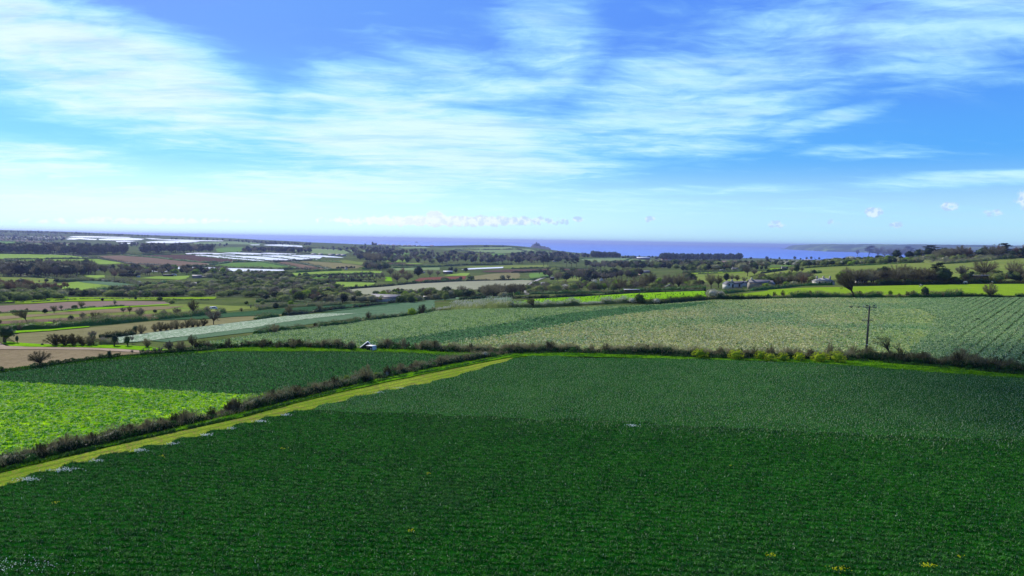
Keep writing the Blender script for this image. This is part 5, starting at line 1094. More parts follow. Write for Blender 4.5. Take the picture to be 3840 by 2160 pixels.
HL = [
 ('A', [(-60, 1204), (0, 1188), (300, 1118), (600, 1052), (800, 999), (950, 962), (1150, 924), (1290, 893)], .35, 'green', 'ragged nettles and docks at the foot of the near hedge'),
 ('c7', [(60, 668), (500, 655), (1000, 672), (1500, 690), (2000, 712), (2576, 722)], .65, 'green', 'low leafy growth before the brown bramble hedge'),
 ('c8', [(0, 722), (900, 738), (1300, 770), (1800, 812), (2576, 885)], .6, 'green', 'low leafy growth before the dark dense hedge'),
 ('c6', [(1250, 606), (1600, 618), (2000, 640), (2300, 658)], .5, 'green', 'low leafy growth right of the two boxes'),
 # crop, points, height m, style, label
 ('c5', [(0, 846), (300, 815), (600, 775), (1000, 718), (1400, 682), (1750, 655), (2180, 628)], .8, 'green', 'low green bank hedge below the stubble field'),
 ('c5', [(0, 428), (180, 420), (450, 410), (700, 395), (900, 378), (1150, 358), (1400, 335), (1600, 318), (1900, 290), (2250, 255)], 2.4, 'dark', 'long dark hedge above the olive tan field'),
 ('c5', [(0, 155), (300, 150), (650, 125), (900, 112), (1500, 118), (2100, 122)], .9, 'dark', 'thin hedge line under the left scrub'),
 ('c5', [(620, 232), (900, 198), (1250, 182)], .9, 'dark', 'hedge fragment beside the ploughed strip'),
 ('c5', [(0, 250), (300, 238), (560, 245)], .9, 'dark', 'hedge fragment under the ploughed strip'),
 ('c5', [(1000, 505), (1200, 495), (1340, 470)], 1.4, 'dark', 'short dark hedge at the tip of the silvery strip'),
 ('c5', [(1000, 572), (1100, 568), (1180, 560)], 1.5, 'grey', 'grey green bramble mound near the farm track'),
 ('c6', [(0, 470), (200, 440), (500, 418), (640, 395), (880, 372), (1100, 335), (1180, 318), (1500, 285), (1700, 255), (1790, 235)], 1.7, 'dark', 'dark hedge along the top of the sloping crop'),
 ('c6', [(1770, 230), (2000, 208), (2300, 208), (2576, 205)], 3.2, 'blossom', 'tall hedge with pale blossom behind the sloping crop'),
 ('c6', [(0, 318), (120, 300), (220, 295)], 1.8, 'dark', 'brown hedge end at the silvery strip'),
 ('c6', [(280, 280), (450, 265), (640, 240), (750, 222), (900, 208), (1080, 190), (1400, 150), (1700, 125), (2000, 108)], 1.8, 'dark', 'ragged hedge between the two teal fields'),
 ('c6', [(0, 222), (250, 195), (600, 185), (850, 172)], 2.4, 'grey', 'scrubby grey hedge above the dark teal field'),
 ('c6', [(0, 145), (400, 138), (700, 160)], 1.6, 'dark', 'thin hedge in the rough pasture'),
 ('c6', [(1700, 120), (1900, 98), (2200, 88), (2576, 78)], 2.5, 'dark', 'hedge below the white blossom bushes'),
 ('c6', [(2050, 120), (2300, 105), (2576, 95)], 2.2, 'dark', 'hedge left of the brilliant strip'),
 ('c7', [(0, 205), (400, 185), (730, 170), (1150, 150)], 2.5, 'blossom', 'pale blossomed hedge below the brilliant green strip'),
 ('c7', [(1150, 150), (1500, 160), (1700, 138), (2000, 110), (2300, 112), (2576, 108)], 2.2, 'dark', 'clipped dark hedge behind the sloping crop'),
 ('c8', [(0, 100), (300, 95), (640, 92), (860, 92), (1250, 92), (1700, 92), (1950, 80)], 2.6, 'dark', 'ragged dark hedge in front of the paddock'),
 ('c8', [(1950, 85), (2250, 90), (2576, 88), (3000, 86)], 1.6, 'dark', 'low dark hedge under the paddock'),
 ('c7', [(0, 108), (300, 104), (700, 88), (1200, 56), (1600, 40), (1940, 30)], 2.2, 'dark', 'dark hedge behind the brilliant green strip'),
 ('d3', [(640, 650), (900, 620), (1200, 595), (1500, 565), (1800, 530), (2250, 520)], 2.4, 'dark', 'tall shrubby garden hedge in front of the white farmhouse'),
 ('d4', [(-100, 690), (300, 688), (500, 682), (1000, 678), (1400, 670), (1650, 662), (2000, 662), (2576, 662), (2850, 662)], 4.0, 'dark', 'dark hedge behind the paddock'),
 ('d4', [(1100, 345), (1350, 365), (1650, 345), (1950, 322), (2100, 300), (2300, 285), (2576, 275), (2800, 262)], 5.0, 'grey', 'thick hedge at the top of the hillside pasture'),
 ('d4', [(0, 395), (300, 380), (600, 362), (1100, 338)], 2.0, 'dark', 'thin hedge at the top left of the hillside pasture'),
 ('d3', [(1850, 268), (2200, 245), (2576, 230)], 2.0, 'dark', 'thin dark hedge above the hillside pasture'),
 ('d3', [(1190, 350), (1400, 320), (1570, 298)], 2.2, 'dark', 'diagonal hedge on the mid slope'),
 ('d3', [(150, 358), (500, 345), (900, 322), (1300, 302)], 1.8, 'dark', 'straight hedge on the mid slope'),
 ('d3', [(0, 340), (500, 322), (900, 305)], 3.0, 'dark', 'scrubby hedge under the roadside houses'),
 ('d3', [(1720, 350), (1900, 350), (2080, 340)], 3.0, 'dark', 'dark hedge stub in the hillside pasture'),
 ('d3', [(0, 600), (200, 600), (350, 592)], 3.5, 'dark', 'dark hedge above the end of the brilliant strip'),
 ('d1', [(-100, 369), (0, 367), (700, 377), (1050, 391), (1420, 434), (1500, 440), (1640, 468), (1900, 515), (2400, 545), (2576, 562)], 3.5, 'dark', 'dark hedge along the top of the light green fields'),
 ('d1', [(-100, 458), (0, 456), (350, 455), (900, 444), (1460, 440)], 3.2, 'dark', 'straight dark hedge between the light green fields'),
 ('d1', [(60, 466), (300, 490), (450, 515), (620, 530)], 4.0, 'dark', 'hedge running down to the dark tree'),
 ('d1', [(1820, 396), (2100, 412), (2340, 432), (2576, 458)], 4.5, 'dark', 'dark hedge between the two brown fields'),
 ('d1', [(1820, 390), (2100, 388), (2576, 385)], 3.5, 'dark', 'hedge above the reddish field'),
 ('d2', [(0, 458), (300, 487), (560, 506), (740, 508)], 4.5, 'dark', 'dark hedge crossing the brown fields'),
 ('d2', [(540, 550), (740, 520), (900, 500), (1100, 492), (1300, 490), (1480, 510), (1830, 578), (1900, 598)], 4.5, 'dark', 'curved hedge round the smooth green field'),
 ('d2', [(0, 568), (500, 568), (860, 590), (1300, 600), (1700, 612), (1900, 600)], 4.5, 'dark', 'dark hedge above the nearest sheeting'),
 ('d2', [(1530, 500), (1640, 540), (1900, 590), (2100, 615)], 4.5, 'dark', 'hedge between green field and brown wedge'),
 ('d2', [(1830, 492), (2100, 545), (2350, 600), (2420, 612)], 4.5, 'dark', 'hedge right of the brown wedge'),
 ('d2', [(400, 408), (860, 452), (1200, 484), (1380, 494)], 3.5, 'dark', 'hedge between the sheeting and the reddish field'),
 ('d2', [(760, 408), (1060, 436), (1420, 468)], 3.0, 'dark', 'thin hedge among the white sheets, lowest'),
 ('d2', [(1220, 402), (1560, 428), (1880, 462)], 3.0, 'dark', 'thin hedge among the white sheets, second from below'),
 ('d2', [(1700, 400), (1980, 430), (2250, 460)], 3.0, 'dark', 'thin hedge among the white sheets, at the right'),
 ('d2', [(220, 384), (620, 386), (1000, 396), (1500, 392), (2020, 388), (2576, 388)], 3.5, 'dark', 'hedge between back row and front rows of sheeting'),
 ('d2', [(1400, 488), (1550, 492), (1850, 480), (2130, 470)], 4.5, 'dark', 'bushy hedge below the white sheets'),
 ('d2', [(1880, 478), (2130, 466), (2400, 490), (2576, 505)], 4.0, 'dark', 'hedge above the tan field'),
 ('d2', [(1000, 352), (1340, 355), (1500, 352), (2100, 368)], 4.0, 'dark', 'hedge along the back of the white block'),
 ('d2', [(1760, 290), (2100, 286), (2576, 296)], 4.5, 'dark', 'hedge along the top of the pale green field'),
 ('d2', [(1700, 660), (1900, 655), (2300, 625), (2576, 622)], 4.0, 'dark', 'hedge above the lime meadow'),
 ('c2', [(0, 405), (1100, 400)][:0] or [(1080, 405), (1290, 380), (1400, 388), (1620, 384), (1850, 378)], 4.0, 'dark', 'hedge by the pale field behind the evergreen'),
 ('c2', [(1840, 375), (2060, 362), (2576, 355)], 4.0, 'dark', 'long dark hedge above the olive field'),
 ('c2', [(1240, 350), (1420, 365), (1700, 375)], 4.0, 'dark', 'hedge at the edge of the heath'),
 ('c2', [(680, 545), (800, 525), (1000, 520), (1200, 535)], 3.5, 'dark', 'hedge above the third meadow'),
 ('c2', [(350, 478), (600, 468), (800, 462), (1180, 452)], 3.5, 'dark', 'bushy hedge between the meadows'),
 ('c2', [(780, 612), (1000, 598), (1260, 578), (1600, 548), (2100, 522), (2300, 518), (2576, 512)], 2.4, 'dark', 'dark hedge along the pale beige field'),
 ('c2', [(1580, 535), (1850, 528), (2050, 512)], 3.0, 'dark', 'hedge at the foot of the red soil field'),
 ('c2', [(0, 718), (200, 718), (480, 710)], 1.6, 'dark', 'thin dark hedge under the scrub'),
 ('c3', [(0, 510), (110, 512), (200, 515), (350, 485), (600, 475), (700, 480)], 3.0, 'dark', 'hedge bordering the lane'),
 ('c3', [(0, 398), (300, 392), (500, 398), (850, 408)], 3.5, 'dark', 'dark hedge on the near side of the red land'),
 ('c3', [(0, 440), (250, 432), (520, 432), (820, 425)], 3.5, 'dark', 'hedge under the dark reddish field'),
 ('c3', [(50, 660), (150, 655), (500, 650), (900, 640), (1400, 620), (1940, 600)], 3.2, 'dark', 'mixed hedge behind the brilliant strip and trees'),
 ('c3', [(690, 300), (900, 292), (1190, 292)], 4.0, 'dark', 'hedge at the top of the shore field'),
 ('c3', [(1000, 342), (1120, 322), (1200, 298)], 4.0, 'dark', 'diagonal hedge between the shore fields'),
 ('c3', [(880, 348), (1200, 342), (1440, 340)], 4.0, 'dark', 'hedge at the foot of the shore fields'),
 ('c3', [(1450, 345), (1800, 342), (2200, 336), (2500, 336)], 4.0, 'dark', 'hedge below the pinkish fields'),
 ('c3', [(0, 186), (120, 188), (260, 205), (380, 225), (460, 235)], 5.0, 'dark', 'top hedge of the small hill fields'),
 ('c3', [(0, 202), (60, 205), (150, 225), (260, 232), (400, 248)], 5.0, 'dark', 'middle hedge of the small hill fields'),
 ('c3', [(0, 248), (60, 245), (140, 228)], 5.0, 'dark', 'short hedge of the small hill fields'),
 ('c3', [(230, 232), (290, 264), (380, 268)], 5.0, 'dark', 'right hedge of the small hill fields'),
 ('c2', [(1480, 180), (1800, 176), (2100, 172), (2576, 176)], 5.0, 'dark', 'crest hedge along the far hill'),
 ('c2', [(2000, 205), (2180, 232), (2400, 242)], 5.0, 'dark', 'hedge descending the far hill'),
 ('c2', [(2040, 202), (2300, 208), (2576, 205)], 5.0, 'dark', 'level hedge across the far hill'),
 ('c2', [(320, 192), (600, 194), (880, 205), (950, 235)], 5.0, 'dark', 'hedge round the pale field behind the sheets'),
 ('d1', [(-100, 725), (0, 722), (450, 725), (820, 748)], 2.5, 'dark', 'dark hedge above the left olive pasture'),
 ('d1', [(1400, 945), (1650, 915), (2140, 862), (2300, 835), (2500, 805)], 3.0, 'dark', 'hedge along the foot of the rounded field'),
 ('d1', [(820, 800), (1150, 790), (1400, 775), (1750, 790), (2140, 850)], 4.0, 'grey', 'brambly hedge above the rounded field'),
 ('d1', [(0, 182), (400, 195), (1040, 212)], 5.0, 'dark', 'far hedge below the hillside town'),
 ('c4', [(0, 430), (180, 412)], 3.0, 'dark', 'hedge beside the slope cottages'),
]
for tg, pts, h, sty, lab in HL: hedge(P(tg, *pts), h, lab, sty, .9)

# ================================================================== SINGLE TREES AND BUSHES
T = tree
# near hedge
T('c6', 1110, 945, 185, 'stems', 'bare spreading thorn standing in the near hedge', var=0, w=.9, rot=1)
T('c6', 915, 965, 90, 'bright', 'yellow green shrub beside the bare thorn in the near hedge', w=.9)
T('c6', 985, 940, 70, 'stems', 'small dark twiggy bush right of the yellow green shrub')
T('c6', 1320, 895, 75, 'blossom', 'pale blossoming bush in the middle of the near hedge', w=.5)
T('c6', 2300, 705, 75, 'blossom', 'pale blossoming bush at the top end of the near hedge', w=.7, var=0)
T('c6', 2110, 740, 75, 'stems', 'reddish twiggy bush near the top end of the near hedge')
T('c6', 1210, 900, 60, 'bright', 'small green sprig in the near hedge right of the bare thorn')
# along the second hedge
for x, y, h, w_, l in [(1890, 705, 105, 1.0, 'leftmost yellow flowering clump in front of the brown hedge'), (2250, 712, 100, 1.0, 'second yellow flowering clump from the left'), (2500, 715, 95, .9, 'third yellow flowering clump from the left')]:
    T('c7', x, y + 8, h * 1.2, 'yellow', l, w=w_ * 1.15, group='yellow flowering clumps before the hedge')
for x, y, h, w_, l in [(20, 728, 80, .8, 'small yellow flowering clump at the middle of the hedge'), (150, 730, 90, .8, 'yellow flowering clump left of the paired one'), (310, 732, 95, .8, 'paired yellow flowering clump'), (520, 740, 105, 1.0, 'wide yellow flowering clump'), (690, 745, 115, 1.0, 'largest yellow flowering clump left of the pole')]:
    T('c8', x, y + 8, h * 1.2, 'yellow', l, w=w_ * 1.15, group='yellow flowering clumps before the hedge')
T('c8', 1240, 735, 262, 'wind_flat', 'tall windswept thorn leaning left beside the pole', var=0, w=1.0, rot=0)
T('c8', 1332, 735, 205, 'wind_flat', 'smaller windswept thorn right of the tall one', var=1, w=.8, rot=.2)
T('c8', 1960, 760, 165, 'stems', 'spreading dark thorn on the right hand hedge', var=1, w=1.2, rot=0)
T('c8', 620, 690, 150, 'stems', 'olive tinged bush in the hedge left of the pole', w=.6)
T('c8', 840, 700, 130, 'stems', 'purple brown bramble bush next to the pole', w=1.0)
T('c8', 2110, 322, 20, 'ever', 'flat dark bush lying in the furrowed field', w=3.0)
for x, h in ((60, 100), (210, 65), (370, 110), (540, 60), (680, 105), (830, 95)):
    T('c6', x, 612, h, 'stems', 'brown thorn bush %s in the hedge left of the boxes' % {60: 'at the far left', 210: 'with a narrow crown', 370: 'tallest of its row', 540: 'low and thin', 680: 'broad and rounded', 830: 'nearest the boxes'}[x], w=.9)
T('c6', 950, 628, 85, 'ivy', 'dark ivy clad bush just left of the boxes', w=1.2)
# left near trees
T('c5', 400, 790, 165, 'bare_wide', 'lone round bare tree on the stubble field', var=0, w=1.15)
T('c5', 1100, 715, 95, 'ivy', 'pollarded ivy stump right of the lone round tree', w=.7)
T('c5', 1010, 715, 65, 'stems', 'sparse brown thorn left of the ivy stump', w=1.2)
T('c5', 285, 375, 155, 'wind', 'green tinged tree bent left over the low hedge', var=0, rot=0)
T('c5', 190, 425, 65, 'stems', 'grey bush below the bent tree')
T('c5', 48, 555, 185, 'ivy', 'big dark evergreen bush at the left edge', w=1.15)
T('c5', 175, 560, 85, 'ivy', 'small crooked ivy stump by the track', w=.5, var=1)
T('c5', 425, 580, 28, 'bush', 'low dark bush on the bright grass')
for x, h, l in ((560, 130, 'leftmost tall brown thicket bush'), (650, 125, 'second brown thicket bush'), (740, 130, 'third brown thicket bush'), (830, 95, 'low brown thicket bush'), (900, 115, 'brown thicket bush with a dark top')):
    T('c5', x, 582, h, 'stems', l, w=1.4, group='brown thicket by the farm track')
T('c5', 940, 575, 120, 'ivy', 'ivy covered tree at the right end of the brown thicket', w=.7)
T('c5', 930, 515, 95, 'bare_grey', 'grey bare tree behind the brown thicket')
T('c5', 1150, 590, 130, 'ivy', 'ivy clad tree with leaning trunk by the silvery strip', w=.75)
T('c5', 1285, 590, 115, 'ivy', 'second ivy clad tree by the silvery strip', w=.75, var=1)
T('c5', 1330, 560, 90, 'bare_thin', 'thin grey tree between ivy clad trees')
T('c5', 1480, 600, 105, 'stems', 'rounded brown thorn beyond the ivy clad trees')
T('c5', 1700, 652, 125, 'bare_grey', 'flowering thorn on the green bank')
T('c5', 1825, 645, 125, 'stems', 'bushy brown thorn on the green bank')
T('c5', 1935, 610, 155, 'bare', 'tall bare tree at the corner of the green bank', w=.8)
for x, h in ((1330, 55), (1435, 68), (1490, 70), (1555, 75), (1612, 82)):
    T('c5', x, 668, h, 'bare_thin', {1330: 'small whitish thorn farthest left on the bank', 1435: 'small whitish forked thorn', 1490: 'small whitish upright thorn', 1555: 'small whitish slanting thorn', 1612: 'small dark stemmed thorn next to the bushy one'}[x], w=1.3, group='small pale thorns on the bank')
for x, y, h, k, l in [(545, 258, 92, 'budding', 'rounded tree on the ploughed strip edge'), (455, 258, 52, 'ever', 'small dark bush left of the rounded tree'), (615, 225, 55, 'bare_grey', 'thin tree right of the rounded tree'), (750, 212, 45, 'bush', 'small green bush on the ploughed strip edge'),
    (820, 206, 82, 'bare', 'dark mushroom shaped tree on the ploughed strip'), (270, 238, 38, 'stems', 'small brown bush above the bent tree'), (1155, 190, 82, 'bare_thin', 'thin pair of bare trees on the strip'), (1030, 132, 35, 'ever', 'dark bush at the lime strip'), (1240, 252, 62, 'bare_grey', 'small round bare tree in the olive grass'),
    (1305, 260, 78, 'bare', 'dark bare tree right of the small round one'), (1410, 318, 120, 'bare_grey', 'tall bare tree above the long dark hedge'), (1560, 252, 38, 'ever', 'little dark bush in the olive grass'), (1648, 308, 92, 'bare_grey', 'bare tree with fan shaped crown'), (1780, 285, 95, 'bare_grey', 'rusty bare tree left of the largest one'),
    (1940, 282, 165, 'bare', 'largest bare tree above the long dark hedge'), (1728, 165, 50, 'bush', 'small bush in the rough grass'), (1610, 128, 40, 'bush', 'small bush by the thin lime strip'), (720, 352, 82, 'ivy', 'small leaning dark tree by the low hedge'), (960, 342, 112, 'bare_wide', 'wide bare tree by the low hedge'),
    (830, 330, 85, 'bare_grey', 'grey bare tree left of the wide one'), (1035, 332, 55, 'bare_thin', 'crooked small tree right of the wide one'), (1310, 335, 60, 'bush', 'olive bush on the long dark hedge'), (2150, 372, 165, 'bare_grey', 'large bare tree above the silvery strip'), (2085, 272, 90, 'bare_grey', 'faint bare tree behind the white specks'),
    (1365, 120, 30, 'ever', 'dark bush at the scrub edge'), (683, 138, 35, 'bare_thin', 'tiny leaning thorn on the ploughed strip'), (0, 360, 45, 'stems', 'brown bush at the very left edge'), (2250, 245, 45, 'bush', 'round bush beside the dark teal field'), (2480, 165, 38, 'bush', 'small round bush in the rough pasture'),
    (2430, 235, 40, 'stems', 'brown bush above the dark teal field'), (1420, 462, 105, 'stems', 'leaning brown bush at the tip of the silvery strip'), (1370, 455, 80, 'ivy', 'dark bush left of the leaning brown bush')]:
    T('c5', x, y, h, k, l)
for i, x in enumerate(range(1560, 2100, 54)):
    T('c5', x, 440 - (x - 1560) * .112, 85 + 22 * math.sin(i * 2.1), 'stems', '%s brown thorn bush in the row along the silvery strip' % 'leftmost second third fourth fifth sixth seventh eighth ninth rightmost'.split()[i], group='row of thorns along the silvery strip', w=1.25)
for x, y, h, k, l in [(190, 455, 100, 'stems', 'dark thorn standing at the crop edge'), (590, 400, 58, 'stems', 'small thorn between crop and teal field'), (1130, 332, 98, 'bare', 'rounded thorn on the crop top hedge'), (1565, 280, 85, 'bright', 'green bush on the crop top hedge'), (1670, 262, 105, 'stems', 'dark upright bush next to the tall hedge'),
    (330, 282, 110, 'bare', 'bare ivy stemmed tree at the end of the silvery strip'), (640, 240, 100, 'budding', 'green crowned tree in the ragged hedge'), (200, 218, 72, 'ever', 'dark evergreen bush at the scrub end'), (65, 168, 38, 'bush', 'small tree in the rough pasture'), (350, 178, 55, 'bright', 'bright green bush behind the teal field'),
    (1120, 188, 38, 'stems', 'small bush in the ragged hedge'), (1050, 200, 30, 'stems', 'low bush in the ragged hedge'), (760, 225, 45, 'stems', 'slanting bush in the ragged hedge'), (2380, 130, 52, 'bright', 'lime green little tree left of the brilliant strip'), (990, 145, 72, 'ever', 'dark round bush left of the stone barn')]:
    T('c6', x, y, h, k, l)
for x, y, h, k, l in [(225, 205, 105, 'wind', 'small leaning thorn in the blossomed hedge'), (1280, 160, 105, 'bush', 'tall green bush in the hedge under the brilliant strip'), (1210, 158, 70, 'blossom', 'pale bush left of the tall green bush'), (1450, 160, 65, 'blossom', 'pale bush right of the tall green bush')]:
    T('c7', x, y, h, k, l)
for x, y, h, w_, l in [(2010, 102, 100, 1.0, 'big blossoming bush at the end of the brilliant strip'), (2090, 105, 85, .9, 'second blossoming bush beside the big one')]: T('c7', x, y, h, 'blossom', l, w=w_)
T('c8', 866, 94, 240, 'wind', 'large tree leaning left over the paddock hedge', var=1, w=1.05, rot=0)
T('c8', 2240, 90, 145, 'stems', 'fan shaped bare tree on the low paddock hedge', var=0, w=1.1)
T('c8', 1580, 92, 105, 'ever', 'leaning dark bush in the paddock hedge', w=.8)
T('c8', 1040, 90, 62, 'bright', 'green bush in the paddock hedge'); T('c8', 1230, 88, 65, 'bright', 'second green bush in the paddock hedge', w=.8)
for i, x in enumerate((60, 150, 235, 320, 420, 500, 600, 930, 1110, 1320, 1400, 1460, 1680, 1760)):
    T('c8', x, 92, 60 + 14 * math.sin(i * 1.9), 'stems', '%s brown thorn from the left in the ragged paddock hedge' % 'first second third fourth fifth sixth seventh eighth ninth tenth eleventh twelfth thirteenth fourteenth'.split()[i], group='thorns in the paddock hedge', w=.75)
# right middle distance
for x, y, h, k, l, w_ in [(230, 265, 160, 'pine', 'dark pine at the left of the skyline trees', 1), (60, 255, 100, 'bare_thin', 'dead looking tree at the left of the skyline trees', 1), (370, 268, 165, 'budding', 'tall rounded tree right of the skyline pine', 1), (470, 268, 130, 'budding', 'green brown skyline tree', 1), (560, 272, 140, 'bare', 'brown bare skyline tree with rounded crown', 1.1),
    (650, 295, 130, 'ever', 'dark rounded skyline tree', 1), (720, 272, 148, 'budding', 'slender green skyline tree', 1), (790, 272, 140, 'bare', 'bare skyline tree left of the flat pine', 1), (860, 268, 152, 'pine', 'flat topped skyline pine', 1.1), (1000, 272, 110, 'bare_grey', 'pale low skyline trees', 1.2), (1180, 275, 175, 'pine', 'broad flat topped skyline pine', 1.5),
    (1150, 278, 130, 'bare_red', 'russet tree under the broad pine', 1), (1360, 292, 160, 'budding', 'big round olive skyline tree', 1.3), (1440, 300, 110, 'bare', 'brown tree beside the round olive one', 1), (1620, 292, 185, 'bare_grey', 'large fan shaped skyline tree', 1.15), (1730, 285, 155, 'bare_red', 'russet tree beside the fan shaped tree', 1.1),
    (2110, 292, 205, 'budding', 'largest dome shaped skyline tree', 1.3), (2290, 275, 205, 'pine', 'tall pine reaching right above the horizon', 1.1), (2200, 285, 190, 'bare_red', 'russet tree touching the tall pine', .8), (2390, 278, 105, 'ever', 'low dark tree right of the tall pine', 1.2), (2540, 275, 185, 'bare_red', 'russet tree at the right edge', 1.1), (2640, 275, 200, 'pine', 'pine beyond the right edge', 1),
    (620, 352, 85, 'ever', 'round dark bush on the field edge', 1), (520, 300, 70, 'bright', 'olive round bush before the skyline', 1), (1540, 290, 45, 'blossom', 'pale bush near the white house', 1), (1885, 275, 60, 'bare_grey', 'grey thicket right of the white house', 1),
    (1260, 655, 320, 'pine', 'big dark cedar like tree above the paddock', .9), (1300, 662, 215, 'bare_wide', 'wide bare tree in front of the dark cedar', 1), (1180, 665, 190, 'bare', 'leaning bare tree left of the dark cedar', 1), (1520, 662, 118, 'bright', 'bright green bush at the paddock corner', 1.4), (1640, 590, 200, 'bare_grey', 'grey bare tree left of the huge one', 1.1), (1980, 590, 300, 'bare_wide', 'huge bare tree above the grey barn', 1.05),
    (2420, 590, 290, 'bare_wide', 'second huge bare tree near the right edge', .9), (2200, 590, 130, 'ever', 'dark bush between the huge trees', 1), (2560, 590, 150, 'bare_red', 'russet tree below the second huge tree', 1), (2160, 600, 60, 'bright', 'bright bush behind the barn', 1.3), (380, 680, 80, 'bright', 'green bush behind the paddock hedge', 1.2),
    (100, 660, 200, 'bare_wide', 'bare tree behind the cottage chimney', 1), (300, 660, 240, 'bare_wide', 'wide bare tree left part of the brown belt', 1), (480, 660, 220, 'bare', 'bare tree in the brown belt', 1.1), (640, 655, 290, 'bare_wide', 'tall bare tree in the brown belt', 1), (760, 660, 290, 'bare', 'slender bare tree in the brown belt', 1), (860, 660, 260, 'bare_wide', 'round russet tree in the brown belt', 1), (980, 655, 250, 'bare_wide', 'bushy bare tree in the brown belt', 1), (1080, 655, 230, 'bare', 'bare tree next to the leaning one', 1), (1740, 655, 60, 'ever', 'dark bush behind the white horse', 2), (2350, 655, 75, 'bush', 'green bush on the hedge right of the barn', 2)]:
    T('d4', x, y, h * (1.12 if y < 310 else 1), k, l, w=w_ * (1.2 if y < 310 else 1.1))
for x, y, h, k, l, w_ in [(430, 572, 260, 'bare', 'tall ivy trunked tree left of the white farmhouse', .8), (540, 560, 190, 'bare', 'bare tree touching the farmhouse gable', 1), (660, 470, 130, 'ever', 'dark tree behind the farmhouse', 1), (740, 470, 115, 'bare', 'round bare tree behind the farmhouse', 1.1), (820, 475, 110, 'bare', 'second round bare tree behind the farmhouse', 1.1), (930, 480, 95, 'budding', 'green tinged tree behind the farmhouse roof', 1.1),
    (980, 390, 190, 'bare_grey', 'tall grey tree on the mid slope', .9), (1080, 385, 110, 'bare_grey', 'low wide grey tree on the mid slope', 1.3), (1120, 290, 60, 'ever', 'dark round tree left of three', 1), (1190, 290, 58, 'ever', 'dark round tree middle of three', 1), (1255, 290, 62, 'ever', 'dark round tree right of three', 1), (1650, 340, 100, 'bare', 'left half of the tree pair on the slope', .9), (1720, 342, 130, 'ever', 'dark tree of the pair on the slope', .9), (1800, 330, 80, 'bare_grey', 'thin tree right of the pair', 1),
    (1980, 352, 68, 'ever', 'round evergreen beside the slope hedge', 1.3), (290, 535, 92, 'ever', 'round dark tree behind the farm lane', 1.2), (100, 500, 165, 'ever', 'big dark evergreen left of the farmhouse', 1.1), (180, 580, 70, 'bush', 'green bush left of the farmhouse', 1.2), (890, 560, 60, 'ever', 'small round dark tree in front of the farmhouse', 1), (1120, 570, 85, 'bright', 'green shrub in front of the farm roof', 1.4), (1260, 575, 95, 'bright', 'second green shrub in front of the farm roof', 1.3),
    (460, 690, 110, 'blossom', 'pale blossom thicket at the strip end', 1), (560, 700, 100, 'blossom', 'pale blossom thicket next to the strip end', 1), (1300, 470, 110, 'bare', 'grey brown tree behind the long barn', 1.4), (1470, 455, 85, 'bare_thin', 'thin tree behind the pale roof', 1), (1640, 460, 120, 'bare', 'brown tree left of the hipped house', 1.4), (1830, 520, 160, 'bare_red', 'russet tree beside the hipped house', .8), (1560, 530, 70, 'bright', 'green garden bush between the farm roofs', 1.4), (1680, 535, 85, 'bush_grey', 'grey garden bush left of the hipped house', 1.2), (2120, 515, 70, 'ever', 'dark bush in front of the hipped house', 1.6),
    (2400, 500, 185, 'bright', 'yellow green crowned tree behind the leaning tree', 1.1), (2480, 480, 230, 'bare', 'bare tree behind the yellow green crown', 1), (480, 215, 75, 'ever', 'wide dark tree by the far houses', 1.5), (180, 190, 55, 'ever', 'dark tree left of the far wide one', 1), (1280, 195, 70, 'ever', 'dark tree by the shore slope', 1), (1190, 185, 50, 'bare', 'brown tree by the shore slope', 1.2), (630, 300, 60, 'ever', 'dark tree by the white roadside house', .8), (2410, 235, 60, 'ever', 'dark bush near the blossom', 1), (2570, 140, 60, 'budding', 'tree at the shore slope', 1)]:
    T('d3', x, y, h, k, l, w=w_)
for i, x in enumerate((960, 1030, 1270, 1330, 1460, 1690, 1780, 1870, 1940, 1990, 2060)):
    T('d3', x, 138 - (2 if i % 2 else 0), 28 + 12 * (i % 3), 'ever', 'small dark tree standing against the sea', group='small dark trees against the bay')
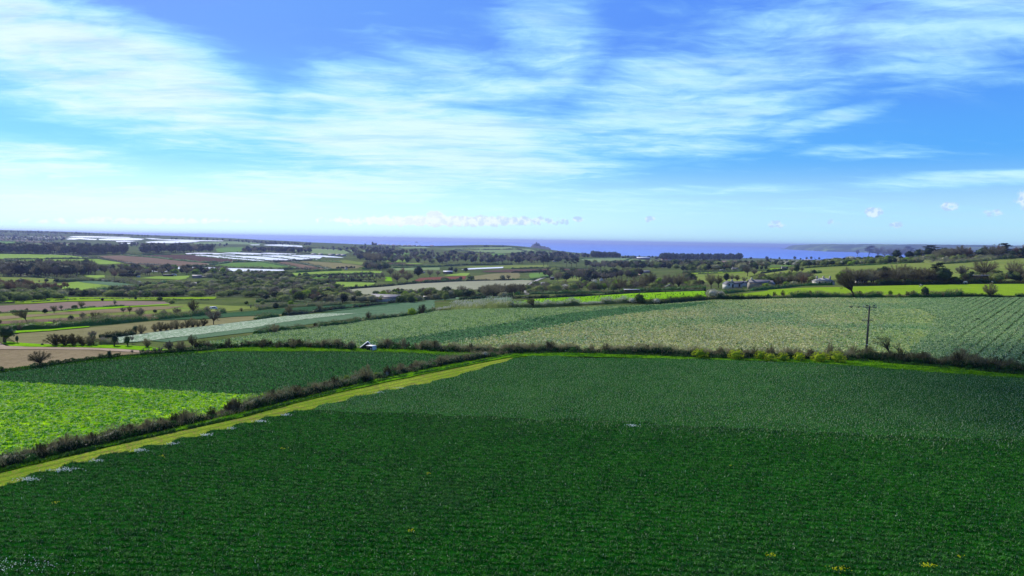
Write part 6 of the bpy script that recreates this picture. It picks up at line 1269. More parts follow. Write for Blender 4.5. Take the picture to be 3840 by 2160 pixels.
for x, y, h, k, l, w_ in [(1635, 478, 105, 'ever', 'tall dark evergreen in the centre distance', .9), (1420, 535, 120, 'bare_wide', 'round grey tree beside the green square', 1), (1520, 530, 115, 'bare_wide', 'second round grey tree by the red field', 1), (1480, 480, 95, 'bare_red', 'brown tree behind the round grey trees', 1), (1350, 470, 90, 'bare', 'brown tree at the end of the poplars', 1), (1750, 480, 85, 'budding', 'green tinged tree by the barn', 1.2), (1830, 475, 60, 'bare_grey', 'grey tree by the barn', 1.2), (1960, 440, 65, 'ever', 'dark tree behind the barn', .8), (2010, 440, 50, 'ever', 'second dark tree behind the barn', .9),
    (1900, 520, 40, 'bush', 'bush at the foot of the red field', 1.5), (2060, 510, 35, 'ever', 'dark bush below the olive field', 1), (2160, 505, 45, 'bush', 'green bush right of the dark one', 1.4), (2480, 505, 50, 'bush_grey', 'grey round tree on the olive field edge', 1), (2540, 505, 52, 'budding', 'green round tree on the olive field edge', 1), (2110, 430, 45, 'ever', 'dark bush before the white strip', 1.5),
    (1770, 645, 65, 'bare_wide', 'grey dome shaped tree above the barn', 1.2), (2070, 645, 85, 'bare_wide', 'large grey dome shaped tree', 1.1), (1960, 645, 50, 'bare_grey', 'small grey dome shaped tree', 1.1), (1430, 640, 55, 'bare_red', 'brown tree behind the barn roof', 1.2), (1560, 645, 45, 'bright', 'green round tree by the barn', 1.5), (860, 605, 60, 'bare_grey', 'grey round bush in the meadow hedge', 1.2), (1010, 595, 45, 'bare', 'dark round bush in the meadow hedge', 1.2), (1105, 590, 35, 'ever', 'small dark bush right of it', 1),
    (610, 730, 100, 'bare_red', 'rust brown tree in the scrub', 1.3), (700, 730, 80, 'bare_red', 'second rust brown tree in the scrub', 1.2), (380, 700, 130, 'bare_thin', 'tall thin tree in the scrub', 1.2), (640, 660, 70, 'bare', 'dark brown tree above the rust brown ones', 1.1), (100, 710, 60, 'ever', 'dark bush in the scrub corner', 1.2), (500, 470, 38, 'bush', 'round bush in the meadow hedge, pale', 1.2), (440, 478, 38, 'ever', 'round bush in the meadow hedge, dark', 1.2), (360, 475, 35, 'ever', 'first dark bush of the meadow hedge', 1.2)]:
    T('c2', x, y, h, k, l, w=w_)
for x, y, h, k, l, w_ in [(320, 375, 112, 'pine', 'tall dark pine with a split crown', .8), (360, 370, 95, 'pine', 'pine beside the split one', .7), (550, 380, 98, 'pine', 'leftmost pine of the central clump', .8), (600, 385, 90, 'pine', 'dense pine of the central clump', .9), (650, 385, 95, 'pine', 'rightmost pine of the central clump', .9), (745, 385, 80, 'pine', 'lone wind shaped pine', 1.1), (65, 345, 60, 'pine', 'pine at the foot of the castle hill', 1),
    (735, 555, 85, 'ever', 'dark evergreen left of the field pole', 1.3), (790, 550, 65, 'ever', 'dark evergreen right of the field pole', 1.2), (705, 590, 52, 'bare_red', 'orange brown shrub under the field pole', 1.5), (1080, 630, 150, 'bare_wide', 'wide grey bare tree in the centre right', 1.0), (930, 610, 110, 'bare', 'dark bare tree left of the grey one', 1.1), (1260, 615, 150, 'bare_wide', 'broad olive bare tree', 1.0), (1400, 600, 175, 'bare', 'tall dark bare tree in the centre right', 1.0), (1340, 600, 150, 'bare', 'dark bare tree left of the tall one', 1), (1560, 590, 150, 'bare', 'tree behind the small hut', 1), (1680, 600, 165, 'bare_wide', 'large tree right of the small hut', .9), (1800, 560, 115, 'ever', 'black evergreen on the slope', 1.2), (1740, 540, 110, 'bare', 'brown tree beside the black evergreen', 1),
    (1200, 385, 60, 'ever', 'dark tree of the middle village', 1), (1290, 385, 65, 'ever', 'second dark tree of the middle village', 1.2), (1120, 395, 50, 'ever', 'third dark tree of the middle village', 1.2), (1010, 395, 45, 'bare_grey', 'grey tree of the middle village', 1.2), (930, 380, 50, 'bare_grey', 'second grey tree of the middle village', 1.3), (1240, 292, 22, 'ever', 'small tree left of the shore barn', 1.5), (1455, 305, 30, 'ever', 'tree right of the shore barn', 1.5), (2040, 365, 60, 'ever', 'broad dark tree under the shore wood', 1.4), (1840, 345, 40, 'ever', 'dark tree under the shore wood', 1), (1700, 345, 35, 'ever', 'dark tree by the white shore house', 1.8)]:
    T('c3', x, y, h, k, l, w=w_)

# ================================================================== WOODS: every tree its own object
def wood(poly, n, kinds, hm, label, group, mind=9, wr=(.85, 1.3)):
    n = int(n * 1.6); mind *= .75
    a = np.array(poly); lo, hi = a.min(0), a.max(0); got = []; tries = 0
    while len(got) < n and tries < n * 60:
        tries += 1; u, v = rnd.uniform(lo[0], hi[0]), rnd.uniform(lo[1], hi[1])
        if not in_poly(np.array([u]), np.array([v]), a)[0]: continue
        if any(abs(u - p[0]) < mind and abs(v - p[1]) < mind * .35 for p in got): continue
        got.append((u, v))
    g = np.array(got); w_ = at(g[:, 0], g[:, 1]); ks, ws = zip(*kinds)
    for p_ in w_: plant(rnd.choices(ks, ws)[0], p_[0], p_[1], rnd.uniform(*hm), label, group=group, w=rnd.uniform(*wr), queue=True)
DK = [('ever', .55), ('pine', .3), ('bare', .15)]
wood(P('d1', (-60, 335), (0, 330), (1300, 352), (1900, 345), (1900, 380), (1300, 392), (0, 366), (-60, 366)), 85, DK, (16, 24), 'tree in the dark pine belt behind the light green fields', 'trees of the dark pine belt', 7)
wood(P('d1', (2150, 335), (2576, 338)) + P('d2', (660, 335), (660, 352), (0, 362)) + P('d1', (2150, 372)), 34, DK, (16, 25), 'tree in the pine clump above the reddish field', 'pine clump above the reddish field', 7)
wood(P('d2', (1060, 335), (1400, 325), (2100, 345), (2100, 366), (1500, 350), (1060, 348)), 30, [('ever', .6), ('bare', .4)], (13, 20), 'tree in the wood behind the white sheets', 'wood behind the white sheets', 8)
wood(P('d1', (450, 205), (1050, 235), (1900, 235), (2576, 240)) + P('d2', (900, 240), (900, 265), (0, 262)) + P('d1', (1700, 275), (900, 260)), 46, [('ever', .6), ('bare_grey', .4)], (8, 13), 'small tree scattered on the slope above the pine belt', 'scattered trees above the pine belt', 9)
wood(P('d2', (890, 178), (1200, 185), (1500, 205), (2150, 232), (2100, 245), (1500, 235), (890, 186)), 48, [('ever', .7), ('bare', .3)], (9, 14), 'dark tree on the crest before the sea', 'dark crest trees before the sea', 7)
wood(P('d2', (0, 150), (300, 152), (800, 165), (800, 170), (0, 158)), 12, [('ever', .9), ('bare', .1)], (8, 15), 'lone dark tree on the skyline crest', 'lone skyline crest trees', 18)
wood(P('d1', (-60, 40), (400, 42), (800, 55), (1650, 90), (2400, 120), (2400, 124), (800, 68), (-60, 56)), 55, [('ever', .6), ('bare', .4)], (9, 15), 'small tree on the left skyline ridge', 'trees on the left skyline ridge', 7)
wood(P('d1', (-60, 70), (900, 90), (980, 150), (1000, 200), (-60, 170)), 60, [('ever', .3), ('bare_grey', .7)], (8, 13), 'garden tree among the hillside town houses', 'trees of the hillside town', 8)
MX = [('bare', .34), ('bare_grey', .22), ('bare_wide', .12), ('ever', .2), ('budding', .12)]
wood(P('d1', (-60, 600), (560, 590), (1450, 590), (1450, 690), (820, 740), (0, 718), (-60, 718)), 75, MX, (9.5, 15), 'tree in the mixed wood below the light green fields', 'mixed wood at the left', 11)
wood(P('d1', (1450, 600), (2576, 600)) + P('d2', (100, 620), (900, 650), (900, 680), (600, 695)) + P('d1', (2400, 690), (2060, 728), (1600, 700)), 62, MX + [('bright', .12)], (6, 10), 'tree around the grey sheds', 'trees around the grey sheds', 10)
for i, x in enumerate(range(1820, 2050, 36)): T('d1', x, 722, 62, 'ever', 'tree of the clipped black evergreen row', w=1.3, group='clipped black evergreen row')
for x, y, h, k, l, w_ in [(585, 620, 95, 'conifer', 'dark pointed conifer by the light green field', 1.2), (230, 700, 150, 'ever', 'big dark round tree at the left', 1.1), (140, 720, 130, 'bare_wide', 'domed bare tree in front of the big dark tree', 1.1), (320, 830, 90, 'ever', 'dark domed tree above the russet trees', 1.6), (1000, 760, 100, 'bare', 'dark bare tree above the bramble hedge', 1), (1110, 760, 90, 'budding', 'round green tree above the bramble hedge', 1.1), (1730, 730, 110, 'bare_red', 'russet cone shaped tree', .9), (1220, 680, 160, 'ever', 'black evergreen block in the wood', 1.3), (700, 800, 55, 'ever', 'flat topped small tree in the olive pasture', 1.5), (590, 800, 35, 'bare_red', 'small russet tree in the olive pasture', 1), (850, 800, 60, 'ever', 'dark bush at the pasture end', 1.4), (1990, 820, 75, 'bare_red', 'brown round tree in the bramble hedge', 1.3), (2230, 855, 70, 'ever', 'dark green bush at the rounded field corner', 1.4), (450, 445, 12, 'ever', 'tiny bush in the straight hedge', 1.5)]:
    T('d1', x, y, h, k, l, w=w_)
for i, x in enumerate(range(520, 1060, 45)): T('d1', x, 915 + 12 * math.sin(i), 105 + 20 * math.sin(i * 2), 'bare_red', 'russet bare tree in the lower left wood', group='russet trees in the lower left wood', w=.9)
SC = [('bush', .48), ('bush_grey', .24), ('bare_grey', .16), ('ever', .06), ('budding', .06)]
wood(P('d1', (-60, 860), (520, 880), (520, 966), (-60, 966)), 24, [('bare', .4), ('bare_red', .3), ('bush', .3)], (4.5, 7), 'brown tree in the lower left wood', 'lower left wood', 11)
wood(P('c5', (-60, 70), (640, 60), (620, 112), (0, 150), (-60, 150)) , 34, [('bush', .7), ('bush_grey', .2), ('ever', .1)], (3.0, 5), 'rounded scrub bush above the ploughed strip', 'scrub bushes above the ploughed strip', 12, (1.0, 1.7))
wood(P('c5', (650, 55), (1100, 60), (1700, 50), (2576, 20), (2576, 92), (2180, 92), (1500, 98), (650, 92)), 70, SC, (3.0, 4.6), 'rounded willow bush in the valley scrub', 'willow bushes of the valley scrub', 13, (1.0, 1.9))
wood(P('d1', (1500, 950), (2100, 890), (2576, 830)) + P('d2', (800, 800), (1200, 740), (1900, 740), (2300, 800), (2576, 850), (2576, 966), (0, 966)), 135, SC, (3.2, 5.2), 'grey green bush in the wide central scrub', 'wide central scrub', 11, (1.0, 1.7))
wood(P('d2', (500, 680), (900, 650), (1700, 670), (1900, 720), (1500, 735), (1000, 760), (600, 760)), 62, SC, (4, 6), 'bush in the scrub below the nearest sheeting', 'scrub below the nearest sheeting', 10, (.9, 1.5))
wood(P('c2', (0, 620), (780, 625), (1150, 680), (1150, 735), (800, 750), (0, 712)), 52, SC + [('bright', .12)], (3.2, 5.5), 'bush between the scrub and the stone barn', 'bushes left of the stone barn', 13, (.9, 1.5))
wood(P('c2', (1200, 650), (2300, 640), (2576, 640), (2576, 690), (2100, 700), (1500, 745), (1200, 745)), 56, [('bush', .35), ('bare', .2), ('bush_grey', .15), ('bright', .12), ('ever', .12), ('blossom', .06)], (3.0, 5.5), 'bush or tree around the stone barn', 'growth around the stone barn', 12, (.9, 1.4))
for i in range(15): T('d1', 1560 + i * 45, 790 + i * 3.2 + 5 * math.sin(i * 2), 42 + 10 * math.sin(i * 1.7), 'blossom' if i % 3 == 0 else 'bush_grey', 'bramble mound %s in the pale line above the rounded field' % ('in blossom' if i % 3 == 0 else 'of grey green'), group='bramble mounds above the rounded field', w=1.2)
for i in range(30): T('c2', 735 + i * 19, 528 - (i % 3) * 4 - i * .4, 68 + 14 * math.sin(i * 2.3), 'bare_thin', 'slender bare tree of the poplar row in the meadows', group='poplar row in the meadows')
for i in range(18): T('c2', 400 + i * 14, 412 - i * .4, 26 + 4 * math.sin(i * 2.3), 'bare_thin', 'tiny slender tree below the brown wedge', group='slender trees below the brown wedge', w=1.5)
for i in range(12): T('c2', 815 + i * 16, 398 - i * .6, 20 + 5 * math.sin(i * 2.3), 'ever', 'tiny dark tree beside the tan field', group='dark tree row beside the tan field')
for i in range(14): T('c2', 460 + i * 58 if i < 8 else 560 + i * 45, 488 if i < 8 else 525, 30, 'ever' if i % 2 else 'bush', 'small %s bush in the %s meadow hedge, %s from its left' % ('dark' if i % 2 else 'green', 'upper' if i < 8 else 'lower', 'first second third fourth fifth sixth seventh eighth ninth tenth eleventh twelfth thirteenth fourteenth'.split()[i]), group='bushes in the meadow hedges', w=1.4)
FW = [('ever', .35), ('bare_grey', .4), ('bare', .15), ('bush', .1)]
wood(P('c2', (640, 205), (1000, 185), (1420, 185), (1400, 240), (950, 232)), 46, FW, (9, 14), 'tree in the far wood under the coast village', 'far wood under the coast village', 7)
wood(P('c2', (950, 248), (1300, 225), (1700, 225), (2200, 262), (2576, 290)) + P('c3', (0, 265), (0, 345)) + P('c2', (1900, 350), (1200, 335), (1000, 300)), 140, FW, (9, 14), 'tree in the broad far woodland', 'broad far woodland', 8)
wood(P('c2', (1050, 300), (1250, 310), (1250, 345), (1150, 345)), 14, [('bare', .7), ('ever', .3)], (14, 20), 'tall tree left of the heath', 'tall trees left of the heath', 7)
wood(P('c2', (1090, 375), (1310, 380), (1310, 415), (1240, 425), (1080, 410)), 18, FW, (8, 12), 'tree beside the lime meadow', 'trees beside the lime meadow', 8)
wood(P('c3', (0, 275), (420, 240), (600, 262), (820, 270), (1000, 285), (680, 298), (680, 330), (0, 350)), 85, [('ever', .5), ('bare_grey', .35), ('bare', .15)], (10, 16), 'tree on the wooded slope right of the castle hill', 'wooded slope right of the castle hill', 7)
wood(P('c3', (760, 350), (1500, 350), (2100, 352), (2100, 400), (1300, 405), (800, 402)), 92, [('ever', .3), ('bare_grey', .3), ('bare', .2), ('bush', .2)], (8, 12), 'tree around the middle village', 'trees of the middle village', 9)
wood(P('c3', (250, 450), (420, 448), (700, 460), (1300, 455), (1400, 470), (1000, 520), (700, 525), (430, 520)), 46, [('bare', .35), ('bare_grey', .3), ('bush', .2), ('ever', .15)], (8, 12), 'tree in the belt behind the lane', 'belt behind the lane', 10)
wood(P('c3', (160, 600), (300, 575), (600, 570), (900, 560), (1200, 570), (1500, 560), (1900, 565), (1900, 598), (1400, 615), (900, 632), (160, 650)), 78, [('bush', .3), ('bare', .25), ('bare_grey', .2), ('budding', .1), ('blossom', .05), ('bright', .1)], (3.5, 7.5), 'tree or bush in the thicket behind the brilliant strip', 'thicket behind the brilliant strip', 11)
wood(P('c2', (2280, 660), (2576, 640)) + P('c3', (110, 620), (110, 650), (0, 675)) + P('c2', (2300, 690)), 20, [('bare', .8), ('bare_wide', .2)], (6, 8), 'bare tree left of the lane', 'bare trees left of the lane', 12)
wood(P('d3', (0, 200), (400, 215), (900, 205), (1300, 215), (1300, 250), (900, 290), (0, 310)), 75, [('bush', .4), ('bare', .2), ('ever', .2), ('bush_grey', .2)], (6, 9), 'bush or tree around the roadside houses', 'growth around the roadside houses', 10)
wood(P('d3', (1300, 165), (2000, 160), (2576, 145), (2576, 215), (1850, 245), (1300, 215)), 82, [('bush', .4), ('blossom', .18), ('bush_grey', .22), ('ever', .2)], (4, 6.5), 'bush of the blossoming shore slope', 'blossoming shore slope', 11, (.9, 1.6))
wood(P('d4', (-60, 250), (600, 290), (1100, 310), (1100, 340), (600, 362), (-60, 385)), 58, [('bush', .6), ('bush_grey', .2), ('ever', .1), ('bright', .1)], (4, 6), 'bush on the slope below the skyline trees', 'bushes below the skyline trees', 11, (.9, 1.5))
wood(P('d4', (950, 290), (1500, 295), (1800, 275), (2600, 270), (2600, 285), (1900, 310), (1350, 345), (1000, 330)), 44, [('bush', .5), ('bare', .25), ('bush_grey', .25)], (4, 7), 'bush along the top of the hillside', 'bushes along the top of the hillside', 12)
wood(P('d4', (150, 258), (900, 262), (1500, 262), (1780, 270), (1780, 284), (1100, 285), (150, 275)), 30, [('bare', .3), ('budding', .4), ('ever', .15), ('bare_grey', .15)], (9, 13.5), 'tree behind the skyline trees', 'second rank of the skyline trees', 12, (1.1, 1.6))
wood(P('d4', (1950, 260), (2700, 255), (2700, 275), (1950, 282)), 14, [('bare', .3), ('budding', .4), ('ever', .3)], (8, 13), 'tree at the right end', 'right end of the skyline trees', 12, (1.1, 1.5))
wood(P('d4', (-100, 635), (1400, 635), (1400, 668), (-100, 680)), 30, [('bare_wide', .45), ('budding', .35), ('ever', .2)], (7, 10), 'bare tree of the brown belt behind the paddock', 'brown belt behind the paddock', 22)
wood(P('d3', (1150, 455), (1950, 465), (1950, 500), (1300, 540), (1150, 500)), 26, [('bare', .5), ('bush', .3), ('bare_grey', .2)], (5, 7.5), 'tree around the farm buildings', 'trees around the farm buildings', 14)
wood(P('d4', (1600, 600), (2700, 600), (2700, 640), (1700, 650)), 26, [('bare', .3), ('bush', .4), ('ever', .3)], (3.5, 6), 'bush around the grey barn', 'bushes around the grey barn', 14)
wood(P('c3', (815, 280), (1080, 282), (1080, 292), (815, 292)), 26, [('ever', 1)], (17, 24), 'dark tree of the left shore wood', 'left shore wood', 6, (.8, 1.1))
wood(P('c3', (1500, 300), (2300, 298), (2300, 312), (1500, 314)), 80, [('ever', 1)], (16, 27), 'dark tree of the right shore wood', 'right shore wood', 6, (.8, 1.1))
wood(P('c3', (1100, 288), (1500, 292), (1500, 296), (1100, 294)), 12, [('ever', .5), ('bush', .5)], (8, 12), 'small tree by the shore barn', 'small trees by the shore barn', 9)
for x, h in ((1100, 12), (2090, 10), (2115, 10), (2300, 14), (2320, 14), (2485, 14), (2340, 10)): T('c2', x, 178 if x > 1500 else 160, h * 1.4, 'ever', 'small dark tree on the central skyline', group='small trees on the central skyline', w=1.5)

# ================================================================== CASTLE ISLAND AND HEADLAND
def to_world(u, v, Y):
    d = ray([u], [v])[0]; return np.array([d[0] / d[1] * Y, Y, CAM_Z + d[2] / d[1] * Y])
def island():
    Y = 6000.0; prof = [(1972, 948), (1978, 938), (1985, 931), (1990, 925), (1995, 920.5), (2003, 919.5), (2015, 919.5), (2026, 920), (2032, 922.5), (2040, 923), (2047, 926), (2056, 928), (2063, 931), (2066, 936), (2069, 939), (2074, 947)]
    pts = np.array([to_world(u, v, Y) for u, v in prof]); x, z = pts[:, 0], np.maximum(pts[:, 2], -3)
    xs = np.linspace(x[0], x[-1], 46); zs = np.interp(xs, x, z); g = np.random.default_rng(5); V = []
    ny = 13
    for j in range(ny):
        f = (j - 6) / 6.0; k = max(0.0, 1 - abs(f) ** 1.7)
        for i, xx in enumerate(xs):
            edge_ = min(1, i / 6, (len(xs) - 1 - i) / 6)
            V.append((xx + g.normal() * 1.3, Y + f * 105 * (.35 + .65 * edge_), -3 + (zs[i] + 3) * k * (1 + g.normal() * .045)))
    n = len(xs); F_ = [(j * n + i, j * n + i + 1, (j + 1) * n + i + 1, (j + 1) * n + i) for j in range(ny - 1) for i in range(n - 1)]
    link('island', mesh_np('island', V, [np.array(F_)], [M['rock']])); props(bpy.data.objects['island'], 'steep rocky tidal island under the castle', 'island', kind='structure')
    c = to_world(2012, 915, Y); bz = to_world(2012, 921, Y)[2] - 3
    e = link('castle', None, None, (float(c[0]), Y, float(bz))); props(e, 'small grey castle with a square tower crowning the rocky island', 'castle')
    w = 2.19
    def part(name, boxes, m='castle'):
        b = MB()
        for bx in boxes: b.box(*bx)
        return b.obj(name, M[m], e)
    def cren(cx, cy_, wx, wy, z, n=6, s=1.2):
        out = []
        for i in range(n):
            t = -wx / 2 + wx * (i + .5) / n; out += [((cx + t, cy_ - wy / 2 + .4, z + s / 2), (wx / n * .55, .8, s)), ((cx + t, cy_ + wy / 2 - .4, z + s / 2), (wx / n * .55, .8, s))]
        return out
    part('keep', [((2, 0, 9), (46, 26, 18)), ((6, 0, 19), (30, 20, 3.0))] + cren(2, 0, 46, 26, 18, 9) + cren(6, 0, 30, 20, 20.5, 7))
    part('tower', [((0, 0, 24), (8, 8, 12))] + cren(0, 0, 8.6, 8.6, 30, 3, 1.4))
    part('wing', [((-17, -2, 5), (20, 18, 13)), ((24, 2, 4), (12, 18, 13))] + cren(-17, -2, 20, 18, 11.5, 4) + cren(24, 2, 12, 18, 10.5, 3))
    part('turret', [((-31, 0, 6), (5, 5, 15)), ((-31, 0, 15.5), (2.6, 2.6, 5))])
    wm = MB(); [wm.box((-15 + i * 7, -13.1, 11 + (i % 2) * .5), (1.6, .3, 2.6)) for i in range(6)]; wm.obj('window', M['glass'], e)
island()
def headland():
    fr = [(2930, 938, 15800), (2943, 937.2, 15500), (3000, 941, 13500), (3104, 947, 11000), (3215, 948.5, 10600), (3350, 950, 10200), (3500, 952, 9800), (3700, 955, 9400), (3900, 958, 9200), (4200, 962, 9000)]
    sk = np.array([(2925, 938.5), (2943, 935.5), (2952, 928), (2966, 921), (2990, 918.5), (3030, 917), (3074, 915.2), (3120, 915), (3170, 916.4), (3215, 916), (3300, 915.5), (3380, 917), (3439, 916), (3520, 917.4), (3600, 918), (3719, 919.6), (3780, 920.8), (3840, 921), (4000, 922), (4200, 924)], float)
    us = np.linspace(2926, 4200, 150); fy = np.interp(us, [f[0] for f in fr], [f[2] for f in fr]); sv = np.interp(us, sk[:, 0], sk[:, 1])
    g = np.random.default_rng(3); sv = sv + np.convolve(g.normal(size=len(us)) * .55, [.3, .4, .3], 'same')
    rows = [(0, 0, -6), (40, 0, .02), (90, .16, 0), (350, .42, 0), (800, .72, 0), (1500, 1.0, 0), (2600, .95, 0), (4200, .1, -12)]
    V = []
    for dy, kk, ad in rows:
        for u, y0, v in zip(us, fy, sv):
            crest = to_world(u, v, y0 + 1500)[2]; t = ray([u], [v])[0]; t = t[0] / t[1]; Y = y0 + dy
            taper = 1.0
            V.append((t * Y + g.normal() * 4, Y + g.normal() * 14, max(crest, 1) * kk * (1 + (g.normal() * .03 if 0 < kk < 1 else 0)) + ad))
    n = len(us); F_ = [(j * n + i, j * n + i + 1, (j + 1) * n + i + 1, (j + 1) * n + i) for j in range(len(rows) - 1) for i in range(n - 1)]
    o = link('headland', mesh_np('headland', V, [np.array(F_)], [M['moor']], smooth=True)); props(o, 'long blue hazy headland across the bay', 'headland', kind='structure')
headland()
def islet(u, v, wpx, hpx, Y, label):
    c = to_world(u, v, Y); k = Y / F_PX; b = MB(); g = np.random.default_rng(int(u)); lump(b, (0, 0, 0), (wpx * k / 2, wpx * k / 3, hpx * k), g, 14, 6, .14)
    o = b.obj('islet', M['rock'], None, (float(c[0]), Y, -1.0)); props(o, label, 'islet', kind='structure')
islet(1562, 905, 12, 4, 16000, 'tiny rocky islet out on the sea'); islet(2180, 912, 14, 1.6, 26000, 'faint low islet on the horizon')

# ================================================================== HOUSES
def house(tag, x, y, w, h, label, wall='white_wall', roof='slate', kind='gable', rot=0.0, name='house', depth=.62, chim=1, cat='house', win=True, zoff=-.15):
    """(x, y) middle of the foot in crop pixels, w and h full width and height in crop pixels"""
    ox, oy, s = CROPS[tag]; p_ = at([ox + x / s], [oy + y / s])[0]; k = p_[1] / F_PX / s
    W, H = w * k, h * k; D = W * depth; rf = {'gable': .42, 'hip': .42, 'flat': .14, 'shed': .2, 'gable_side': .42, 'barn': .34}[kind]; wh = H * (1 - rf)
    small = w / s < 14
    e = link(name, None, None, (float(p_[0]), float(p_[1]), float(p_[2]) + zoff), rot); props(e, label, cat)
    b = MB(); b.box((0, 0, wh / 2 - .5), (W, D, wh + 1)); ov = min(.35, W * .03)
    r = MB()
    if kind in ('gable', 'barn'):       # ridge along x
        b.add([(-W / 2, -D / 2, wh), (-W / 2, D / 2, wh), (-W / 2, 0, H - .05)], np.array([(0, 1, 2)])); b.add([(W / 2, -D / 2, wh), (W / 2, D / 2, wh), (W / 2, 0, H - .05)], np.array([(0, 2, 1)]))
        t = .18
        for sgn in (-1, 1):
            y0, z0 = sgn * (D / 2 + ov), wh - ov * .8 * (H - wh) / (D / 2)
            v = [(-W / 2 - ov, y0, z0), (W / 2 + ov, y0, z0), (W / 2 + ov, 0, H), (-W / 2 - ov, 0, H)]
            r.add(v + [(a_, b_, c_ + t) for a_, b_, c_ in v], np.array([(3, 2, 1, 0), (4, 5, 6, 7), (0, 1, 5, 4), (1, 2, 6, 5), (2, 3, 7, 6), (3, 0, 4, 7)]))
    elif kind == 'gable_side':          # gable end faces the viewer
        b.add([(-W / 2, -D / 2, wh), (W / 2, -D / 2, wh), (0, -D / 2, H - .05)], np.array([(0, 1, 2)])); b.add([(-W / 2, D / 2, wh), (W / 2, D / 2, wh), (0, D / 2, H - .05)], np.array([(0, 2, 1)]))
        t = .18
        for sgn in (-1, 1):
            x0, z0 = sgn * (W / 2 + ov), wh - ov * .8 * (H - wh) / (W / 2)
            v = [(x0, -D / 2 - ov, z0), (x0, D / 2 + ov, z0), (0, D / 2 + ov, H), (0, -D / 2 - ov, H)]
            r.add(v + [(a_, b_, c_ + t) for a_, b_, c_ in v], np.array([(3, 2, 1, 0), (4, 5, 6, 7), (0, 1, 5, 4), (1, 2, 6, 5), (2, 3, 7, 6), (3, 0, 4, 7)]))
    elif kind == 'hip':
        q = min(W, D) * .5; v = [(-W / 2 - ov, -D / 2 - ov, wh), (W / 2 + ov, -D / 2 - ov, wh), (W / 2 + ov, D / 2 + ov, wh), (-W / 2 - ov, D / 2 + ov, wh), (-W / 2 + q, 0, H), (W / 2 - q, 0, H)]
        r.add(v, [np.array([(0, 1, 5, 4), (2, 3, 4, 5), (3, 2, 1, 0)]), np.array([(1, 2, 5), (3, 0, 4)])])
    else:
        v = [(-W / 2 - ov, -D / 2 - ov, wh), (W / 2 + ov, -D / 2 - ov, wh), (W / 2 + ov, D / 2 + ov, H - .3), (-W / 2 - ov, D / 2 + ov, H - .3)]
        r.add(v + [(a_, b_, c_ + .22) for a_, b_, c_ in v], np.array([(3, 2, 1, 0), (4, 5, 6, 7), (0, 1, 5, 4), (1, 2, 6, 5), (2, 3, 7, 6), (3, 0, 4, 7)]))
        b.box((0, D / 4, (wh + H) / 2 - .4), (W * .98, D / 2 - .1, H - wh - .3))
    b.obj('wall', M[wall], e); ro = r.obj('roof', M[roof], e)
    for i in range(chim):
        c = MB(); cx = (-W * .36, W * .36, 0)[i]; c.box((cx, 0, H + .1), (.9, .7, 1.9)); c.box((cx, 0, H + 1.2), (.3, .3, .5)); c.obj('chimney', M['cream_wall'], ro)
    if win:
        n = max(2, int(W / 3.2)); fl = 2 if wh > 4.6 else 1
        for f_ in range(fl):
            for i in range(n):
                if f_ == 0 and i == n // 2:
                    d = MB(); d.box((-W / 2 + W * (i + .5) / n, -D / 2 - .03, 1.0), (1.0, .08, 2.1)); d.obj('door', M['dark_wall'], e); continue
                z = 1.6 + f_ * 2.6; xx = -W / 2 + W * (i + .5) / n; fr_ = MB()
                for a_, c_, sx, sz in ((0, .62, 1.2, .09), (0, -.62, 1.2, .09), (-.56, 0, .09, 1.15), (.56, 0, .09, 1.15)): fr_.box((xx + a_, -D / 2 - .03, z + c_), (sx, .1, sz))
                fo = fr_.obj('window', M['white'], e); pn = MB(); pn.box((xx, -D / 2 - .01, z), (1.03, .06, 1.15)); pn.obj('pane', M['glass'], fo)
    return e
# white farmhouse: gable wing, long range, roofs
house('d3', 690, 585, 125, 88, 'gabled white farmhouse wing behind the garden hedge', kind='gable_side', rot=.25, depth=1.1, chim=0, zoff=1.2)
house('d3', 800, 572, 180, 74, 'long white farmhouse range with slate roof', kind='gable', rot=.1, depth=.35, chim=1, zoff=1.2)
house('d3', 930, 560, 140, 58, 'low white farmhouse extension right of the long range', kind='gable', rot=.1, depth=.45, chim=0, zoff=1.6)
house('d3', 1150, 570, 320, 115, 'large slate roofed barn behind the garden hedge', wall='stone_wall', kind='barn', rot=.05, depth=.35, chim=1, win=False, name='barn', cat='barn', zoff=.5)
house('d3', 1330, 570, 110, 120, 'steep gabled dark roofed outbuilding at the barn end', wall='stone_wall', kind='gable', rot=.9, depth=.8, chim=0, win=False, name='barn', cat='barn')
house('d3', 1410, 500, 160, 45, 'low shed with a pale shining roof', wall='stone_wall', roof='tin', kind='shed', chim=0, win=False, name='shed', cat='shed')
house('d3', 2120, 518, 275, 104, 'wide house with a pale hipped roof and central chimney', roof='pale_roof', kind='hip', depth=.6, chim=3, zoff=0)
house('d3', 785, 305, 90, 48, 'white roadside house with slate roof', kind='gable', chim=1)
house('d3', 600, 308, 75, 26, 'long low white caravan by the roadside', roof='white_wall', kind='flat', chim=0, win=False, depth=.35, name='caravan', cat='caravan')
house('d3', 265, 322, 60, 16, 'low white shed by the roadside', roof='white_wall', kind='flat', chim=0, win=False, depth=.4, name='shed', cat='shed')
house('d3', 1520, 275, 60, 30, 'small cream cottage on the slope', kind='gable', wall='cream_wall', chim=1)
house('d3', 1570, 272, 36, 30, 'narrow white cottage beside the cream one', kind='gable_side', chim=0)
house('d3', 1900, 160, 150, 30, 'long pale bungalow on the shore slope', roof='pale_roof', kind='hip', wall='cream_wall', chim=0, win=False)
house('d3', 1505, 178, 70, 22, 'small pale bungalow left of the long one', roof='pale_roof', kind='hip', wall='cream_wall', chim=0, win=False)
house('d3', 290, 245, 90, 26, 'grey white farm building among far trees', roof='pale_roof', kind='gable', chim=0, win=False)
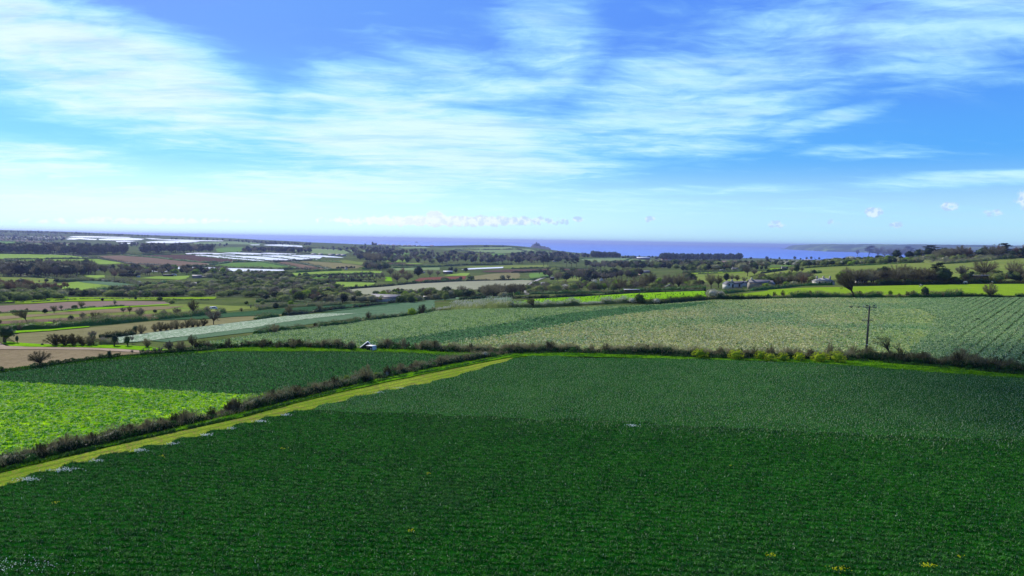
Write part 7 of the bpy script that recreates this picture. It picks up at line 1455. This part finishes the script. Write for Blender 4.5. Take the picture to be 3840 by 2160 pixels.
house('d3', 100, 228, 60, 30, 'pale house among far trees', kind='gable', wall='cream_wall', chim=0, win=False)
house('d4', 1860, 268, 95, 58, 'white house on the skyline between trees', kind='gable', roof='pale_roof', chim=2, rot=-.3)
house('d4', 885, 272, 60, 40, 'small stone cottage under the flat topped pine', wall='cream_wall', roof='red_roof', kind='gable', chim=1)
house('d4', 1935, 635, 280, 80, 'wide grey roofed barn right of the white horse', wall='dark_wall', roof='slate', kind='shed', chim=0, win=False, depth=.45, name='barn', cat='barn', zoff=1.2)
house('d4', 620, 665, 100, 42, 'white mobile home behind the hedge', roof='white_wall', kind='flat', chim=0, depth=.4, name='mobile_home', cat='mobile home', win=False, zoff=.8)
house('d4', 775, 668, 60, 40, 'smaller white mobile home right of the first', roof='white_wall', kind='flat', chim=0, depth=.5, name='mobile_home', cat='mobile home', win=False, zoff=.8)
house('d4', 1095, 668, 90, 32, 'low white roofed shelter near the grazing horses', wall='dark_wall', roof='white_wall', kind='shed', chim=0, win=False, depth=.5, name='shed', cat='shed', zoff=.5)
house('d4', 110, 660, 150, 70, 'cottage with white chimney left of the brown belt', wall='white_wall', roof='red_roof', kind='gable', chim=1, zoff=.3)
house('c3', 1205, 632, 150, 32, 'long flat roofed dark shed behind the brilliant strip', wall='dark_wall', roof='tin', kind='flat', chim=0, win=False, depth=.4, name='shed', cat='shed')
house('c3', 1590, 610, 95, 58, 'small dark hut with a white gable window', wall='dark_wall', roof='slate', kind='gable_side', chim=0, name='hut', cat='hut')
house('c3', 900, 520, 34, 34, 'small white rendered house among bare trees', kind='gable_side', chim=0, win=False)
house('c3', 404, 508, 38, 30, 'white roofed kiosk beside the lane', wall='dark_wall', roof='white_wall', kind='flat', chim=0, win=False, name='kiosk', cat='kiosk')
house('c3', 335, 560, 90, 26, 'grey farm shed right of the lane', wall='stone_wall', roof='slate', kind='gable', chim=0, win=False, name='shed', cat='shed')
house('c3', 1318, 303, 130, 24, 'large double gabled barn by the shore', wall='dark_wall', roof='tin', kind='gable', chim=0, win=False, depth=.4, name='barn', cat='barn')
house('c3', 1718, 312, 38, 22, 'white house in front of the shore wood', roof='white_wall', kind='hip', chim=0, win=False)
house('c3', 1552, 314, 100, 18, 'row of reddish roofed houses before the shore wood', roof='red_roof', wall='cream_wall', kind='gable', chim=0, win=False, depth=.2)
house('c3', 335, 322, 52, 16, 'white bungalow behind the split pine', roof='pale_roof', kind='gable', chim=0, win=False)
house('c3', 430, 325, 40, 16, 'grey roofed bungalow right of the split pine', roof='slate', kind='hip', chim=0, win=False)
house('c3', 1500, 386, 36, 12, 'white bungalow in the middle village', roof='white_wall', kind='flat', chim=0, win=False)
house('c3', 1905, 380, 60, 20, 'pale farm building in the middle village', roof='pale_roof', kind='gable', chim=0, win=False)
house('c3', 1340, 440, 90, 26, 'dark roofed farm shed by the yard', wall='stone_wall', roof='slate', kind='gable', chim=0, win=False, name='shed', cat='shed')
house('c3', 1245, 430, 50, 16, 'low brown shed by the yard', wall='cream_wall', roof='red_roof', kind='flat', chim=0, win=False, name='shed', cat='shed')
house('c2', 1932, 446, 92, 30, 'blue grey roofed barn by the red field', wall='dark_wall', roof='tin', kind='barn', chim=0, win=False, depth=.4, name='barn', cat='barn')
house('c2', 1686, 440, 28, 16, 'tiny white house beside the evergreen', kind='gable', chim=0, win=False)
house('c2', 906, 404, 26, 18, 'tiny white house by the tan field', kind='gable', chim=0, win=False)
house('c2', 1360, 732, 400, 78, 'long stone barn with dark roof among bushes', wall='cream_wall', roof='slate', kind='barn', chim=0, win=False, depth=.3, name='barn', cat='barn', rot=-.18)
house('c2', 2140, 645, 56, 24, 'white roofed shed among bare trees', roof='white_wall', kind='shed', chim=0, win=False, name='shed', cat='shed')
house('c2', 1712, 692, 56, 22, 'white greenhouse in the bushes', roof='white_wall', kind='gable', chim=0, win=False, name='greenhouse', cat='greenhouse')
house('c2', 1798, 288, 30, 10, 'tiny white barn at the paddocks', roof='white_wall', kind='flat', chim=0, win=False)
for x, w_ in ((580, 44), (650, 40), (760, 60), (830, 50), (880, 50)): house('c2', x, 262 + (x - 580) * .03, w_, 22, {580: 'leftmost dark roofed house right of the white sheets', 650: 'second dark roofed house by the sheets', 760: 'long dark roofed house by the sheets', 830: 'brown roofed house by the sheets', 880: 'rightmost dark roofed house by the sheets'}[x], wall='cream_wall', roof='slate', kind='gable', chim=0, win=False)
for i, x in enumerate((1250, 1290, 1330, 1385, 1440, 1500, 1545, 1590, 1640, 1770)): house('c2', x, 160 + i * 1.2, 34, 10, 'small pale house of the coast village before the sea, number %s from the left' % ('one two three four five six seven eight nine ten'.split()[i]), wall='cream_wall', roof=('red_roof', 'slate', 'pale_roof')[i % 3], kind='gable', chim=0, win=False)
b_ = at([960 + 1172 / 2.6833], [860 + 160 / 2.6833])[0]
ch = link('church', None, None, tuple(map(float, b_))); props(ch, 'church with a square tower on the central skyline', 'church'); m_ = MB(); m_.box((0, 0, 9), (8, 8, 20)); m_.obj('tower', M['castle'], ch); m_ = MB(); m_.box((14, 0, 4), (20, 9, 9)); m_.obj('nave', M['castle'], ch); m_ = MB(); m_.add([(4, -5, 8.4), (24.5, -5, 8.4), (24.5, 5, 8.4), (4, 5, 8.4), (4, 0, 13), (24.5, 0, 13)], [np.array([(0, 1, 5, 4), (2, 3, 4, 5)]), np.array([(1, 2, 5), (3, 0, 4)])]); m_.obj('roof', M['slate'], ch)
house('d2', 400, 735, 130, 48, 'grey open farm shed with blue grey roof', wall='stone_wall', roof='slate', kind='barn', chim=0, win=False, name='shed', cat='shed', rot=.3)
house('d2', 530, 728, 190, 22, 'long low shed right of the farm shed', wall='dark_wall', roof='pale_roof', kind='flat', chim=0, win=False, depth=.3, name='shed', cat='shed')
house('d1', 2540, 712, 140, 34, 'long grey roofed shed left of the meadow', wall='dark_wall', roof='slate', kind='flat', chim=0, win=False, depth=.3, name='shed', cat='shed')
house('d1', 2085, 722, 50, 26, 'white boxy building by the black evergreen row', roof='white_wall', kind='flat', chim=0, win=False)
house('d1', 1875, 650, 60, 30, 'cream house among leafing trees', wall='cream_wall', kind='gable', chim=0, win=False)
house('d1', 1460, 622, 60, 30, 'pink house in the mixed wood', wall='cream_wall', roof='red_roof', kind='gable', chim=0, win=False)
house('d2', 355, 850, 70, 50, 'steep pale roofed cottage in the scrub', wall='stone_wall', roof='pale_roof', kind='gable', chim=0, rot=.9, win=False)
house('d1', 2400, 870, 50, 30, 'small stone ruin at the scrub edge', wall='stone_wall', roof='slate', kind='gable', chim=0, win=False)
tg = random.Random(11); cnt = 0
rows_ = [(120, 30, 1000), (135, 20, 1040), (152, 0, 900), (168, 0, 560)]
NM = ['white', 'pale', 'cream', 'grey roofed', 'brown roofed']
for yy, x0, x1 in rows_:
    x = x0
    while x < x1:
        c = tg.randrange(5); y = yy + tg.uniform(-5, 5); w_ = tg.uniform(20, 40)
        where = 'left' if x < 330 else 'middle' if x < 660 else 'right'
        house('d1', x, y, w_, tg.uniform(9, 13), '%s hillside town house, %s part, %s' % (NM[c], where, {120: 'top row', 135: 'second row', 152: 'third row', 168: 'bottom row'}[yy]), wall=('white_wall', 'white_wall', 'cream_wall', 'stone_wall', 'cream_wall')[c], roof=('pale_roof', 'pale_roof', 'slate', 'slate', 'red_roof')[c], kind='gable', chim=0, win=False, rot=tg.uniform(-.5, .5))['group'] = 'houses of the hillside town'
        x += w_ * tg.uniform(1.1, 2.2); cnt += 1
for x, y, w_, l in ((680, 85, 65, 'white building high on the left ridge'), (832, 84, 34, 'small white building high on the left ridge'), (604, 164, 30, 'brightest white house of the hillside town'), (712, 183, 42, 'white warehouse below the hillside town')):
    house('d1', x, y, w_, 11, l, roof='white_wall', kind='flat', chim=0, win=False)

# ================================================================== UTILITY POLES
def pole(tag, x, ybase, ytop, label, near=False, xt=None):
    ox, oy, s = CROPS[tag]; p_ = at([ox + x / s], [oy + ybase / s])[0]; H = (ybase - ytop) / s * p_[1] / F_PX
    lean = 0 if xt is None else (xt - x) / s * p_[1] / F_PX
    e = link('utility_pole', None, None, tuple(map(float, p_))); props(e, label, 'utility pole')
    r = .20 if near else .22
    b = MB(); b.tube([(0, 0, -.5), (lean * .5, 0, H * .5), (lean, 0, H)], [r * 1.15, r * .95, r * .72], 12); b.obj('post', M['wood_pole'], e, smooth=near)
    A = 1.4 if near else 1.5; b = MB(); b.box((lean, -r * .9, H - .35), (A * 2, .14, .18)); ar = b.obj('crossarm', M['metal'] if near else M['wood_pole'], e)
    if near:
        for sx in (-1, 1):
            b = MB(); b.tube([(lean * .9, -r, H - 1.25), (lean + sx * .85, -r - .05, H - .42)], .04, 5); b.obj('brace', M['metal'], e)
        for q in (-1.25, -.1, 1.25):
            b = MB(); b.tube([(lean + q, -r * .9, H - .26), (lean + q, -r * .9, H - .12), (lean + q, -r * .9, H - .1), (lean + q, -r * .9, H + .1)], [.03, .03, .09, .055], 8); b.obj('insulator', M['porcelain'], ar)
        z = H * .70; lx = lean * .7; b = MB(); b.box((lx - .35, -r * 1.02, z), (2.2, .10, .12)); lo = b.obj('lower_crossarm', M['wood_pole'], e)
        for q in (-1.35, -1.05, -.75, -.45, .35, .65):
            b = MB(); b.tube([(lx + q, -r, z + .06), (lx + q, -r, z + .2), (lx + q, -r, z + .21), (lx + q, -r, z + .36)], [.02, .02, .06, .04], 6); b.obj('insulator', M['porcelain'], lo)
        b = MB(); b.box((lean * .6, -r * 1.1, H * .62), (.16, .12, .5)); b.obj('fuse_box', M['metal'], e)
        b = MB(); b.box((lean * .2, -r * 1.22, H * .235), (.22, .02, .16)); b.obj('warning_plate', M['white'], e)
    return e, p_, H, lean
pe, pp, PH, PL = pole('c8', 985, 690, 168, 'tall wooden utility pole with two crossarms rising from the brown hedge', True, 997)
pole('c3', 742, 590, 412, 'slender utility pole in the middle distance', xt=750)
pole('c5', 2524, 205, 168, 'short utility pole in the rough pasture')
pole('c5', 545, 362, 318, 'small pole on the tan strip by the low hedge')
pole('c3', 932, 338, 294, 'thin pole at the shore field')
pole('d2', 1520, 262, 168, 'tall pale mast beside the far white sheeting')
def bird(loc, label, flying=False, rot=0):
    b = MB(); g = np.random.default_rng(2)
    b.tube([(-.28, 0, .02), (-.16, 0, .06), (0, 0, .1), (.14, 0, .15), (.21, 0, .21), (.27, 0, .22), (.33, 0, .21)], [.02, .06, .085, .075, .05, .035, .006], 8)
    e = link('crow', None, None, tuple(map(float, loc)), rot, 1.25); props(e, label, 'bird'); b.obj('body', M['bird'], e, smooth=True)
    for sx in (-1, 1):
        w = MB()
        if flying: w.add([(.08, sx * .06, .14), (-.12, sx * .06, .12), (-.22, sx * .38, .26), (-.16, sx * .60, .30), (.02, sx * .45, .29)] + [(.08, sx * .06, .12), (-.12, sx * .06, .10), (-.22, sx * .38, .25), (-.16, sx * .60, .29), (.02, sx * .45, .27)], [np.array([(0, 1, 2, 3, 4), (9, 8, 7, 6, 5)]), np.array([(0, 4, 9, 5), (4, 3, 8, 9), (3, 2, 7, 8), (2, 1, 6, 7), (1, 0, 5, 6)])])
        else: w.add([(.10, sx * .085, .16), (-.05, sx * .09, .06), (-.30, sx * .03, .0), (-.10, sx * .07, .13)] + [(.10, sx * .06, .16), (-.05, sx * .06, .06), (-.30, sx * .01, .0), (-.10, sx * .04, .13)], np.array([(0, 1, 2, 3), (7, 6, 5, 4), (0, 3, 7, 4), (3, 2, 6, 7), (2, 1, 5, 6), (1, 0, 4, 5)]))
        w.obj('wing', M['bird'], e)
        if not flying: l_ = MB(); l_.tube([(.0, sx * .03, .04), (.01, sx * .03, -.1)], .008, 4); l_.obj('leg', M['bird'], e)
bird((pp[0] + PL - .62, pp[1] - .18, pp[2] + PH - .14), 'black crow perched left of the pole top', rot=2.9)
bird((pp[0] + PL + .8, pp[1] - .18, pp[2] + PH - .14), 'black crow perched on the right arm of the pole', rot=.4)
fb = to_world(2880 + 832 / 2.6833, 1080 + 198 / 2.6833, 150); bird(fb, 'black crow flying left of the pole top', True, 2.2)
fb = to_world(2880 + 913 / 2.6833, 1080 + 197 / 2.6833, 150); bird(fb, 'small dark bird flying just beside the pole arm', True, .8)

# ================================================================== THE TWO BOXES
def bins():
    def shell(e, L, D, H):
        # dark body with rounded far edge, white lid and white end panel
        b = MB(); b.box((0, 0, H / 2 - .03), (L - .06, D - .06, H - .06)); b.obj('body', M['black'], e)
        def rounded(x0, x1, z0, z1, y0, y1, nm, mt, rr=.14):
            pass
        lid = MB(); n = 7; prof = [(-L / 2, H - .05), (-L / 2, H), (L / 2 - .18, H)] + [(L / 2 - .18 + .18 * math.sin(a), H - .18 + .18 * math.cos(a)) for a in np.linspace(.2, math.pi / 2, n)] + [(L / 2, H * .55), (L / 2 - .05, H * .55), (L / 2 - .06, H - .22), (L / 2 - .2, H - .06)]
        k = len(prof); V = [(x, -D / 2, z) for x, z in prof] + [(x, D / 2, z) for x, z in prof]
        lid.add(V, [np.array([list(range(k))[::-1]]), np.array([list(range(k, 2 * k))]), np.array([(i, (i + 1) % k, (i + 1) % k + k, i + k) for i in range(k)])]); lid.obj('lid', M['white'], e)
        p_ = MB(); p_.box((L / 2 - .01, 0, H * .28), (.07, D - .02, H * .52)); p_.obj('end_panel', M['white'], e)
        for zz in (.2, .42, .62):
            q = MB(); q.box((L / 2 + .035, 0, H * zz), (.03, D * .94, .035)); q.obj('rib', M['white'], e)
        for sy in (-1, 1):
            for sx in (-1, 1): f = MB(); f.box((sx * (L / 2 - .16), sy * (D / 2 - .14), -.04), (.16, .12, .12)); f.obj('foot', M['black'], e)
    p_ = at([1390], [1317])[0]
    a = link('storage_box', None, None, (float(p_[0]), float(p_[1]) + .5, float(p_[2]) + .10), -.42); shell(a, 1.55, 1.35, .98)
    l = MB(); l.box((.42, -.685, .36), (.16, .02, .42)); l.obj('notice', M['white'], a)
    props(a, 'upright dark box with a white lid and small white notice, right of the tilted one', 'box')
    p2 = at([1369], [1316])[0]
    b = link('storage_box', None, None, (float(p2[0]) - .12, float(p2[1]) + 1.9, float(p2[2]) + .42)); b.rotation_euler = (0, -.68, .18); shell(b, 2.0, 1.1, .80)
    b.scale = (1, 1, 1); props(b, 'dark box with a white lid lying tilted up behind the upright one', 'box')
    s_ = MB(); lump(s_, (0, 0, 0), (.9, .5, .16), np.random.default_rng(1), 10, 5, .2); pq = at([1352], [1303])[0]
    props(s_.obj('soil_heap', M['track'], None, tuple(map(float, pq))), 'low pinkish heap of soil left of the tilted box', 'heap')
bins()

# ================================================================== FLOWERS IN THE CROP
def flowers(tag, x, y, n, r, m, label, group, h=.45, nm='flower_patch', sz=.07, ys=.5):
    ox, oy, s = CROPS[tag]; u, v = (x * 1.49068, y * 1.49068) if tag == 'A' else (ox + x / s, oy + y / s)
    p_ = at([u], [v])[0]; e = link(nm, None, None, tuple(map(float, p_))); props(e, label, 'flowers', group)
    sz *= 1.1; n = int(n * (.9 if m == 'daff' else .7)); r *= .85 if m == 'daff' else .6
    q = rng.normal(size=(n, 2)) * np.array([r, r * ys]); z = h * rng.uniform(.75, 1.15, n)
    f = MB(); c3_ = np.stack([q[:, 0], q[:, 1], z], 1)
    for _ in range(3): f.tris(leaf_tris(c3_ + rng.normal(size=c3_.shape) * sz * .2, sz * rng.uniform(.8, 1.3, n), flat=.2))
    f.obj('petals', M[m], e)['kind'] = 'stuff'; st_ = MB(); st_.tris(twig_tris(np.stack([q[:, 0], q[:, 1], z * 0], 1), np.tile([0, 0, 1.0], (n, 1)), z, .014)); st_.obj('stems', M['crop'], e)['kind'] = 'stuff'
ords = ['nearest', 'second', 'third', 'fourth', 'fifth', 'sixth', 'seventh', 'eighth', 'ninth', 'tenth', 'eleventh']
for i, (x, y, n, r) in enumerate([(68, 1217, 80, .7), (160, 1192, 100, .8), (243, 1169, 45, .4), (352, 1143, 75, .5), (434, 1125, 40, .35), (520, 1103, 70, .42), (585, 1086, 45, .36), (657, 1068, 60, .42), (720, 1052, 50, .36), (955, 994, 40, .5), (1005, 983, 40, .5)]):
    flowers('A', x, y, n, r, 'daff', 'white flower patch at the crop edge, %s from the camera' % ords[i] if i else 'white flower patch at the crop edge nearest the camera', 'white flower patches along the crop edge')
flowers('A', 1590, 1079, 60, .4, 'daff', 'single white flower patch in the middle of the field', None)
flowers('A', 30, 1440, 160, 2.2, 'daff', 'pale greyish flowers in the bottom left corner', None, sz=.05)
for tg, x, y, n, r, l in [('e3', 630, 1338, 36, .35, 'yellow flower patch at the lower right, left of the larger one'), ('e3', 1115, 1442, 60, .6, 'yellow flower patch cut by the bottom edge'), ('e3', 1752, 1412, 60, .42, 'brightest yellow flower patch in the lower right corner'), ('e3', 345, 692, 8, .15, 'tiny yellow flower spot in the right of the field'), ('e3', 1978, 1352, 10, .2, 'small yellow flower spot near the right edge'), ('e2', 512, 1162, 22, .3, 'yellow flower patch right of the faint one'), ('e2', 620, 748, 14, .3, 'small yellow flower spot in the centre'),
    ('e1', 400, 960, 18, .3, 'yellow flower spot in the left of the field'), ('e1', 2025, 565, 18, .3, 'yellow flower spot near the paler variety'), ('e1', 1160, 622, 14, .2, 'orange yellow flower spot near the headland')]:
    flowers(tg, x, y, n, r, 'gold', l, 'yellow flowers in the dark crop', sz=.055)

# ================================================================== HORSES
def horse(x, y, z, rot, m, label, graze=True, hair='hair_dark', sc=1.0):
    e = link('horse', None, None, (x, y, z), rot, sc); props(e, label, 'horse')
    pts = {'pelvis': (-.55, 0, 1.22, .30), 'croup': (-.78, 0, 1.18, .24), 'belly': (-.1, 0, 1.12, .33), 'chest': (.38, 0, 1.15, .31), 'neck0': (.68, 0, 1.22, .22)}
    if graze: pts.update({'neck1': (.98, 0, .92, .16), 'poll': (1.18, 0, .58, .13), 'face': (1.30, 0, .36, .10), 'muzzle': (1.36, 0, .14, .075)})
    else: pts.update({'neck1': (.92, 0, 1.52, .16), 'poll': (1.10, 0, 1.78, .13), 'face': (1.32, 0, 1.66, .10), 'muzzle': (1.52, 0, 1.50, .075)})
    names = list(pts); V = [pts[n][:3] for n in names]; Rr = [pts[n][3] for n in names]; ix = {n: i for i, n in enumerate(names)}
    E = [(ix['pelvis'], ix['croup']), (ix['pelvis'], ix['belly']), (ix['belly'], ix['chest']), (ix['chest'], ix['neck0']), (ix['neck0'], ix['neck1']), (ix['neck1'], ix['poll']), (ix['poll'], ix['face']), (ix['face'], ix['muzzle'])]
    for sy in (-1, 1):
        off = .1 * sy
        for root, ch_ in (('chest', [(.42, .17, .85, .13), (.44 + off, .17, .50, .065), (.42 + off, .17, .2, .05), (.46 + off, .17, .06, .065)]), ('pelvis', [(-.62, .18, .95, .17), (-.52, .18, .72, .11), (-.72 - off, .18, .46, .065), (-.66 - off, .18, .18, .05), (-.62 - off, .18, .06, .065)])):
            prev = ix[root]
            for (a, b, c, r_) in ch_: V.append((a, b * sy, c)); Rr.append(r_); E.append((prev, len(V) - 1)); prev = len(V) - 1
    me = bpy.data.meshes.new('body'); me.from_pydata(V, E, []); o = bpy.data.objects.new('body', me); C.objects.link(o); o.parent = e
    md = o.modifiers.new('skin', 'SKIN'); me.skin_vertices.new() if not me.skin_vertices else None
    for i, r_ in enumerate(Rr): me.skin_vertices[0].data[i].radius = (r_, r_)
    me.skin_vertices[0].data[0].use_root = True
    o.modifiers.new('smooth', 'SUBSURF').levels = 1; o.modifiers[-1].render_levels = 2; me.materials.append(M[m])
    # smooth shading and material on the generated skin
    md.use_smooth_shade = True
    b = MB(); b.tube([(-.95, 0, 1.25), (-1.06, 0, 1.05), (-1.05, 0, .7), (-1.02, 0, .45)], [.05, .08, .07, .02], 7); b.obj('tail', M[hair], e, smooth=True)
    b = MB(); q = [np.array(pts[n][:3]) + np.array([-.1, 0, pts[n][3] * .9]) for n in ('neck0', 'neck1', 'poll')]; b.tube(q, [.05, .08, .04], 6); b.obj('mane', M[hair], e, smooth=True)
    for sy in (-1, 1): b = MB(); c = np.array(pts['poll'][:3]); b.tube([c + (-.04, sy * .07, .08), c + (-.06, sy * .09, .22)], [.035, .005], 5); b.obj('ear', M[m], e)
def horse_at(tag, x, y, *a, **k):
    ox, oy, s = CROPS[tag]; p_ = at([ox + x / s], [oy + y / s])[0]; horse(float(p_[0]), float(p_[1]), float(p_[2]) + .1, *a, **k)
horse_at('d4', 1025, 712, 3.6, 'hide_pied', 'black and white horse grazing nearest the paddock hedge', sc=1.15)
horse_at('d4', 1195, 676, 3.3, 'hide_pied', 'black and white horse grazing in front of the shelter', sc=1.05)
horse_at('d4', 1692, 666, 3.25, 'hide_white', 'white horse grazing in front of the far hedge', hair='hide_white', sc=1.15)
horse_at('d4', 2088, 664, 1.6, 'hide_white', 'white horse seen end on behind the fan shaped tree', graze=False, hair='hide_white', sc=1.05)

# ================================================================== VEHICLES
def car(tag, x, y, rot, paint, label, van=False, sc=1.0):
    ox, oy, s = CROPS[tag]; p_ = at([ox + x / s], [oy + y / s])[0]; e = link('van' if van else 'car', None, None, (float(p_[0]), float(p_[1]), float(p_[2]) + .9), rot, sc); props(e, label, 'van' if van else 'car')
    L, W, H = (5.2, 1.95, 2.1) if van else (4.2, 1.75, 1.4); b = MB()
    pr = [(-L / 2, .3), (-L / 2, H * .62), (-L / 2 + .15, H * (.97 if van else .66)), (L * .12, H) if van else (-L * .28, H), (L * .30, H * .93) if van else (L * .12, H * .98), (L * .40, H * .62), (L / 2 - .1, H * .5), (L / 2, .35)]
    k = len(pr); b.add([(a_, -W / 2, c_) for a_, c_ in pr] + [(a_, W / 2, c_) for a_, c_ in pr], [np.array([list(range(k))]), np.array([list(range(k, 2 * k))[::-1]]), np.array([(i, i + k, (i + 1) % k + k, (i + 1) % k) for i in range(k)])]); b.obj('body', paint, e)
    for sy in (-1, 1):
        g_ = MB(); g_.box((L * .02, sy * (W / 2 + .005), H * .76), (L * .42, .02, H * .26)); g_.obj('side_window', M['glass'], e)
        for sx in (-1, 1): w = MB(); w.tube([(sx * L * .31, sy * (W / 2 - .18), .33), (sx * L * .31, sy * (W / 2 + .02), .33)], .33, 12); w.obj('wheel', M['black'], e)
    g_ = MB(); g_.box((L * .36, 0, H * .78), (.06, W * .85, H * .26), rot=(0, -.7, 0)); g_.obj('windscreen', M['glass'], e)
car('c3', 237, 540, 2.3, M['black'], 'small black car on the pale lane')
car('c3', 488, 495, .3, M['white'], 'white car parked by the roadside kiosk')
car('c3', 455, 497, .2, M['tin'], 'silver car left of the white one')
car('d2', 55, 712, .2, M['tin'], 'silver van beside the long grey shed', True)
car('c5', 2150, 240, .4, M['white'], 'small white trailer van behind the teal field', True, .6)
finish_plants()

# ================================================================== AN UNSEEN CLOUD ADDED TO SHADE THE RIGHT HAND CORNER
def shade_cloud():
    g = np.random.default_rng(12); d = np.array(sv); H = 1500.0; b = MB(); base = np.array([158.0, 96.0, 58.0]) + d * (H / d[2])
    for i in range(26):
        a = g.uniform(0, 6.28); r = math.sqrt(g.random()); c = (math.cos(a) * r * 92, math.sin(a) * r * 66, g.uniform(-8, 10)); q = g.uniform(18, 34) * (1.15 - .5 * r)
        lump(b, c, (q * 1.25, q, q * .62), g, 14, 8, .10)
    m = bpy.data.materials.new('shade_cloud'); m.use_nodes = True; w = NT(m.node_tree); w.n.clear()
    out = w.new('ShaderNodeOutputMaterial'); df = w.new('ShaderNodeBsdfDiffuse'); df.inputs[0].default_value = (.85, .87, .9, 1); tr = w.new('ShaderNodeBsdfTransparent'); mx = w.new('ShaderNodeMixShader')
    w.put(mx.inputs[0], w.math('ADD', .22, w.math('MULTIPLY', w.noise(pos(w), .03, 4), .30))); w.l.new(tr.outputs[0], mx.inputs[1]); w.l.new(df.outputs[0], mx.inputs[2]); w.l.new(mx.outputs[0], out.inputs[0])
    o = b.obj('shade_cloud', m, None, tuple(map(float, base)), smooth=True); props(o, 'thin unseen cumulus added to shade the right foreground', 'shade_cloud', kind='stuff')
shade_cloud()
